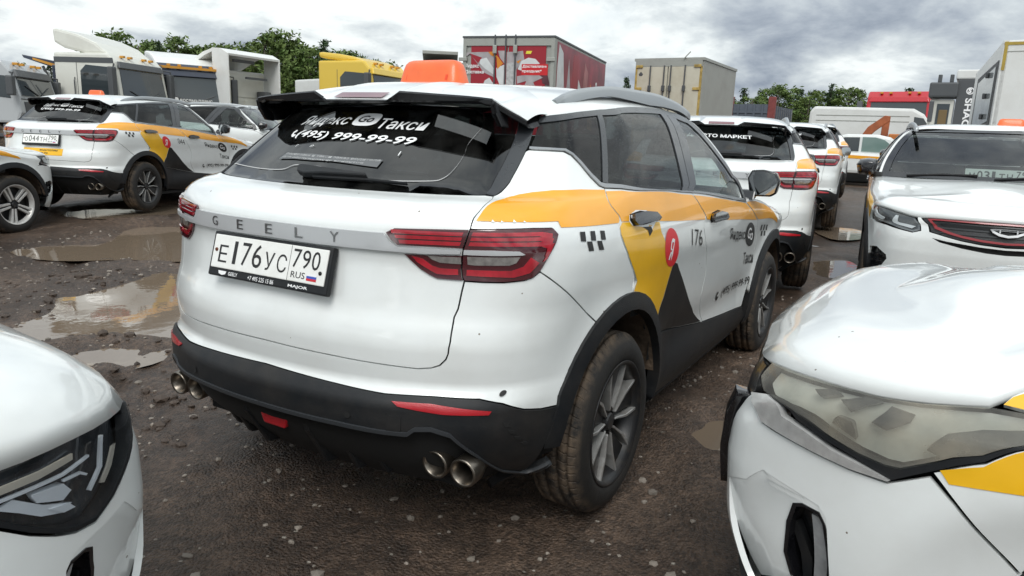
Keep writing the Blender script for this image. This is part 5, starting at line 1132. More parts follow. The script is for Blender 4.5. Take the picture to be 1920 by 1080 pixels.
wheel_wells(WXB,'archB')
use(False)
def make_car(name,label,loc,rz,tags,cat='car',group=None,scale=None,steer=0.,wx=2.6,W=None):
    W=W or WHEEL
    root=obj(name,None,None,loc,rz);tag(root,label,cat,group)
    mp={}
    for i,p in enumerate(PARTS):
        if p['tag'] not in tags: continue
        par=root if p['parent'] is None else mp.get(p['parent'],root)
        o=obj(p['name'],p['me'],par);mp[i]=o
        if p['label']: o['label']=p['label']
    for (x,s_) in ((0,-1),(0,1),(wx,-1),(wx,1)):
        w_=obj('wheel',None,root,(x,s_*.787,.343));w_.rotation_euler=(0,random.Random(label+str(x)+str(s_)).uniform(0,6),(0 if s_<0 else math.pi)+(steer if x>1 else 0))
        w_.rotation_mode='XYZ'
        obj('tyre',W['tyre'],w_);obj('rim',W['rim'],w_);obj('hub',W['hub'],w_);obj('rim_lip',W['lip'],w_)
        for a in W['spoke']: obj('spoke',a,w_)
        for a in W['face']: obj('spoke_face',a,w_)
    return root

def build_wheel2():
    "silver wheel with five twin spokes"
    sp=[];
    for k in range(5):
        m_=Matrix.Rotation(2*math.pi*k/5+.2,4,'Y')
        for sg in (1,-1): sp.append(xf(bevelled(*prism([(.05,sg*.006),(.05,sg*.030),(.225,sg*.044),(.225,sg*.012)],lambda p,q:(p,-.070-.02*min(1,p/.2),q),lambda p,q:(p,-.035,q)),.004,1),m_))
    d=dict(WHEEL);d['spoke']=[mkmesh('spoke',*q,mat('rim_silver',(.58,.57,.55),.35,metal=.3,dirt=(.22,.18,.14),dscale=10,damt=.5),False) for q in sp];d['face']=[];d['lip']=mkmesh('rim_lip',*lathe_y([(.2385,-.1085),(.232,-.1095),(.222,-.094),(.205,-.06)],48),MATS['rim_silver']);return d
WHEEL2=build_wheel2()
# ---------------------------------------------------------------- ground
def terrain(x,y):
    return .016*np.maximum(0,np.minimum(x,15)-1.5)+.042*np.clip(.4*x+.6*y-4.5,0,3.)
PUD=[]   # puddles: (outline in world xy, water level)
def pud(pts,lev=0.):
    w_=[ground_at(x,y,0.0) for x,y in pts];P=[(q.x,q.y) for q in w_]
    c=np.mean(P,axis=0);PUD.append((smooth_line(P+[P[0]],4)[:-1],float(terrain(c[0],c[1]))+lev+.006))
pud([(66,473),(95,465),(170,463),(205,455),(225,437),(265,428),(340,428),(420,440),(420,487),(340,488),(285,488),(240,484),(140,486),(85,480)])
pud([(10,640),(45,622),(110,592),(112,562),(160,553),(215,538),(290,520),(340,515),(400,530),(400,628),(300,634),(230,622),(130,632),(50,645)])
pud([(125,412),(170,405),(235,402),(330,400),(345,410),(300,418),(230,424),(165,422)])
pud([(1318,792),(1350,788),(1420,795),(1420,830),(1350,835),(1325,815)])
pud([(1545,446),(1575,442),(1600,450),(1598,462),(1560,462)]);pud([(1530,505),(1570,498),(1600,508),(1600,530),(1540,530)])
pud([(130,668),(190,655),(255,652),(262,662),(225,675),(165,680)])
def poly_sd(P,X,Y):
    "signed distance to a polygon (negative inside)"
    P=np.array(P);d=np.full(X.shape,1e9)
    for i in range(len(P)):
        a=P[i];b=P[(i+1)%len(P)];e_=b-a;L2=e_@e_+1e-12;t=np.clip(((X-a[0])*e_[0]+(Y-a[1])*e_[1])/L2,0,1)
        d=np.minimum(d,np.hypot(X-a[0]-t*e_[0],Y-a[1]-t*e_[1]))
    return np.where(inpoly(X,Y,P),-d,d)
rng=np.random.RandomState(5)
def vnoise(X,Y,s,seed):
    r=np.random.RandomState(seed);G=r.rand(257,257);x=X/s+1000.3;y=Y/s+1000.7;i=np.floor(x).astype(int);j=np.floor(y).astype(int);fx=x-i;fy=y-j;fx=fx*fx*(3-2*fx);fy=fy*fy*(3-2*fy);i%=256;j%=256
    return (G[i,j]*(1-fx)+G[i+1,j]*fx)*(1-fy)+(G[i,j+1]*(1-fx)+G[i+1,j+1]*fx)*fy-.5
WHEELS_XY=[]
def relief(X,Y):
    near=np.clip(1.3-np.hypot(X-2,Y-2)/22,0,1)
    h=.045*vnoise(X,Y,1.3,1)+.030*vnoise(X,Y,.45,2)+.020*vnoise(X,Y,.16,3)+.014*np.maximum(0,vnoise(X,Y,.075,4)+.1)
    # churned ridges by the puddles on the left
    rg=np.exp(-((X+.6)**2/1.2+(Y-1.9)**2/2.0));h=h+rg*(.05*vnoise(X,Y,.12,6)+.03*vnoise(X,Y,.06,8))
    for (x,y) in WHEELS_XY: h=h*(1-np.exp(-((X-x)**2+(Y-y)**2)/.06))
    # tyre ruts
    for (x0,y0,ang,wd) in ((-1.3,2.6,.55,.11),(-1.1,3.9,.55,.11),(-1.6,1.2,.5,.10)):
        d=-(X-x0)*math.sin(ang)+(Y-y0)*math.cos(ang);h=h-.035*np.exp(-(d/wd)**2)*near
    z=terrain(X,Y)+h*near
    for P,lev in PUD:
        c=np.mean(P,axis=0);R_=np.max(np.hypot(*(np.array(P)-c).T))+.8
        m=np.hypot(X-c[0],Y-c[1])<R_
        if m.any():
            sd=poly_sd(P,X[m],Y[m]);zz_=z[m]-terrain(X[m],Y[m]);k=np.clip(.5-sd/.22,0,1);k=k*k*(3-2*k)
            z[m]=terrain(X[m],Y[m])*(1-k)+lev*k+zz_*(1-.88*k)-.026*k*1.0+.020*np.exp(-((sd-.20)/.14)**2)*(1-k)
    return z
def dirtmat():
    m=bpy.data.materials.new('wet_dirt');m.use_nodes=True;t=m.node_tree;b=t.nodes['Principled BSDF'];l=t.links.new
    tcn=t.nodes.new('ShaderNodeTexCoord')
    def nz(s,d,r=.6):
        n=t.nodes.new('ShaderNodeTexNoise');l(tcn.outputs['Object'],n.inputs['Vector']);n.inputs['Scale'].default_value=s;n.inputs['Detail'].default_value=d;n.inputs['Roughness'].default_value=r;return n
    n1=nz(.55,6,.6);n2=nz(9,8,.7);n3=nz(55,5,.7)
    r1=t.nodes.new('ShaderNodeValToRGB');l(n1.outputs[0],r1.inputs[0]);c=r1.color_ramp;c.elements[0].position=.36;c.elements[0].color=(.030,.0185,.0125,1);c.elements[1].position=.66;c.elements[1].color=(.108,.073,.051,1)
    r2=t.nodes.new('ShaderNodeMapRange');l(n2.outputs[0],r2.inputs[0]);r2.inputs[1].default_value=.3;r2.inputs[2].default_value=.7;r2.inputs[3].default_value=.55;r2.inputs[4].default_value=1.45
    v=t.nodes.new('ShaderNodeVectorMath');v.operation='SCALE';l(r1.outputs[0],v.inputs[0]);l(r2.outputs[0],v.inputs['Scale'])
    vo=t.nodes.new('ShaderNodeTexVoronoi');l(tcn.outputs['Object'],vo.inputs['Vector']);vo.inputs['Scale'].default_value=38
    cs=t.nodes.new('ShaderNodeSeparateColor');l(vo.outputs['Color'],cs.inputs[0])
    gt=t.nodes.new('ShaderNodeMath');gt.operation='GREATER_THAN';l(cs.outputs[0],gt.inputs[0]);gt.inputs[1].default_value=.975
    lt=t.nodes.new('ShaderNodeMath');lt.operation='LESS_THAN';l(vo.outputs['Distance'],lt.inputs[0]);lt.inputs[1].default_value=.30
    gm_=t.nodes.new('ShaderNodeMath');gm_.operation='MULTIPLY';l(gt.outputs[0],gm_.inputs[0]);l(lt.outputs[0],gm_.inputs[1])
    mx=t.nodes.new('ShaderNodeMix');mx.data_type='RGBA';l(gm_.outputs[0],mx.inputs[0]);l(v.outputs[0],mx.inputs[6]);mx.inputs[7].default_value=(.30,.27,.23,1)
    vg=t.nodes.new('ShaderNodeTexVoronoi');l(tcn.outputs['Object'],vg.inputs['Vector']);vg.inputs['Scale'].default_value=62;cg=t.nodes.new('ShaderNodeSeparateColor');l(vg.outputs['Color'],cg.inputs[0])
    rg_=t.nodes.new('ShaderNodeMapRange');l(cg.outputs[0],rg_.inputs[0]);rg_.inputs[3].default_value=.62;rg_.inputs[4].default_value=1.5;vz=t.nodes.new('ShaderNodeVectorMath');vz.operation='SCALE';l(mx.outputs[2],vz.inputs[0]);l(rg_.outputs[0],vz.inputs['Scale'])
    l(vz.outputs[0],b.inputs['Base Color'])
    rr=t.nodes.new('ShaderNodeMapRange');l(n1.outputs[0],rr.inputs[0]);rr.inputs[1].default_value=.3;rr.inputs[2].default_value=.7;rr.inputs[3].default_value=.24;rr.inputs[4].default_value=.55;l(rr.outputs[0],b.inputs['Roughness'])
    b.inputs['Specular IOR Level'].default_value=.45
    n4=nz(150,4,.65);vh=t.nodes.new('ShaderNodeTexVoronoi');l(tcn.outputs['Object'],vh.inputs['Vector']);vh.inputs['Scale'].default_value=85;vh.inputs['Randomness'].default_value=1.
    def ma(a_,k_,b_):
        q=t.nodes.new('ShaderNodeMath');q.operation='MULTIPLY_ADD';l(a_,q.inputs[0]);q.inputs[1].default_value=k_
        if b_ is None: q.inputs[2].default_value=0
        else: l(b_,q.inputs[2])
        return q.outputs[0]
    h=ma(n2.outputs[0],.55,None);h=ma(n4.outputs[0],.5,h);h=ma(vh.outputs['Distance'],-.55,h);h=ma(n3.outputs[0],.35,h)
    bp=t.nodes.new('ShaderNodeBump');l(h,bp.inputs['Height']);bp.inputs['Strength'].default_value=1.;bp.inputs['Distance'].default_value=.017;l(bp.outputs[0],b.inputs['Normal'])
    return m
DIRT=dirtmat()
def car_wheels(x,y,rz,wx=2.6):
    for a,b in ((0,.8),(0,-.8),(wx,.8),(wx,-.8)): WHEELS_XY.append((x+a*math.cos(rz)-b*math.sin(rz),y+a*math.sin(rz)+b*math.cos(rz)))
# ---------------------------------------------------------------- cars
GO=('base','livery','go_glass','frontA')
_q=pix(356,235,15.6);SUVXY=(_q.x,_q.y)
CARS=[
 ('white taxi nearest the viewer, seen from behind, with plate E176YC 790',(0,0),0,0.,GO+('main','plate176','sign','number176'),2.6,None),
 ('white taxi at the left with plate O044TH 790 and a yellow tailgate sticker',(3.519,8.694),.365,.15,GO+('plate044','sign2','sticker044','number044'),2.6,None),
 ('white taxi behind the nearest one with white lettering across its dark rear window',(4.714,.075),.229,.055,('base','livery','market','frontA','sidered'),2.6,None),
 ('white taxi facing the viewer with red-lined grille and a plate behind the windscreen',(7.021,-1.962),3.227,.06,('base','livery','frontA','filmA','sign2','dashplate'),2.6,None),
 ('white taxi nose with a hazed yellowed headlight at the lower right corner',(.08,-4.80),R(90),0.,('base','frontR','archB'),2.30,None),
 ('white taxi nose with a dark smoked headlight at the lower left corner',(-4.905,.25),.02,0.,('base','frontL','archB'),2.30,None),
 ('white car cut off by the left edge, silver twin-spoke front wheel showing',(-.74,7.775),.278,.02,('base','livery','frontA'),2.6,WHEEL2),
 ('white taxi at the far left edge, only dark side windows showing over the cut-off car',(2.3,12.6),R(168),.25,('base','livery','frontA'),2.6,None),
 ('plain white car parked behind the left taxi, its windscreen turned to the right',SUVXY,R(-62),.30,('base','frontA'),2.6,None),
 ('white taxi in the far row, second one past the lettered rear window',(9.75,.45),.12,.14,GO,2.6,None),
 ('white taxi farthest away in the right-hand row',(14.8,.95),.25,.24,GO,2.6,None),
 ('white taxi mostly hidden behind the taxi that faces the viewer',(12.6,-1.70),3.24,.16,('base','livery','frontA'),2.6,None)]
# extra lettering carried by single cars
lettering('sticker_film_letters','ВОДИТЕЛЯМ',((-.02,.725),(.23,.722),(-.02,.750)),INK,'sticker044',bold=.02,off=.004,left=False)
lettering('sticker_film_letters','79-93',((-.02,.690),(.10,.690),(-.02,.712)),INK,'sticker044',bold=.02,off=.004,left=False)
film('sticker_film',[(-.28,.675),(.30,.672),(.30,.765),(-.28,.768)],YELLOW,'sticker044',off=.002,both=False)
film('door_film',[(.985,.95),(1.06,.99),(1.33,1.0),(1.35,.96),(1.55,.78),(1.40,.76),(1.20,.72),(1.06,.80)],REDF,'sidered',off=.0022)
def dashplate():
    c=Vector((1.935,.10,1.085));ax=Vector((0,1,0));ay=Vector((-.25,0,.97)).normalized();n=ax.cross(ay)
    def q(a,b,o_): return tuple(c+ax*a+ay*b+n*o_)
    i=addp('plate',([q(-.26,0,0),q(.26,0,0),q(.26,.112,0),q(-.26,.112,0)],[(0,1,2,3)]),PLATE,'dashplate',smooth=False)
    for ch,(a,b,h) in zip('М031ТН',[(-.228,-.186,.058),(-.170,-.128,.076),(-.118,-.076,.076),(-.060,-.035,.076),(-.008,.036,.058),(.050,.092,.058)]):
        V,F=textvf(ch,1,0,.012);A=np.array(V);a0,b0=A[:,:2].min(0);a1,b1=A[:,:2].max(0);addp('plate_letter',([q(a+(v[0]-a0)/(a1-a0)*(b-a),.02+(v[1]-b0)/(b1-b0)*h,.001) for v in V],F),INK,'dashplate',i,smooth=False)
    for ch,a in zip('790',(.116,.157,.198)):
        V,F=textvf(ch,1,0,.01);A=np.array(V);a0,b0=A[:,:2].min(0);a1,b1=A[:,:2].max(0);addp('plate_letter',([q(a+(v[0]-a0)/(a1-a0)*.034,.045+(v[1]-b0)/(b1-b0)*.058,.001) for v in V],F),INK,'dashplate',i,smooth=False)
dashplate()
for lab,(x,y),rz,z,tags,wx,W in CARS:
    car_wheels(x,y,rz,wx)
for lab,(x,y),rz,z,tags,wx,W in CARS:
    ws=WHEELS_XY[4*CARS.index((lab,(x,y),rz,z,tags,wx,W)):][:4];zt=float(np.mean([terrain(a,b) for a,b in ws]))
    c=make_car('taxi' if 'taxi' in lab else 'parked_car',lab,(x,y,zt),rz,tags,'taxi' if 'taxi' in lab else 'car','cars parked in the muddy yard',wx=wx,W=W)
# ground sheets: fine near the camera, coarse out to the horizon
def gsheet(x0,x1,y0,y1,st):
    xs=np.arange(x0,x1+st/2,st);ys_=np.arange(y0,y1+st/2,st);X,Y=np.meshgrid(xs,ys_,indexing='ij');Z=relief(X.ravel(),Y.ravel())
    n=len(ys_);V=np.c_[X.ravel(),Y.ravel(),Z];i,j=np.meshgrid(np.arange(len(xs)-1),np.arange(n-1),indexing='ij');a=(i*n+j).ravel();F=np.c_[a,a+n,a+n+1,a+1];return V,F
def grid_mesh(name,V,F,m):
    me=bpy.data.meshes.new(name);me.vertices.add(len(V));me.vertices.foreach_set('co',V.astype('f').ravel());me.loops.add(F.size);me.loops.foreach_set('vertex_index',F.astype('i').ravel());me.polygons.add(len(F));me.polygons.foreach_set('loop_start',np.arange(0,F.size,4,dtype='i'));me.polygons.foreach_set('loop_total',np.full(len(F),4,dtype='i'));me.update(calc_edges=True);me.polygons.foreach_set('use_smooth',[True]*len(F));me.materials.append(m);return me
V1,F1=gsheet(-3.2,8.0,-3.2,12.4,.035)
obj('ground',grid_mesh('ground',V1,F1,DIRT))['kind']='structure'
def hole_sheet():
    parts=[]
    X0,X1,Y0,Y1=-3.2,8.0,-3.2,12.4
    xs=[-60,-30,-15,-8,-5]+list(np.linspace(X0,X1,17))+[9,10,11,12,13,14,15,16,18,20,23,27,32,40,55,80,120,200,400,900]
    ys_=[-900,-300,-120,-60,-30,-15,-8,-5]+list(np.linspace(Y0,Y1,23))+[13.2,14,15,16,18,20,24,30,40,60,100,200,400,900]
    X,Y=np.meshgrid(xs,ys_,indexing='ij');Z=terrain(X.ravel(),Y.ravel());inside=(X.ravel()>X0-.01)&(X.ravel()<X1+.01)&(Y.ravel()>Y0-.01)&(Y.ravel()<Y1+.01)
    n=len(ys_);F=[]
    for i in range(len(xs)-1):
        for j in range(n-1):
            cx=(xs[i]+xs[i+1])/2;cy=(ys_[j]+ys_[j+1])/2
            if X0<cx<X1 and Y0<cy<Y1: continue
            F.append((i*n+j,(i+1)*n+j,(i+1)*n+j+1,i*n+j+1))
    return np.c_[X.ravel(),Y.ravel(),Z-.012],np.array(F)
V2,F2=hole_sheet();obj('far_ground',grid_mesh('far_ground',V2,F2,DIRT))['kind']='structure'
WATER=bpy.data.materials.new('muddy_water');WATER.use_nodes=True
_b=WATER.node_tree.nodes['Principled BSDF'];_b.inputs['Base Color'].default_value=(.190,.145,.105,1);_b.inputs['Roughness'].default_value=.03;_b.inputs['IOR'].default_value=1.45;_b.inputs['Specular IOR Level'].default_value=.8
_t=WATER.node_tree;_n=_t.nodes.new('ShaderNodeTexNoise');_n.inputs['Scale'].default_value=7;_n.inputs['Detail'].default_value=3;_c=_t.nodes.new('ShaderNodeTexCoord');_t.links.new(_c.outputs['Object'],_n.inputs['Vector']);_p=_t.nodes.new('ShaderNodeBump');_p.inputs['Strength'].default_value=.05;_p.inputs['Distance'].default_value=.02;_t.links.new(_n.outputs[0],_p.inputs['Height']);_t.links.new(_p.outputs[0],_b.inputs['Normal'])
for P,lev in PUD:
    c=np.mean(P,axis=0);A=[tuple(np.array(q)+(np.array(q)-c)/(np.linalg.norm(np.array(q)-c)+1e-9)*.22) for q in P]
    me=mkmesh('puddle',[(a,b,lev-.006) for a,b in A],[tuple(range(len(A)))],WATER,False);o=obj('puddle',me);o['kind']='structure'
    if me.polygons[0].normal.z<0: me.flip_normals()
# pebbles and crumbs of dirt: past counting
def pebbles(n,seed,sz,m,nm,box_):
    r=np.random.RandomState(seed);V=[];F=[]
    ico=bmesh.new();bmesh.ops.create_icosphere(ico,subdivisions=1,radius=1);iv=np.array([tuple(v.co) for v in ico.verts]);iff=[[v.index for v in f.verts] for f in ico.faces];ico.free()
    X=r.uniform(box_[0],box_[1],n);Y=r.uniform(box_[2],box_[3],n);Z=relief(X,Y)
    for k in range(n):
        if any(inpoly(X[k:k+1],Y[k:k+1],P)[0] for P,_ in PUD): continue
        s_=sz*r.lognormal(0,.45)
        q=iv*(1+.35*(r.rand(len(iv),1)-.5))*np.array([s_*r.uniform(.7,1.3),s_*r.uniform(.7,1.3),s_*r.uniform(.4,.8)]);a=r.uniform(0,6.3);q=np.c_[q[:,0]*math.cos(a)-q[:,1]*math.sin(a),q[:,0]*math.sin(a)+q[:,1]*math.cos(a),q[:,2]]+[X[k],Y[k],Z[k]+s_*.1]
        o_=len(V);V+=q.tolist();F+=[[i+o_ for i in f] for f in iff]
    o=obj(nm,mkmesh(nm,V,F,m,False));return o
o=pebbles(2600,3,.010,mat('stone',(.22,.19,.16),.7,var=.5,vscale=3),'gravel',(-2.2,4.5,-2.6,7));tag(o,'small pale stones scattered over the wet dirt','gravel',kind='stuff')
o=pebbles(900,4,.017,mat('mud_clod',(.060,.042,.031),.7,var=.5,vscale=4),'mud_clods',(-2.2,1.6,.9,5.2));tag(o,'dark clods of churned mud between the puddles at the left','mud',kind='stuff')
# ---------------------------------------------------------------- background
def yh(px): return 255+(px-960)*.0375
def col_at(px,d): q=pix(px,yh(px),d);return q.x,q.y
def vyaw(px): return YAW-math.atan((px-960)/FPX)
def ztop(px,py,d): return pix(px,py,d).z
def thing(name,label,cat,px,d,rz=0.,group=None,dz=0.,xy=None):
    x,y=xy or col_at(px,d);o=obj(name,None,None,(x,y,float(terrain(x,y))+dz),rz);tag(o,label,cat,group);return o
def part(name,VF,m,par,smooth=False,bev=0.,label=None):
    if bev: VF=bevelled(*VF,bev,2)
    o=obj(name,mkmesh(name,VF[0],VF[1],m,smooth),par)
    if label: o['label']=label
    return o
def side_prism(poly,y0,y1): return prism(poly,lambda a,b:(a,y0,b),lambda a,b:(a,y1,b))
TW=mat('truck_white',(.72,.73,.71),.4,coat=.4,dirt=(.45,.43,.38),dscale=1.5,damt=.3)
TWB=mat('truck_cream',(.66,.66,.60),.4,coat=.4,dirt=(.4,.38,.32),dscale=1.5,damt=.3)
TNAVY=mat('truck_navy',(.022,.030,.055),.4,coat=.4,dirt=(.08,.08,.08),dscale=1.5,damt=.3)
TYEL=mat('truck_yellow',(.72,.50,.06),.4,coat=.4)
TRED=mat('truck_red',(.45,.012,.022),.35,coat=.5)
TORG=mat('truck_amber',(.55,.26,.03),.4)
TGREY=mat('truck_grey',(.075,.08,.085),.5)
TGL=mat('truck_glass',(.035,.045,.05),.06,coat=.6);TGL2=mat('truck_glass_green',(.16,.24,.22),.08,coat=.6)
def cab(name,label,px,d,hd,m,H=3.0,fair=None,mf=None,visor=TGREY,band=None,sidefair=False,glass=TGL,trim=None,group='trucks along the far side of the yard',win=True,dz=0.):
    t=thing(name,label,'truck',px,d,hd,group,dz)
    w_=1.22
    body=side_prism([(-.05,1.0),(2.1,1.0),(2.22,1.3),(2.2,1.75),(2.02,H-.25),(1.80,H),(-.05,H)],-w_,w_);part('cab_body',body,m,t,bev=.07,smooth=False)
    def fx(z): return float(np.interp(z,[1.3,1.75,H-.25],[2.225,2.205,2.025]))
    z0,z1=1.75,H-.45
    part('windscreen',prism([(-1.10,z0),(1.10,z0),(1.04,z1),(-1.04,z1)],lambda a,b:(fx(b)+.012,a,b),lambda a,b:(fx(b)-.05,a,b)),glass,t,bev=.015)
    part('sun_visor',prism([(-1.12,z1+.02),(1.12,z1+.02),(1.05,z1+.22),(-1.05,z1+.22)],lambda a,b:(fx(b)+.10-.25*(b-z1),a,b),lambda a,b:(fx(b)-.05,a,b)),visor,t,bev=.02)
    part('front_grille',prism([(-.95,1.05),(.95,1.05),(1.0,1.6),(-1.0,1.6)],lambda a,b:(2.235,a,b),lambda a,b:(2.15,a,b)),TGREY,t,bev=.02)
    part('bumper',box(1.7,2.32,-1.24,1.24,.35,.98),TGREY,t,bev=.05)
    for s_ in (1,-1):
        if win:
            part('side_window',side_prism([(.85,1.78),(1.98,1.68),(1.88,H-.42),(1.05,H-.36),(.85,H-.55)],s_*(w_-.02),s_*(w_+.012)),glass,t,bev=.008)
        part('door_line',side_prism([(.72,1.05),(.735,1.05),(.735,H-.3),(.72,H-.3)],s_*(w_-.02),s_*(w_+.006)),TGREY,t)
        ar=part('mirror_arm',tube([(2.0,s_*1.2,H-.32),(2.16,s_*1.42,H-.34),(2.12,s_*1.46,H-.6)],.025,6),TGREY,t)
        part('mirror',box(2.02,2.20,s_*1.46-.11,s_*1.46+.11,1.75,H-.42),TGREY,t,bev=.04)
        part('headlight',prism([(s_*.75,1.0),(s_*1.15,1.0),(s_*1.15,1.2),(s_*.75,1.16)],lambda a,b:(2.33,a,b-.3),lambda a,b:(2.2,a,b-.3)),LED,t)
        for wx in ((1.35,) if not sidefair else (1.35,)):
            part('wheel',xf(lathe_y([(0,-.14),(.30,-.14),(.33,-.16),(.49,-.15),(.51,-.10),(.51,.14),(.3,.15)],24),Matrix.Translation((wx,s_*1.02,.51))@Matrix.Rotation(0 if s_<0 else math.pi,4,'Z')),TYRE,t)
        if band: part('side_band',side_prism([(-.04,H-.30),(2.0,H-.30),(1.97,H-.14),(-.04,H-.14)],s_*(w_-.02),s_*(w_+.01)),band,t)
        if sidefair: part('side_fairing',side_prism([(-.75,1.1),(-.06,1.1),(-.06,H+.75),(-.35,H+.72),(-.75,H+.5)],s_*(w_-.05),s_*(w_-.0)),mf or m,t,bev=.015)
    part('chassis',box(-3.2,1.9,-.45,.45,.55,.95),TGREY,t)
    for y in (-.7,-.35,.35,.7): part('marker_lamp',box(fx(H-.3)-.16,fx(H-.3)-.02,y-.05,y+.05,H-.10,H-.03),TORG,t,bev=.01)
    for s_ in (1,-1):
        part('wiper',tube([(fx(1.8)+.03,s_*.1,1.80),(fx(2.05)+.03,s_*.75,2.05)],.014,5),TGREY,t)
        part('grab_rail',tube([(.66,s_*(w_+.03),1.3),(.66,s_*(w_+.06),1.4),(.66,s_*(w_+.06),2.3),(.66,s_*(w_+.03),2.4)],.018,6),TGREY,t)
        part('door_handle',box(.80,1.0,s_*w_-.015,s_*w_+.025,1.52,1.58),TGREY,t,bev=.006)
        part('cab_step',box(1.0,1.75,s_*(w_-.12)-.12,s_*(w_-.12)+.12,.62,.72),TGREY,t,bev=.01)
    part('body_crease',box(fx(1.68)-.01,fx(1.68)+.008,-1.15,1.15,1.66,1.685),TGREY,t)
    if fair:
        a=fair
        V,F=[],[]
        part('roof_fairing',side_prism([(1.75,H-.02),(1.3,H+a*.45),(.7,H+a*.78),(.0,H+a),(-.15,H+a),(-.12,H-.02+a*.45),(.2,H+a*.2),(1.0,H-.02)],-w_*.88,w_*.88),mf or m,t,bev=.08)
    if trim:
        for s_ in (1,-1): part('amber_trim',prism([(s_*1.12,z0-.5),(s_*1.17,z0-.5),(s_*1.12,z1+.25),(s_*1.06,z1+.25)],lambda a,b:(fx(max(b,1.3))+.02,a,b),lambda a,b:(fx(max(b,1.3))-.02,a,b)),trim,t)
        part('amber_trim',prism([(-1.06,z1+.26),(1.06,z1+.26),(1.05,z1+.34),(-1.05,z1+.34)],lambda a,b:(fx(z1)+.075,a,b),lambda a,b:(fx(z1)-.05,a,b)),trim,t)
    return t
def hd(px,deg): return vyaw(px)+R(deg)      # heading relative to looking straight away (0), right -90, towards the viewer 180
# --- left side
cab('truck','cream white truck cab with a tall roof fairing, tallest at the left',165,24.2,hd(190,-128),TWB,3.15,fair=.72,visor=TGREY,band=TGREY)
t=cab('truck','navy truck cab with amber lines and a white roof fairing beside the cream cab',338,27.5,hd(338,-168),TNAVY,3.1,fair=.50,mf=TW,visor=TNAVY,trim=TORG)
V,F=textvf('восемьпланс',.17,0,.004);V=[(2.215-.02*0+.0,q[0]-.45,1.80+q[1]) for q in V];part('cab_lettering',([(2.232,v[1],v[2]) for v in V],F),TW,t)
part('cab_emblem',prism([(-.78,1.80),(-.74,1.93),(-.66,1.95),(-.62,1.90),(-.58,1.95),(-.50,1.93),(-.47,1.80),(-.55,1.76),(-.62,1.82),(-.70,1.76)],lambda a,b:(2.234,a,b),lambda a,b:(2.20,a,b)),TW,t)
t=cab('truck','white truck cab turned away, its open white fairing shell facing the viewer',452,27.5,hd(458,42),TW,3.05,fair=None,band=TGREY,glass=TGL2)
for s_ in (1,-1): part('side_fairing',side_prism([(-.85,1.0),(-.04,1.0),(-.04,3.75),(-.5,3.72),(-.85,3.55)],s_*1.18,s_*1.23),TW,t,bev=.012)
part('roof_fairing',side_prism([(-.85,3.55),(-.5,3.72),(-.04,3.75),(.5,3.62),(1.2,3.28),(1.75,3.03),(1.7,2.99),(1.1,3.2),(.4,3.5),(-.05,3.64),(-.5,3.62),(-.83,3.47)],-1.18,1.18),TW,t,bev=.01)
part('back_panel',box(-.075,-.04,-1.1,1.1,1.1,2.95),TWB,t,bev=.01)
for (y0,y1,z0,z1) in ((-.9,-.15,1.25,2.0),(.1,.85,1.25,2.0),(-.85,.2,2.1,2.75)): part('pressed_panel',box(-.10,-.076,y0,y1,z0,z1),TWB,t,bev=.02)
part('air_filter',box(-.55,-.12,-1.05,-.70,1.3,2.35),TGREY,t,bev=.05);part('snorkel_bar',box(-.5,-.42,-.9,.1,2.75,2.83),TGREY,t);part('snorkel_bar',box(-.6,-.5,-.2,.75,3.3,3.4),TGREY,t)
cab('truck','low white cab roof showing between the open fairing and the yellow cab',585,29.0,hd(588,-60),TW,2.95,glass=TGL)
cab('truck','yellow truck cab with a stepped roof and dark upper windscreen',640,26.5,hd(650,-125),TYEL,3.35,fair=.30,visor=TYEL)
cab('truck','white cab sliver showing behind the orange sign of the nearest taxi',765,28.0,hd(752,-120),TW,3.0)
t=cab('truck','small white crew cab facing left at the far left',85,24.5,hd(60,78),TW,2.75,glass=TGL2)
cab('truck','dark-windowed grey cab cut off by the left edge of the picture',-78,21.,hd(0,-115),mat('cab_grey',(.45,.47,.48),.4,coat=.4),2.7)
t=thing('loader_crane','navy loader crane arm with amber stripe above the crew cab','crane',125,24.5,hd(112,80))
part('crane_mast',box(-.25,.25,-.25,.25,.8,2.85),TNAVY,t,bev=.03);part('crane_arm',side_prism([(-.2,2.62),(1.05,3.02),(1.1,3.12),(-.2,2.92)],-.12,.12),TNAVY,t,bev=.02);part('amber_stripe',side_prism([(.1,2.76),(.8,2.98),(.8,3.04),(.1,2.86)],-.13,.13),TORG,t);part('amber_stripe',side_prism([(-.26,2.0),(.26,2.0),(.26,2.12),(-.26,2.12)],-.265,.265),TORG,t);part('crane_ram',tube([(.15,0,1.7),(.55,0,2.8)],.045,8),TGREY,t);part('crane_body',box(-.8,.8,-1.1,1.1,.7,1.5),TGREY,t,bev=.03);part('crane_head',box(-.55,.05,-.35,.35,2.45,2.95),TGREY,t,bev=.05)
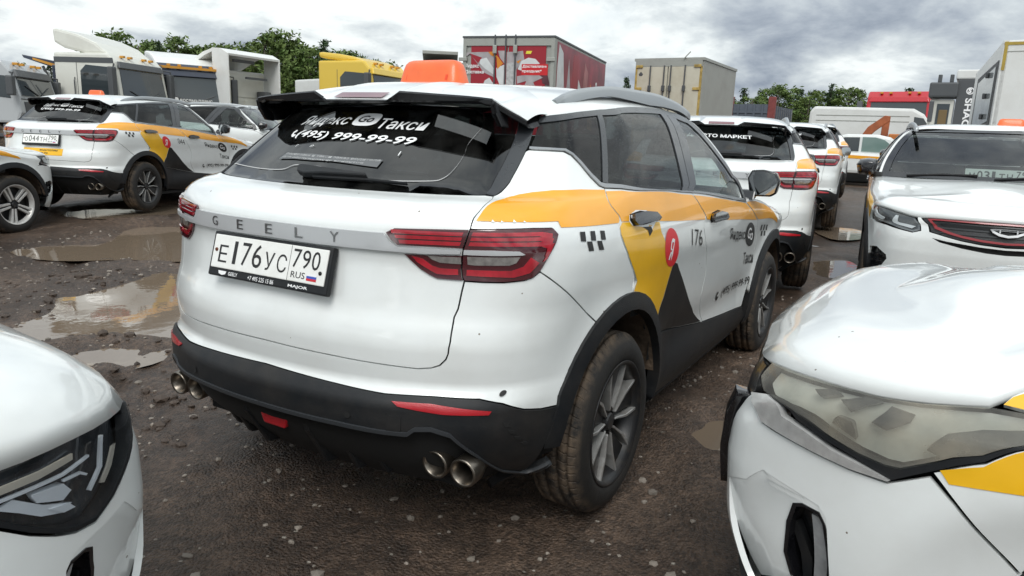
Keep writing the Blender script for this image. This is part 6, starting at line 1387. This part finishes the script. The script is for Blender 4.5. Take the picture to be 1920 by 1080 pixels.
# --- printed box truck
d=21.5;t=thing('box_truck','box truck with red gift print on its rear doors and side','truck',948,d,hd(948,0)-R(19));W2=1.40;Hh=3.82;Lb=7.0
GREYM=mat('box_frame',(.36,.37,.34),.5,metal=.3,dirt=(.22,.2,.16),dscale=2,damt=.4);PR=mat('print_red',(.30,.012,.024),.4);PG=mat('print_grey',(.36,.33,.34),.4,var=.25,vscale=2.5);PW=mat('print_white',(.60,.62,.62),.4,var=.12,vscale=3);PO=mat('print_orange',(.62,.22,.02),.4);PD=mat('print_dark',(.10,.03,.04),.4,var=.4,vscale=2)
part('box_body',box(0,Lb,-W2,W2,1.1,Hh),GREYM,t,bev=.02)
for (y0,y1) in ((-W2,-W2+.10),(W2-.10,W2)): part('corner_post',box(-.05,.02,y0,y1,1.0,Hh-.003),GREYM,t)
part('header',box(-.05,.02,-W2+.1,W2-.1,Hh-.22,Hh-.003),GREYM,t);part('roof_edge',box(-.07,Lb,-W2-.02,W2+.02,Hh,Hh+.05),TGREY,t)
def rear(poly,m,o_,nm='print_shape'): return part(nm,prism([(-a,b) for a,b in poly],lambda a,b:(-.03-o_,a,b),lambda a,b:(-.02-o_*.5,a,b)),m,t)
rear([(-1.15,1.1),(-.02,1.1),(-.02,3.74),(-1.15,3.74)],PR,0,'rear_door');rear([(.02,1.1),(1.15,1.1),(1.15,3.74),(.02,3.74)],PR,0,'rear_door')
def q_(x,y): return ((x-950)/1920*200/ (1357/d)*1.0+((850+x*200/1920)-850-((850+x*200/1920)-850)),0)
def dp(zx,zy):  # zoomed print coordinates (1920 wide = 200 px) to door metres
    px=850+zx*200/1920;py=80+zy*200/1920;return ((px-948)*d/FPX/.945, ztop(948,py,d)-float(terrain(*col_at(948,d))))
for poly,m,o_ in (([(150,210),(600,200),(720,280),(700,640),(520,560),(260,230),(170,300)],PG,.004),([(250,225),(480,300),(410,400)],PR,.007),([(450,330),(560,300),(690,480),(700,600),(520,480),(440,400)],PW,.007),([(500,800),(540,700),(620,650),(700,760),(720,800)],PW,.008),([(590,200),(690,195),(860,400),(760,500),(740,300),(640,260)],PO,.009),([(740,480),(880,420),(880,800),(820,800),(750,640)],PW,.006),
    ([(760,180),(880,180),(880,400),(800,300)],PG,.005),([(920,200),(1080,200),(1200,180),(1230,330),(1100,500),(1100,800),(920,800)],PG,.005),([(920,400),(1050,380),(1060,800),(920,800)],mat('print_stripe',(.42,.42,.42),.4,var=.3,vscale=14),.007),([(1120,500),(1180,360),(1300,300),(1420,320),(1500,400),(1300,560)],PW,.008),([(1110,620),(1300,590),(1500,600),(1560,640),(1400,720),(1440,810),(1240,810),(1280,700),(1120,750)],PG,.009),([(1090,370),(1180,330),(1130,400)],PO,.009),([(1520,590),(1640,600),(1690,780),(1560,740)],PD,.007),([(1265,185),(1360,185),(1340,235),(1250,235)],mat('print_yellow',(.75,.65,.05),.4),.010)):
    rear([dp(*q) for q in poly],m,o_)
rear([dp(1190,410),dp(1640,410),dp(1640,600),dp(1190,600)],mat('print_bright_red',(.55,.015,.02),.4),.012,'print_sign')
def rtext(s,zx0,zy1,zx1,zy0,o_):
    V,F=textvf(s,1,0,.02);A=np.array(V);a0,b0=A[:,:2].min(0);a1,b1=A[:,:2].max(0);p0=dp(zx0,zy1);p1=dp(zx1,zy0)
    part('print_lettering',([(-.03-o_,-(p0[0]+(v[0]-a0)/(a1-a0)*(p1[0]-p0[0])),p0[1]+(v[1]-b0)/(b1-b0)*(p1[1]-p0[1])) for v in V],F),WFILM,t)
rtext('Яндекс',180,490,430,410,.014);rtext('Доставка',180,590,520,520,.014);rtext('Доставляем',1205,480,1615,425,.016);rtext('праздник*',1200,565,1540,505,.016)
for zx in (715,905,1075): 
    a,_=dp(zx,100);part('lock_bar',tube([(-.075,-a,1.1),(-.075,-a,3.9)],.022,6),TGREY,t)
for zx in (715,1075): a,b=dp(zx,160);part('lock_cap',box(-.12,-.05,-a-.06,-a+.06,b-.12,b+.12),GREYM,t,bev=.02)
for zx in (140,1690): a,b=dp(zx,330);part('hinge',box(-.09,-.03,-a-.13,-a+.13,b-.05,b+.05),GREYM,t,bev=.01)
def sprint(poly,m,o_,nm='print_shape'): return part(nm,side_prism(poly,-W2-.006-o_,-W2-.001),m,t)
sprint([(.25,1.2),(Lb-.1,1.2),(Lb-.1,3.75),(.25,3.75)],mat('print_wine',(.24,.02,.035),.4,var=.5,vscale=1.2),0,'side_panel')
for poly,m,o_ in (([(.3,1.3),(.9,1.2),(1.1,2.6),(.9,3.5),(.45,3.7),(.3,3.0)],PW,.004),([(1.3,1.3),(1.7,1.3),(1.9,2.4),(1.6,3.4),(1.45,2.6)],PG,.004),([(1.9,1.3),(2.6,1.3),(2.8,3.6),(2.2,3.6)],PR,.003),([(2.6,1.3),(3.2,1.4),(3.3,2.6),(2.9,2.9)],PW,.005),([(3.4,2.2),(4.0,2.0),(4.2,3.2),(3.7,3.5)],mat('print_rose',(.36,.12,.12),.4,var=.3,vscale=2),.004),([(4.4,1.4),(5.2,1.3),(5.0,2.5),(4.6,2.9)],PO,.003)): sprint(poly,m,o_)
V,F=textvf('Яндекс',1,0,.02);A=np.array(V);a1=A[:,0].max();part('print_lettering',([(5.3+v[0]/a1*1.7,-W2-.016,2.45+v[1]*.75) for v in V],F),WFILM,t)
part('chassis',box(-.1,Lb+.5,-.5,.5,.6,1.08),TGREY,t)
for x in (1.2,2.4,Lb+.6):
    for s_ in (1,-1): part('wheel',xf(lathe_y([(0,-.14),(.30,-.14),(.33,-.16),(.47,-.15),(.49,-.10),(.49,.14),(.3,.15)],20),Matrix.Translation((x,s_*1.0,.49))@Matrix.Rotation(0 if s_<0 else math.pi,4,'Z')),TYRE,t)
part('cab_body',side_prism([(Lb+.2,.9),(Lb+2.0,.9),(Lb+2.05,1.8),(Lb+1.8,2.8),(Lb+.2,2.85)],-1.15,1.15),TW,t,bev=.06)
t=thing('cargo_box','grey lifted flap of a cargo box behind the orange roof sign','truck',835,23.0,hd(835,0));part('flap',side_prism([(0,3.55),(.9,3.35),(.9,3.28),(0,3.45)],-.35,.75),GREYM,t,bev=.01);part('box_wall',box(.2,2.5,-.6,.8,1.2,3.25),GREYM,t,bev=.02)
# --- white refrigerated trailer
d=25.5;t=thing('refrigerated_trailer','weathered cream trailer with four lock bars on its rear doors','trailer',1243,d,hd(1243,0)-R(19));W2=1.22;Hh=3.78;Lb=4.2
part('trailer_body',box(0,Lb,-W2,W2,1.0,Hh),mat('trailer_side',(.30,.30,.27),.5,dirt=(.2,.19,.16),dscale=1.2,damt=.5),t,bev=.02);part('roof_cap',box(-.04,Lb+.02,-W2-.03,W2+.03,Hh,Hh+.09),GREYM,t)
CRM=mat('trailer_door',(.56,.53,.43),.5,dirt=(.34,.29,.18),dscale=1.5,damt=.5);RUST=mat('rust_yellow',(.40,.28,.08),.7,var=.4,vscale=6)
for s_ in (1,-1):
    part('rear_door',box(-.05,.0,min(s_*.02,s_*(W2-.1)),max(s_*.02,s_*(W2-.1)),1.0,Hh-.2),CRM,t,bev=.01);part('door_edge',box(-.045,.01,min(s_*(W2-.1),s_*(W2-.03)),max(s_*(W2-.1),s_*(W2-.03)),1.0,Hh-.2),RUST,t)
    for y in (.12,.62): part('lock_bar',tube([(-.10,s_*y,1.0),(-.10,s_*y,Hh-.16)],.024,6),TGREY,t);part('lock_handle',box(-.16,-.06,s_*y-.05,s_*y+.05,2.75,2.95),TGREY,t,bev=.02)
    for z in (1.6,2.8,3.55): part('hinge',box(-.09,-.03,s_*(W2-.18)-.12,s_*(W2-.18)+.12,z,z+.09),RUST,t,bev=.01)
    part('wheel',xf(lathe_y([(0,-.14),(.30,-.14),(.47,-.15),(.49,.14),(.3,.15)],20),Matrix.Translation((1.6,s_*.95,.49))),TYRE,t)
part('door_header',box(-.05,.01,-W2+.03,W2-.03,Hh-.195,Hh-.003),GREYM,t);part('roof_rod',tube([(-.1,-.55,Hh+.05),(-.05,-.75,Hh+.28)],.02,6),GREYM,t);part('chassis',box(0,Lb,-.5,.5,.6,.98),TGREY,t)
part('door_mark',prism([(.98,3.42),(.90,3.34),(.93,3.28),(1.03,3.28),(1.06,3.34)],lambda a,b:(-.058,a,b),lambda a,b:(-.05,a,b)),TGREY,t)
# --- dark tipper bodies by the trees
d=46.;t=thing('tipper_body','blue-grey tipper body with red corner posts beyond the trailer','truck',1400,d,hd(1400,0)-R(14))
BG=mat('tipper_grey',(.085,.10,.125),.6,var=.2,vscale=1);BR=mat('tipper_red',(.20,.045,.04),.6,var=.3,vscale=2)
part('tailboard',box(0,.15,-1.25,1.25,1.0,3.55),BG,t);
for y in (-1.3,1.3): part('corner_post',box(-.08,.2,y-.22,y+.22,.9,4.0),BR,t,bev=.03)
for y in (-.75,-.25,.25,.75):
    part('rib',box(-.06,0,y-.06,y+.06,1.0,3.55),BG,t)
for z in (2.0,3.0): part('rib',box(-.05,0,-1.08,1.08,z,z+.12),BG,t)
part('side_wall',box(.15,6,-1.3,-1.2,1.0,3.5),mat('tipper_side',(.16,.16,.15),.6),t)
for k in range(9): part('stake',box(.5+.6*k,.58+.6*k,-1.38,-1.3,1.0,3.5),BG,t)
part('chassis',box(0,6,-.6,.6,.5,.98),TGREY,t)
# --- right side
t=cab('truck','red truck cab facing the viewer beyond the white van',1688,32.,hd(1688,172),TRED,3.45,fair=None,visor=TRED,group='trucks along the far side of the yard')
t=thing('van','white panel van parked side-on behind the excavator','van',1665,30.,hd(1660,-92))
part('van_body',side_prism([(-2.9,.4),(2.2,.4),(2.7,.9),(2.6,1.25),(1.7,1.45),(1.05,2.35),(.7,2.55),(-2.7,2.6),(-2.85,2.4)],-.95,.95),TW,t,bev=.10)
for z in (2.05,2.25): part('body_groove',box(-2.6,.6,-.962,-.94,z,z+.025),GREYM,t)
for s_ in (1,-1):
    part('side_window',side_prism([(.75,1.5),(1.55,1.45),(1.05,2.2),(.75,2.25)],s_*.94,s_*.962),TGL,t)
    for x in (-1.9,1.7): part('wheel',xf(lathe_y([(0,-.1),(.2,-.1),(.33,-.11),(.34,.1)],20),Matrix.Translation((x,s_*.85,.34))),TYRE,t)
part('windscreen',prism([(-.8,0),(.8,0),(.7,1),(-.7,1)],lambda a,b:(1.72-.62*b,a,1.48+.80*b),lambda a,b:(1.68-.62*b,a,1.46+.80*b)),TGL,t)
t.scale=(1.08,1,1.05)
EXO=mat('excavator_rust',(.30,.085,.03),.6,var=.35,vscale=3);EXY=mat('excavator_yellow',(.42,.30,.05),.6,dirt=(.2,.13,.05),dscale=2,damt=.6)
t=thing('excavator','rusty orange excavator arm with a yellow bucket in front of the white van','excavator',1628,23.5,hd(1628,-90))
dz=-.05
part('boom',side_prism([(-.55,.95),(-.45,.90),(.12,1.62),(.5,1.95),(.52,2.10),(.35,2.12),(-.1,1.75)],-.14,.14),EXO,t,bev=.02);part('stick',side_prism([(.30,2.08),(.52,2.10),(.50,.95),(.30,.95)],-.12,.12),EXO,t,bev=.02)
part('ram',tube([(-.30,0,1.15),(.05,0,1.80)],.05,8),EXO,t);part('cab_body',box(.52,.90,-.4,.4,.7,1.55),mat('excavator_orange',(.50,.16,.03),.5),t,bev=.04)
part('bucket',side_prism([(-1.35,1.75),(-1.15,1.55),(-.9,1.15),(-.55,.95),(-.5,.55),(-1.2,.6),(-1.3,1.2)],-.45,.45),EXY,t,bev=.05);part('bucket',side_prism([(-1.2,.62),(-.45,.6),(-.4,.85),(-1.1,.9)],-.5,.5),EXY,t,bev=.04)
part('track',side_prism([(-1.4,.0),(1.2,.0),(1.4,.3),(1.2,.55),(-1.4,.55),(-1.6,.3)],-.9,-.5),TGREY,t,bev=.05);part('track',side_prism([(-1.4,.0),(1.2,.0),(1.4,.3),(1.2,.55),(-1.4,.55),(-1.6,.3)],.5,.9),TGREY,t,bev=.05)
t=thing('rubble_heap','reddish heap of brick rubble beyond the far taxis','rubble',1560,38.,hd(1560,0));rr=random.Random(4);VFs=[]
for k in range(110):
    a=rr.uniform(0,6.28);r_=2.2*math.sqrt(rr.random());z=max(0,1.25*(1-r_/2.3))+rr.uniform(-.1,.1);s_=rr.uniform(.12,.28);VFs.append(xf(box(-s_,s_,-s_*.6,s_*.6,-s_*.4,s_*.4),Matrix.Translation((r_*math.cos(a),r_*math.sin(a)*1.3,z))@Matrix.Rotation(rr.uniform(0,3),4,(rr.random(),rr.random(),rr.random()+.1))))
core=lathe_y([(0,1.1),(.9,.75),(1.8,.3),(2.3,-.2)],14);core=([(v[0],v[2]*1.3,v[1]) for v in core[0]],core[1])
part('heap_core',core,mat('rubble_dirt',(.20,.13,.10),.9,var=.4,vscale=2),t);o=part('broken_bricks',join(*VFs),mat('rubble',(.30,.15,.12),.9,var=.5,vscale=1.5),t);o['kind']='stuff'
# dark-panelled cab with the vertical maker name
d=21.;t=thing('truck','truck cab with white vertical lettering on a dark grey side panel','truck',1797,d,hd(1797,0),'trucks along the far side of the yard')
part('side_panel',box(0,.5,-.23,.27,.8,3.1),TGREY,t,bev=.02);part('cab_body',box(.05,1.6,.30,.92,.8,2.55),TWB,t,bev=.04);part('visor',box(-.1,.9,.25,.98,2.60,3.02),TGREY,t,bev=.05)
part('door_opening',box(.03,.06,.40,.72,1.2,2.42),TGL,t,bev=.0);part('seat_back',box(-.0,.04,.44,.66,1.3,2.25),mat('brown_seat',(.16,.11,.05),.8),t,bev=.02);part('mirror',box(-.1,.0,.80,.92,1.9,2.5),TGREY,t,bev=.03);part('roof_spoiler',box(.1,1.4,-.25,.35,3.12,3.38),TW,t,bev=.04)
for y in (.45,.75): part('roof_horn',box(.1,.3,y-.05,y+.05,3.03,3.25),TGREY,t,bev=.02)
V,F=textvf('SHACMAN',1,0,.03);A=np.array(V);a0,b0=A[:,:2].min(0);a1,b1=A[:,:2].max(0)
part('panel_lettering',([(-.006,-.05-(-.09+.18*(v[1]-b0)/(b1-b0)),2.58-(v[0]-a0)/(a1-a0)*1.5) for v in V],F),WFILM,t)
ringp=[(.10*math.cos(k*math.pi/10),.10*math.sin(k*math.pi/10)) for k in range(20)];V=[(-.006,-.05-a,2.78+b) for a,b in ringp]+[(-.006,-.05-a*.72,2.78+b*.72) for a,b in ringp];part('panel_emblem',(V,[(k,(k+1)%20,20+(k+1)%20,20+k) for k in range(20)]),WFILM,t)
V,F=textvf('S',.16,0,.01);part('panel_emblem',([(-.007,-.05-(v[0]-.045),2.73+v[1]) for v in V],F),WFILM,t)
# tall white body shell at the right edge
d=16.;t=thing('body_shell','tall white vehicle body with yellow corner tape at the right edge','truck',1848,d,hd(1848,0));zt=ztop(1858,81,d)-t.location.z
part('side_wall',box(0,2.3,-.72,0.,.6,zt),TW,t,bev=.03);part('front_wall',prism([(0,.6),(1.6,.6),(1.6,zt-.55),(0,zt)],lambda a,b:(a,.0+a*.30,b),lambda a,b:(a,-.10,b)),TW,t)
part('window_frame',prism([(.12,1.75),(1.35,1.55),(1.35,zt-.70),(.12,zt-.40)],lambda a,b:(a-.012,.012+a*.30,b),lambda a,b:(a,-.0+a*.29,b)),TGREY,t);part('window',prism([(.22,1.85),(1.25,1.68),(1.25,zt-.80),(.22,zt-.52)],lambda a,b:(a-.018,.020+a*.30,b),lambda a,b:(a,a*.29,b)),mat('pale_glass',(.30,.32,.32),.1,coat=.6,var=.3,vscale=3),t)
part('seam',box(-.008,.0,-.715,-.02,zt-.24,zt-.225),GREYM,t)
for k in range(3): part('window_fitting',box(.5,.62,.20,.26,1.9+.45*k,2.02+.45*k),TGREY,t,bev=.02)
part('corner_tape',box(-.012,.0,-.40,-.01,zt-.10,zt-.04),EXY,t);part('corner_tape',box(-.013,.0,-.08,-.02,zt-.62,zt-.03),EXY,t)
d=22.;t=thing('timber_stack','stack of dark brown boards under a white sheet at the right edge','timber',1925,d,hd(1925,0));WD=mat('old_timber',(.11,.055,.035),.8,var=.4,vscale=3)
for k in range(7): part('board',box(0,1.5,-.9,.72,.5+.36*k,.5+.36*k+.33),WD,t,bev=.01)
part('cover_sheet',box(-.05,1.55,-.95,.76,3.03,3.22),TW,t,bev=.04)
# sedan with an orange stripe
t=thing('parked_car','small white sedan with orange stripe seen side-on beyond the far taxis','car',1634,21.5,hd(1634,-88),'cars parked in the muddy yard')
sb=[(-2.1,.35),(2.1,.35),(2.2,.6),(2.05,.80),(1.1,.92),(-1.5,.98),(-2.15,.92),(-2.2,.6)]
part('car_body',side_prism(sb,-.84,.84),WHITE,t,bev=.09);part('cabin',side_prism([(-1.75,.93),(1.15,.90),(.45,1.40),(.1,1.47),(-.7,1.46),(-1.15,1.35)],-.72,.72),WHITE,t,bev=.08)
for s_ in (1,-1):
    part('side_window',side_prism([(-1.25,.98),(-.35,.98),(-.35,1.38),(-.75,1.37),(-1.0,1.28)],s_*.70,s_*.73),TGL,t);part('side_window',side_prism([(-.28,.98),(.75,.96),(.30,1.32),(.05,1.39),(-.28,1.39)],s_*.70,s_*.73),TGL2,t)
    part('stripe_film',side_prism([(-2.0,.80),(1.6,.74),(1.9,.80),(-1.6,.90)],s_*.83,s_*.848),ORANGE,t);part('mirror',box(.55,.70,s_*.92-.09,s_*.92+.09,.95,1.08),WHITE,t,bev=.04)
    for x in (-1.3,1.35): part('wheel',xf(lathe_y([(0,-.1),(.2,-.1),(.30,-.11),(.31,.1)],20),Matrix.Translation((x,s_*.75,.31))),TYRE,t)
part('windscreen',prism([(-.62,0),(.62,0),(.55,1),(-.55,1)],lambda a,b:(1.05-.60*b,a,.96+.42*b),lambda a,b:(1.0-.60*b,a,.93+.42*b)),TGL,t)
# ---------------------------------------------------------------- trees
LEAF=bpy.data.materials.new('leaves');LEAF.use_nodes=True
def _leaf(m_,c0,c1):
    t=m_.node_tree;b=t.nodes['Principled BSDF'];n=t.nodes.new('ShaderNodeTexNoise');g_=t.nodes.new('ShaderNodeTexCoord');t.links.new(g_.outputs['Object'],n.inputs['Vector']);n.inputs['Scale'].default_value=1.1;n.inputs['Detail'].default_value=4
    r=t.nodes.new('ShaderNodeValToRGB');t.links.new(n.outputs[0],r.inputs[0]);r.color_ramp.elements[0].color=(*c0,1);r.color_ramp.elements[1].color=(*c1,1);r.color_ramp.elements[0].position=.35;r.color_ramp.elements[1].position=.65;t.links.new(r.outputs[0],b.inputs['Base Color']);b.inputs['Roughness'].default_value=.6
    b.inputs['Specular IOR Level'].default_value=.25
_leaf(LEAF,(.06,.105,.024),(.15,.205,.06));NEED=bpy.data.materials.new('needles');NEED.use_nodes=True;_leaf(NEED,(.020,.045,.018),(.050,.085,.030))
BARK=mat('bark',(.10,.085,.07),.9,var=.4,vscale=3)
def tree_meshes(kind,seed):
    r=np.random.RandomState(seed);H=10.;V=[];F=[]
    trunk=[tube([(0,0,0),(.08,.05,H*.3),(-.05,.1,H*.6),(.02,0,H*.92)],[.20,.16,.10,.03],7)]
    cl=[]
    if kind=='leafy':
        n=70
        for k in range(n):
            z=H*(.18+.80*r.beta(1.3,1.2));rad=H*.26*math.sin(math.pi*min(.97,max(.1,(z/H-.08)/.95)))**.7*(1+.35*r.randn()*.5);a=r.uniform(0,6.28);q=rad*math.sqrt(r.uniform(.25,1));cl.append((q*math.cos(a),q*math.sin(a),z,r.uniform(.45,.95)))
    else:
        for k in range(26):
            z=H*(.12+.86*k/25);rad=H*.17*(1-z/H)**.85+.12
            for j in range(max(3,int(rad*6))):
                a=r.uniform(0,6.28);q=rad*r.uniform(.4,1.05);cl.append((q*math.cos(a),q*math.sin(a),z-.25*q,.30+.22*rad))
    for (x,y,z,s_) in cl[::4]: trunk.append(tube([(0,0,max(.5,z-.9)),(x*.5,y*.5,z-.35),(x*.95,y*.95,z)],[.05,.035,.015],5))
    for (x,y,z,s_) in cl:
        m=int(46*s_/.7)
        for k in range(m):
            p_=np.array([x,y,z])+r.normal(0,s_*.42,3)*np.array([1,1,.75]);a=r.normal(0,1,3);a/=np.linalg.norm(a);b=np.cross(a,r.normal(0,1,3));b/=np.linalg.norm(b)+1e-9;w_=r.uniform(.07,.14)*(1.35 if kind=='leafy' else .95);h_=w_*1.5;o_=len(V)
            V+= [tuple(p_-a*h_),tuple(p_+b*w_*.6),tuple(p_+a*h_),tuple(p_-b*w_*.6)];F.append((o_,o_+1,o_+2,o_+3))
    return mkmesh('trunk',*join(*trunk),BARK),mkmesh('crown',V,F,LEAF if kind=='leafy' else NEED,False)
TM=[tree_meshes('leafy',1),tree_meshes('leafy',2),tree_meshes('leafy',3),tree_meshes('leafy',7),tree_meshes('conifer',4),tree_meshes('conifer',5)]
TREES=[(-60,118,60,0),(-15,128,66,1),(48,120,64,2),(104,116,62,5),(150,118,60,0),(205,80,64,1),(228,62,60,3),(268,74,62,0),(305,80,58,4),(342,72,60,2),(382,92,62,1),(415,84,58,3),(436,80,63,0),(468,95,60,4),(500,70,57,1),(524,62,60,2),(552,76,62,0),(582,92,60,3),(611,78,64,4),(652,98,60,1),(690,104,62,0),(722,118,60,2),(742,128,66,5),
 (1168,146,70,5),(1386,166,104,4),(1402,176,100,0),(1428,168,106,1),(1450,160,104,2),(1472,165,108,3),(1492,168,104,5),(1508,176,100,0),(1526,172,106,1),(1546,158,104,4),(1562,168,108,2),(1580,164,104,3),(1600,170,106,5),(1618,182,100,0),(1640,190,104,1),(1360,180,108,3),(1340,186,104,2),(1688,166,110,4),(1698,172,112,5),(1712,176,112,4),(1670,190,108,0)]
TREES+=[(px+(19 if i%2 else -13),py+8+5*(i%3),d+5,(k+1)%4) for i,(px,py,d,k) in enumerate(TREES[4:23])]
ORD='first second third fourth fifth sixth seventh eighth ninth tenth eleventh twelfth thirteenth fourteenth fifteenth sixteenth seventeenth eighteenth nineteenth twentieth twenty-first twenty-second twenty-third twenty-fourth twenty-fifth twenty-sixth twenty-seventh twenty-eighth twenty-ninth thirtieth thirty-first thirty-second thirty-third thirty-fourth thirty-fifth thirty-sixth thirty-seventh thirty-eighth thirty-ninth fortieth forty-first forty-second forty-third forty-fourth forty-fifth'.split()
for i,(px,py,d,k) in enumerate(TREES):
    x,y=col_at(px,d);zt=float(terrain(x,y));h=ztop(px,py,d)-zt
    left=px<900
    r=obj('tree' if k<4 else 'conifer',None,None,(x,y,zt),i*1.7)
    ordn=sum(1 for q in TREES[:i] if (q[0]<900)==left)
    rank=sorted((q[0],n_) for n_,q in enumerate(TREES) if (q[0]<900)==left).index((px,i));nth=ORD[rank]+' tree from the left '+('in the line behind the left-hand trucks' if left else 'in the distant wood at the right')
    tag(r,('leafy green crown, ' if k<4 else 'pointed dark conifer, ')+nth,'tree','trees behind the left-hand trucks' if left else 'trees of the distant wood')
    s_=h/10.;w_=1.22+.25*math.sin(i*2.1);r.scale=(s_*w_,s_*w_,s_)
    obj('trunk',TM[k][0],r);obj('crown',TM[k][1],r)
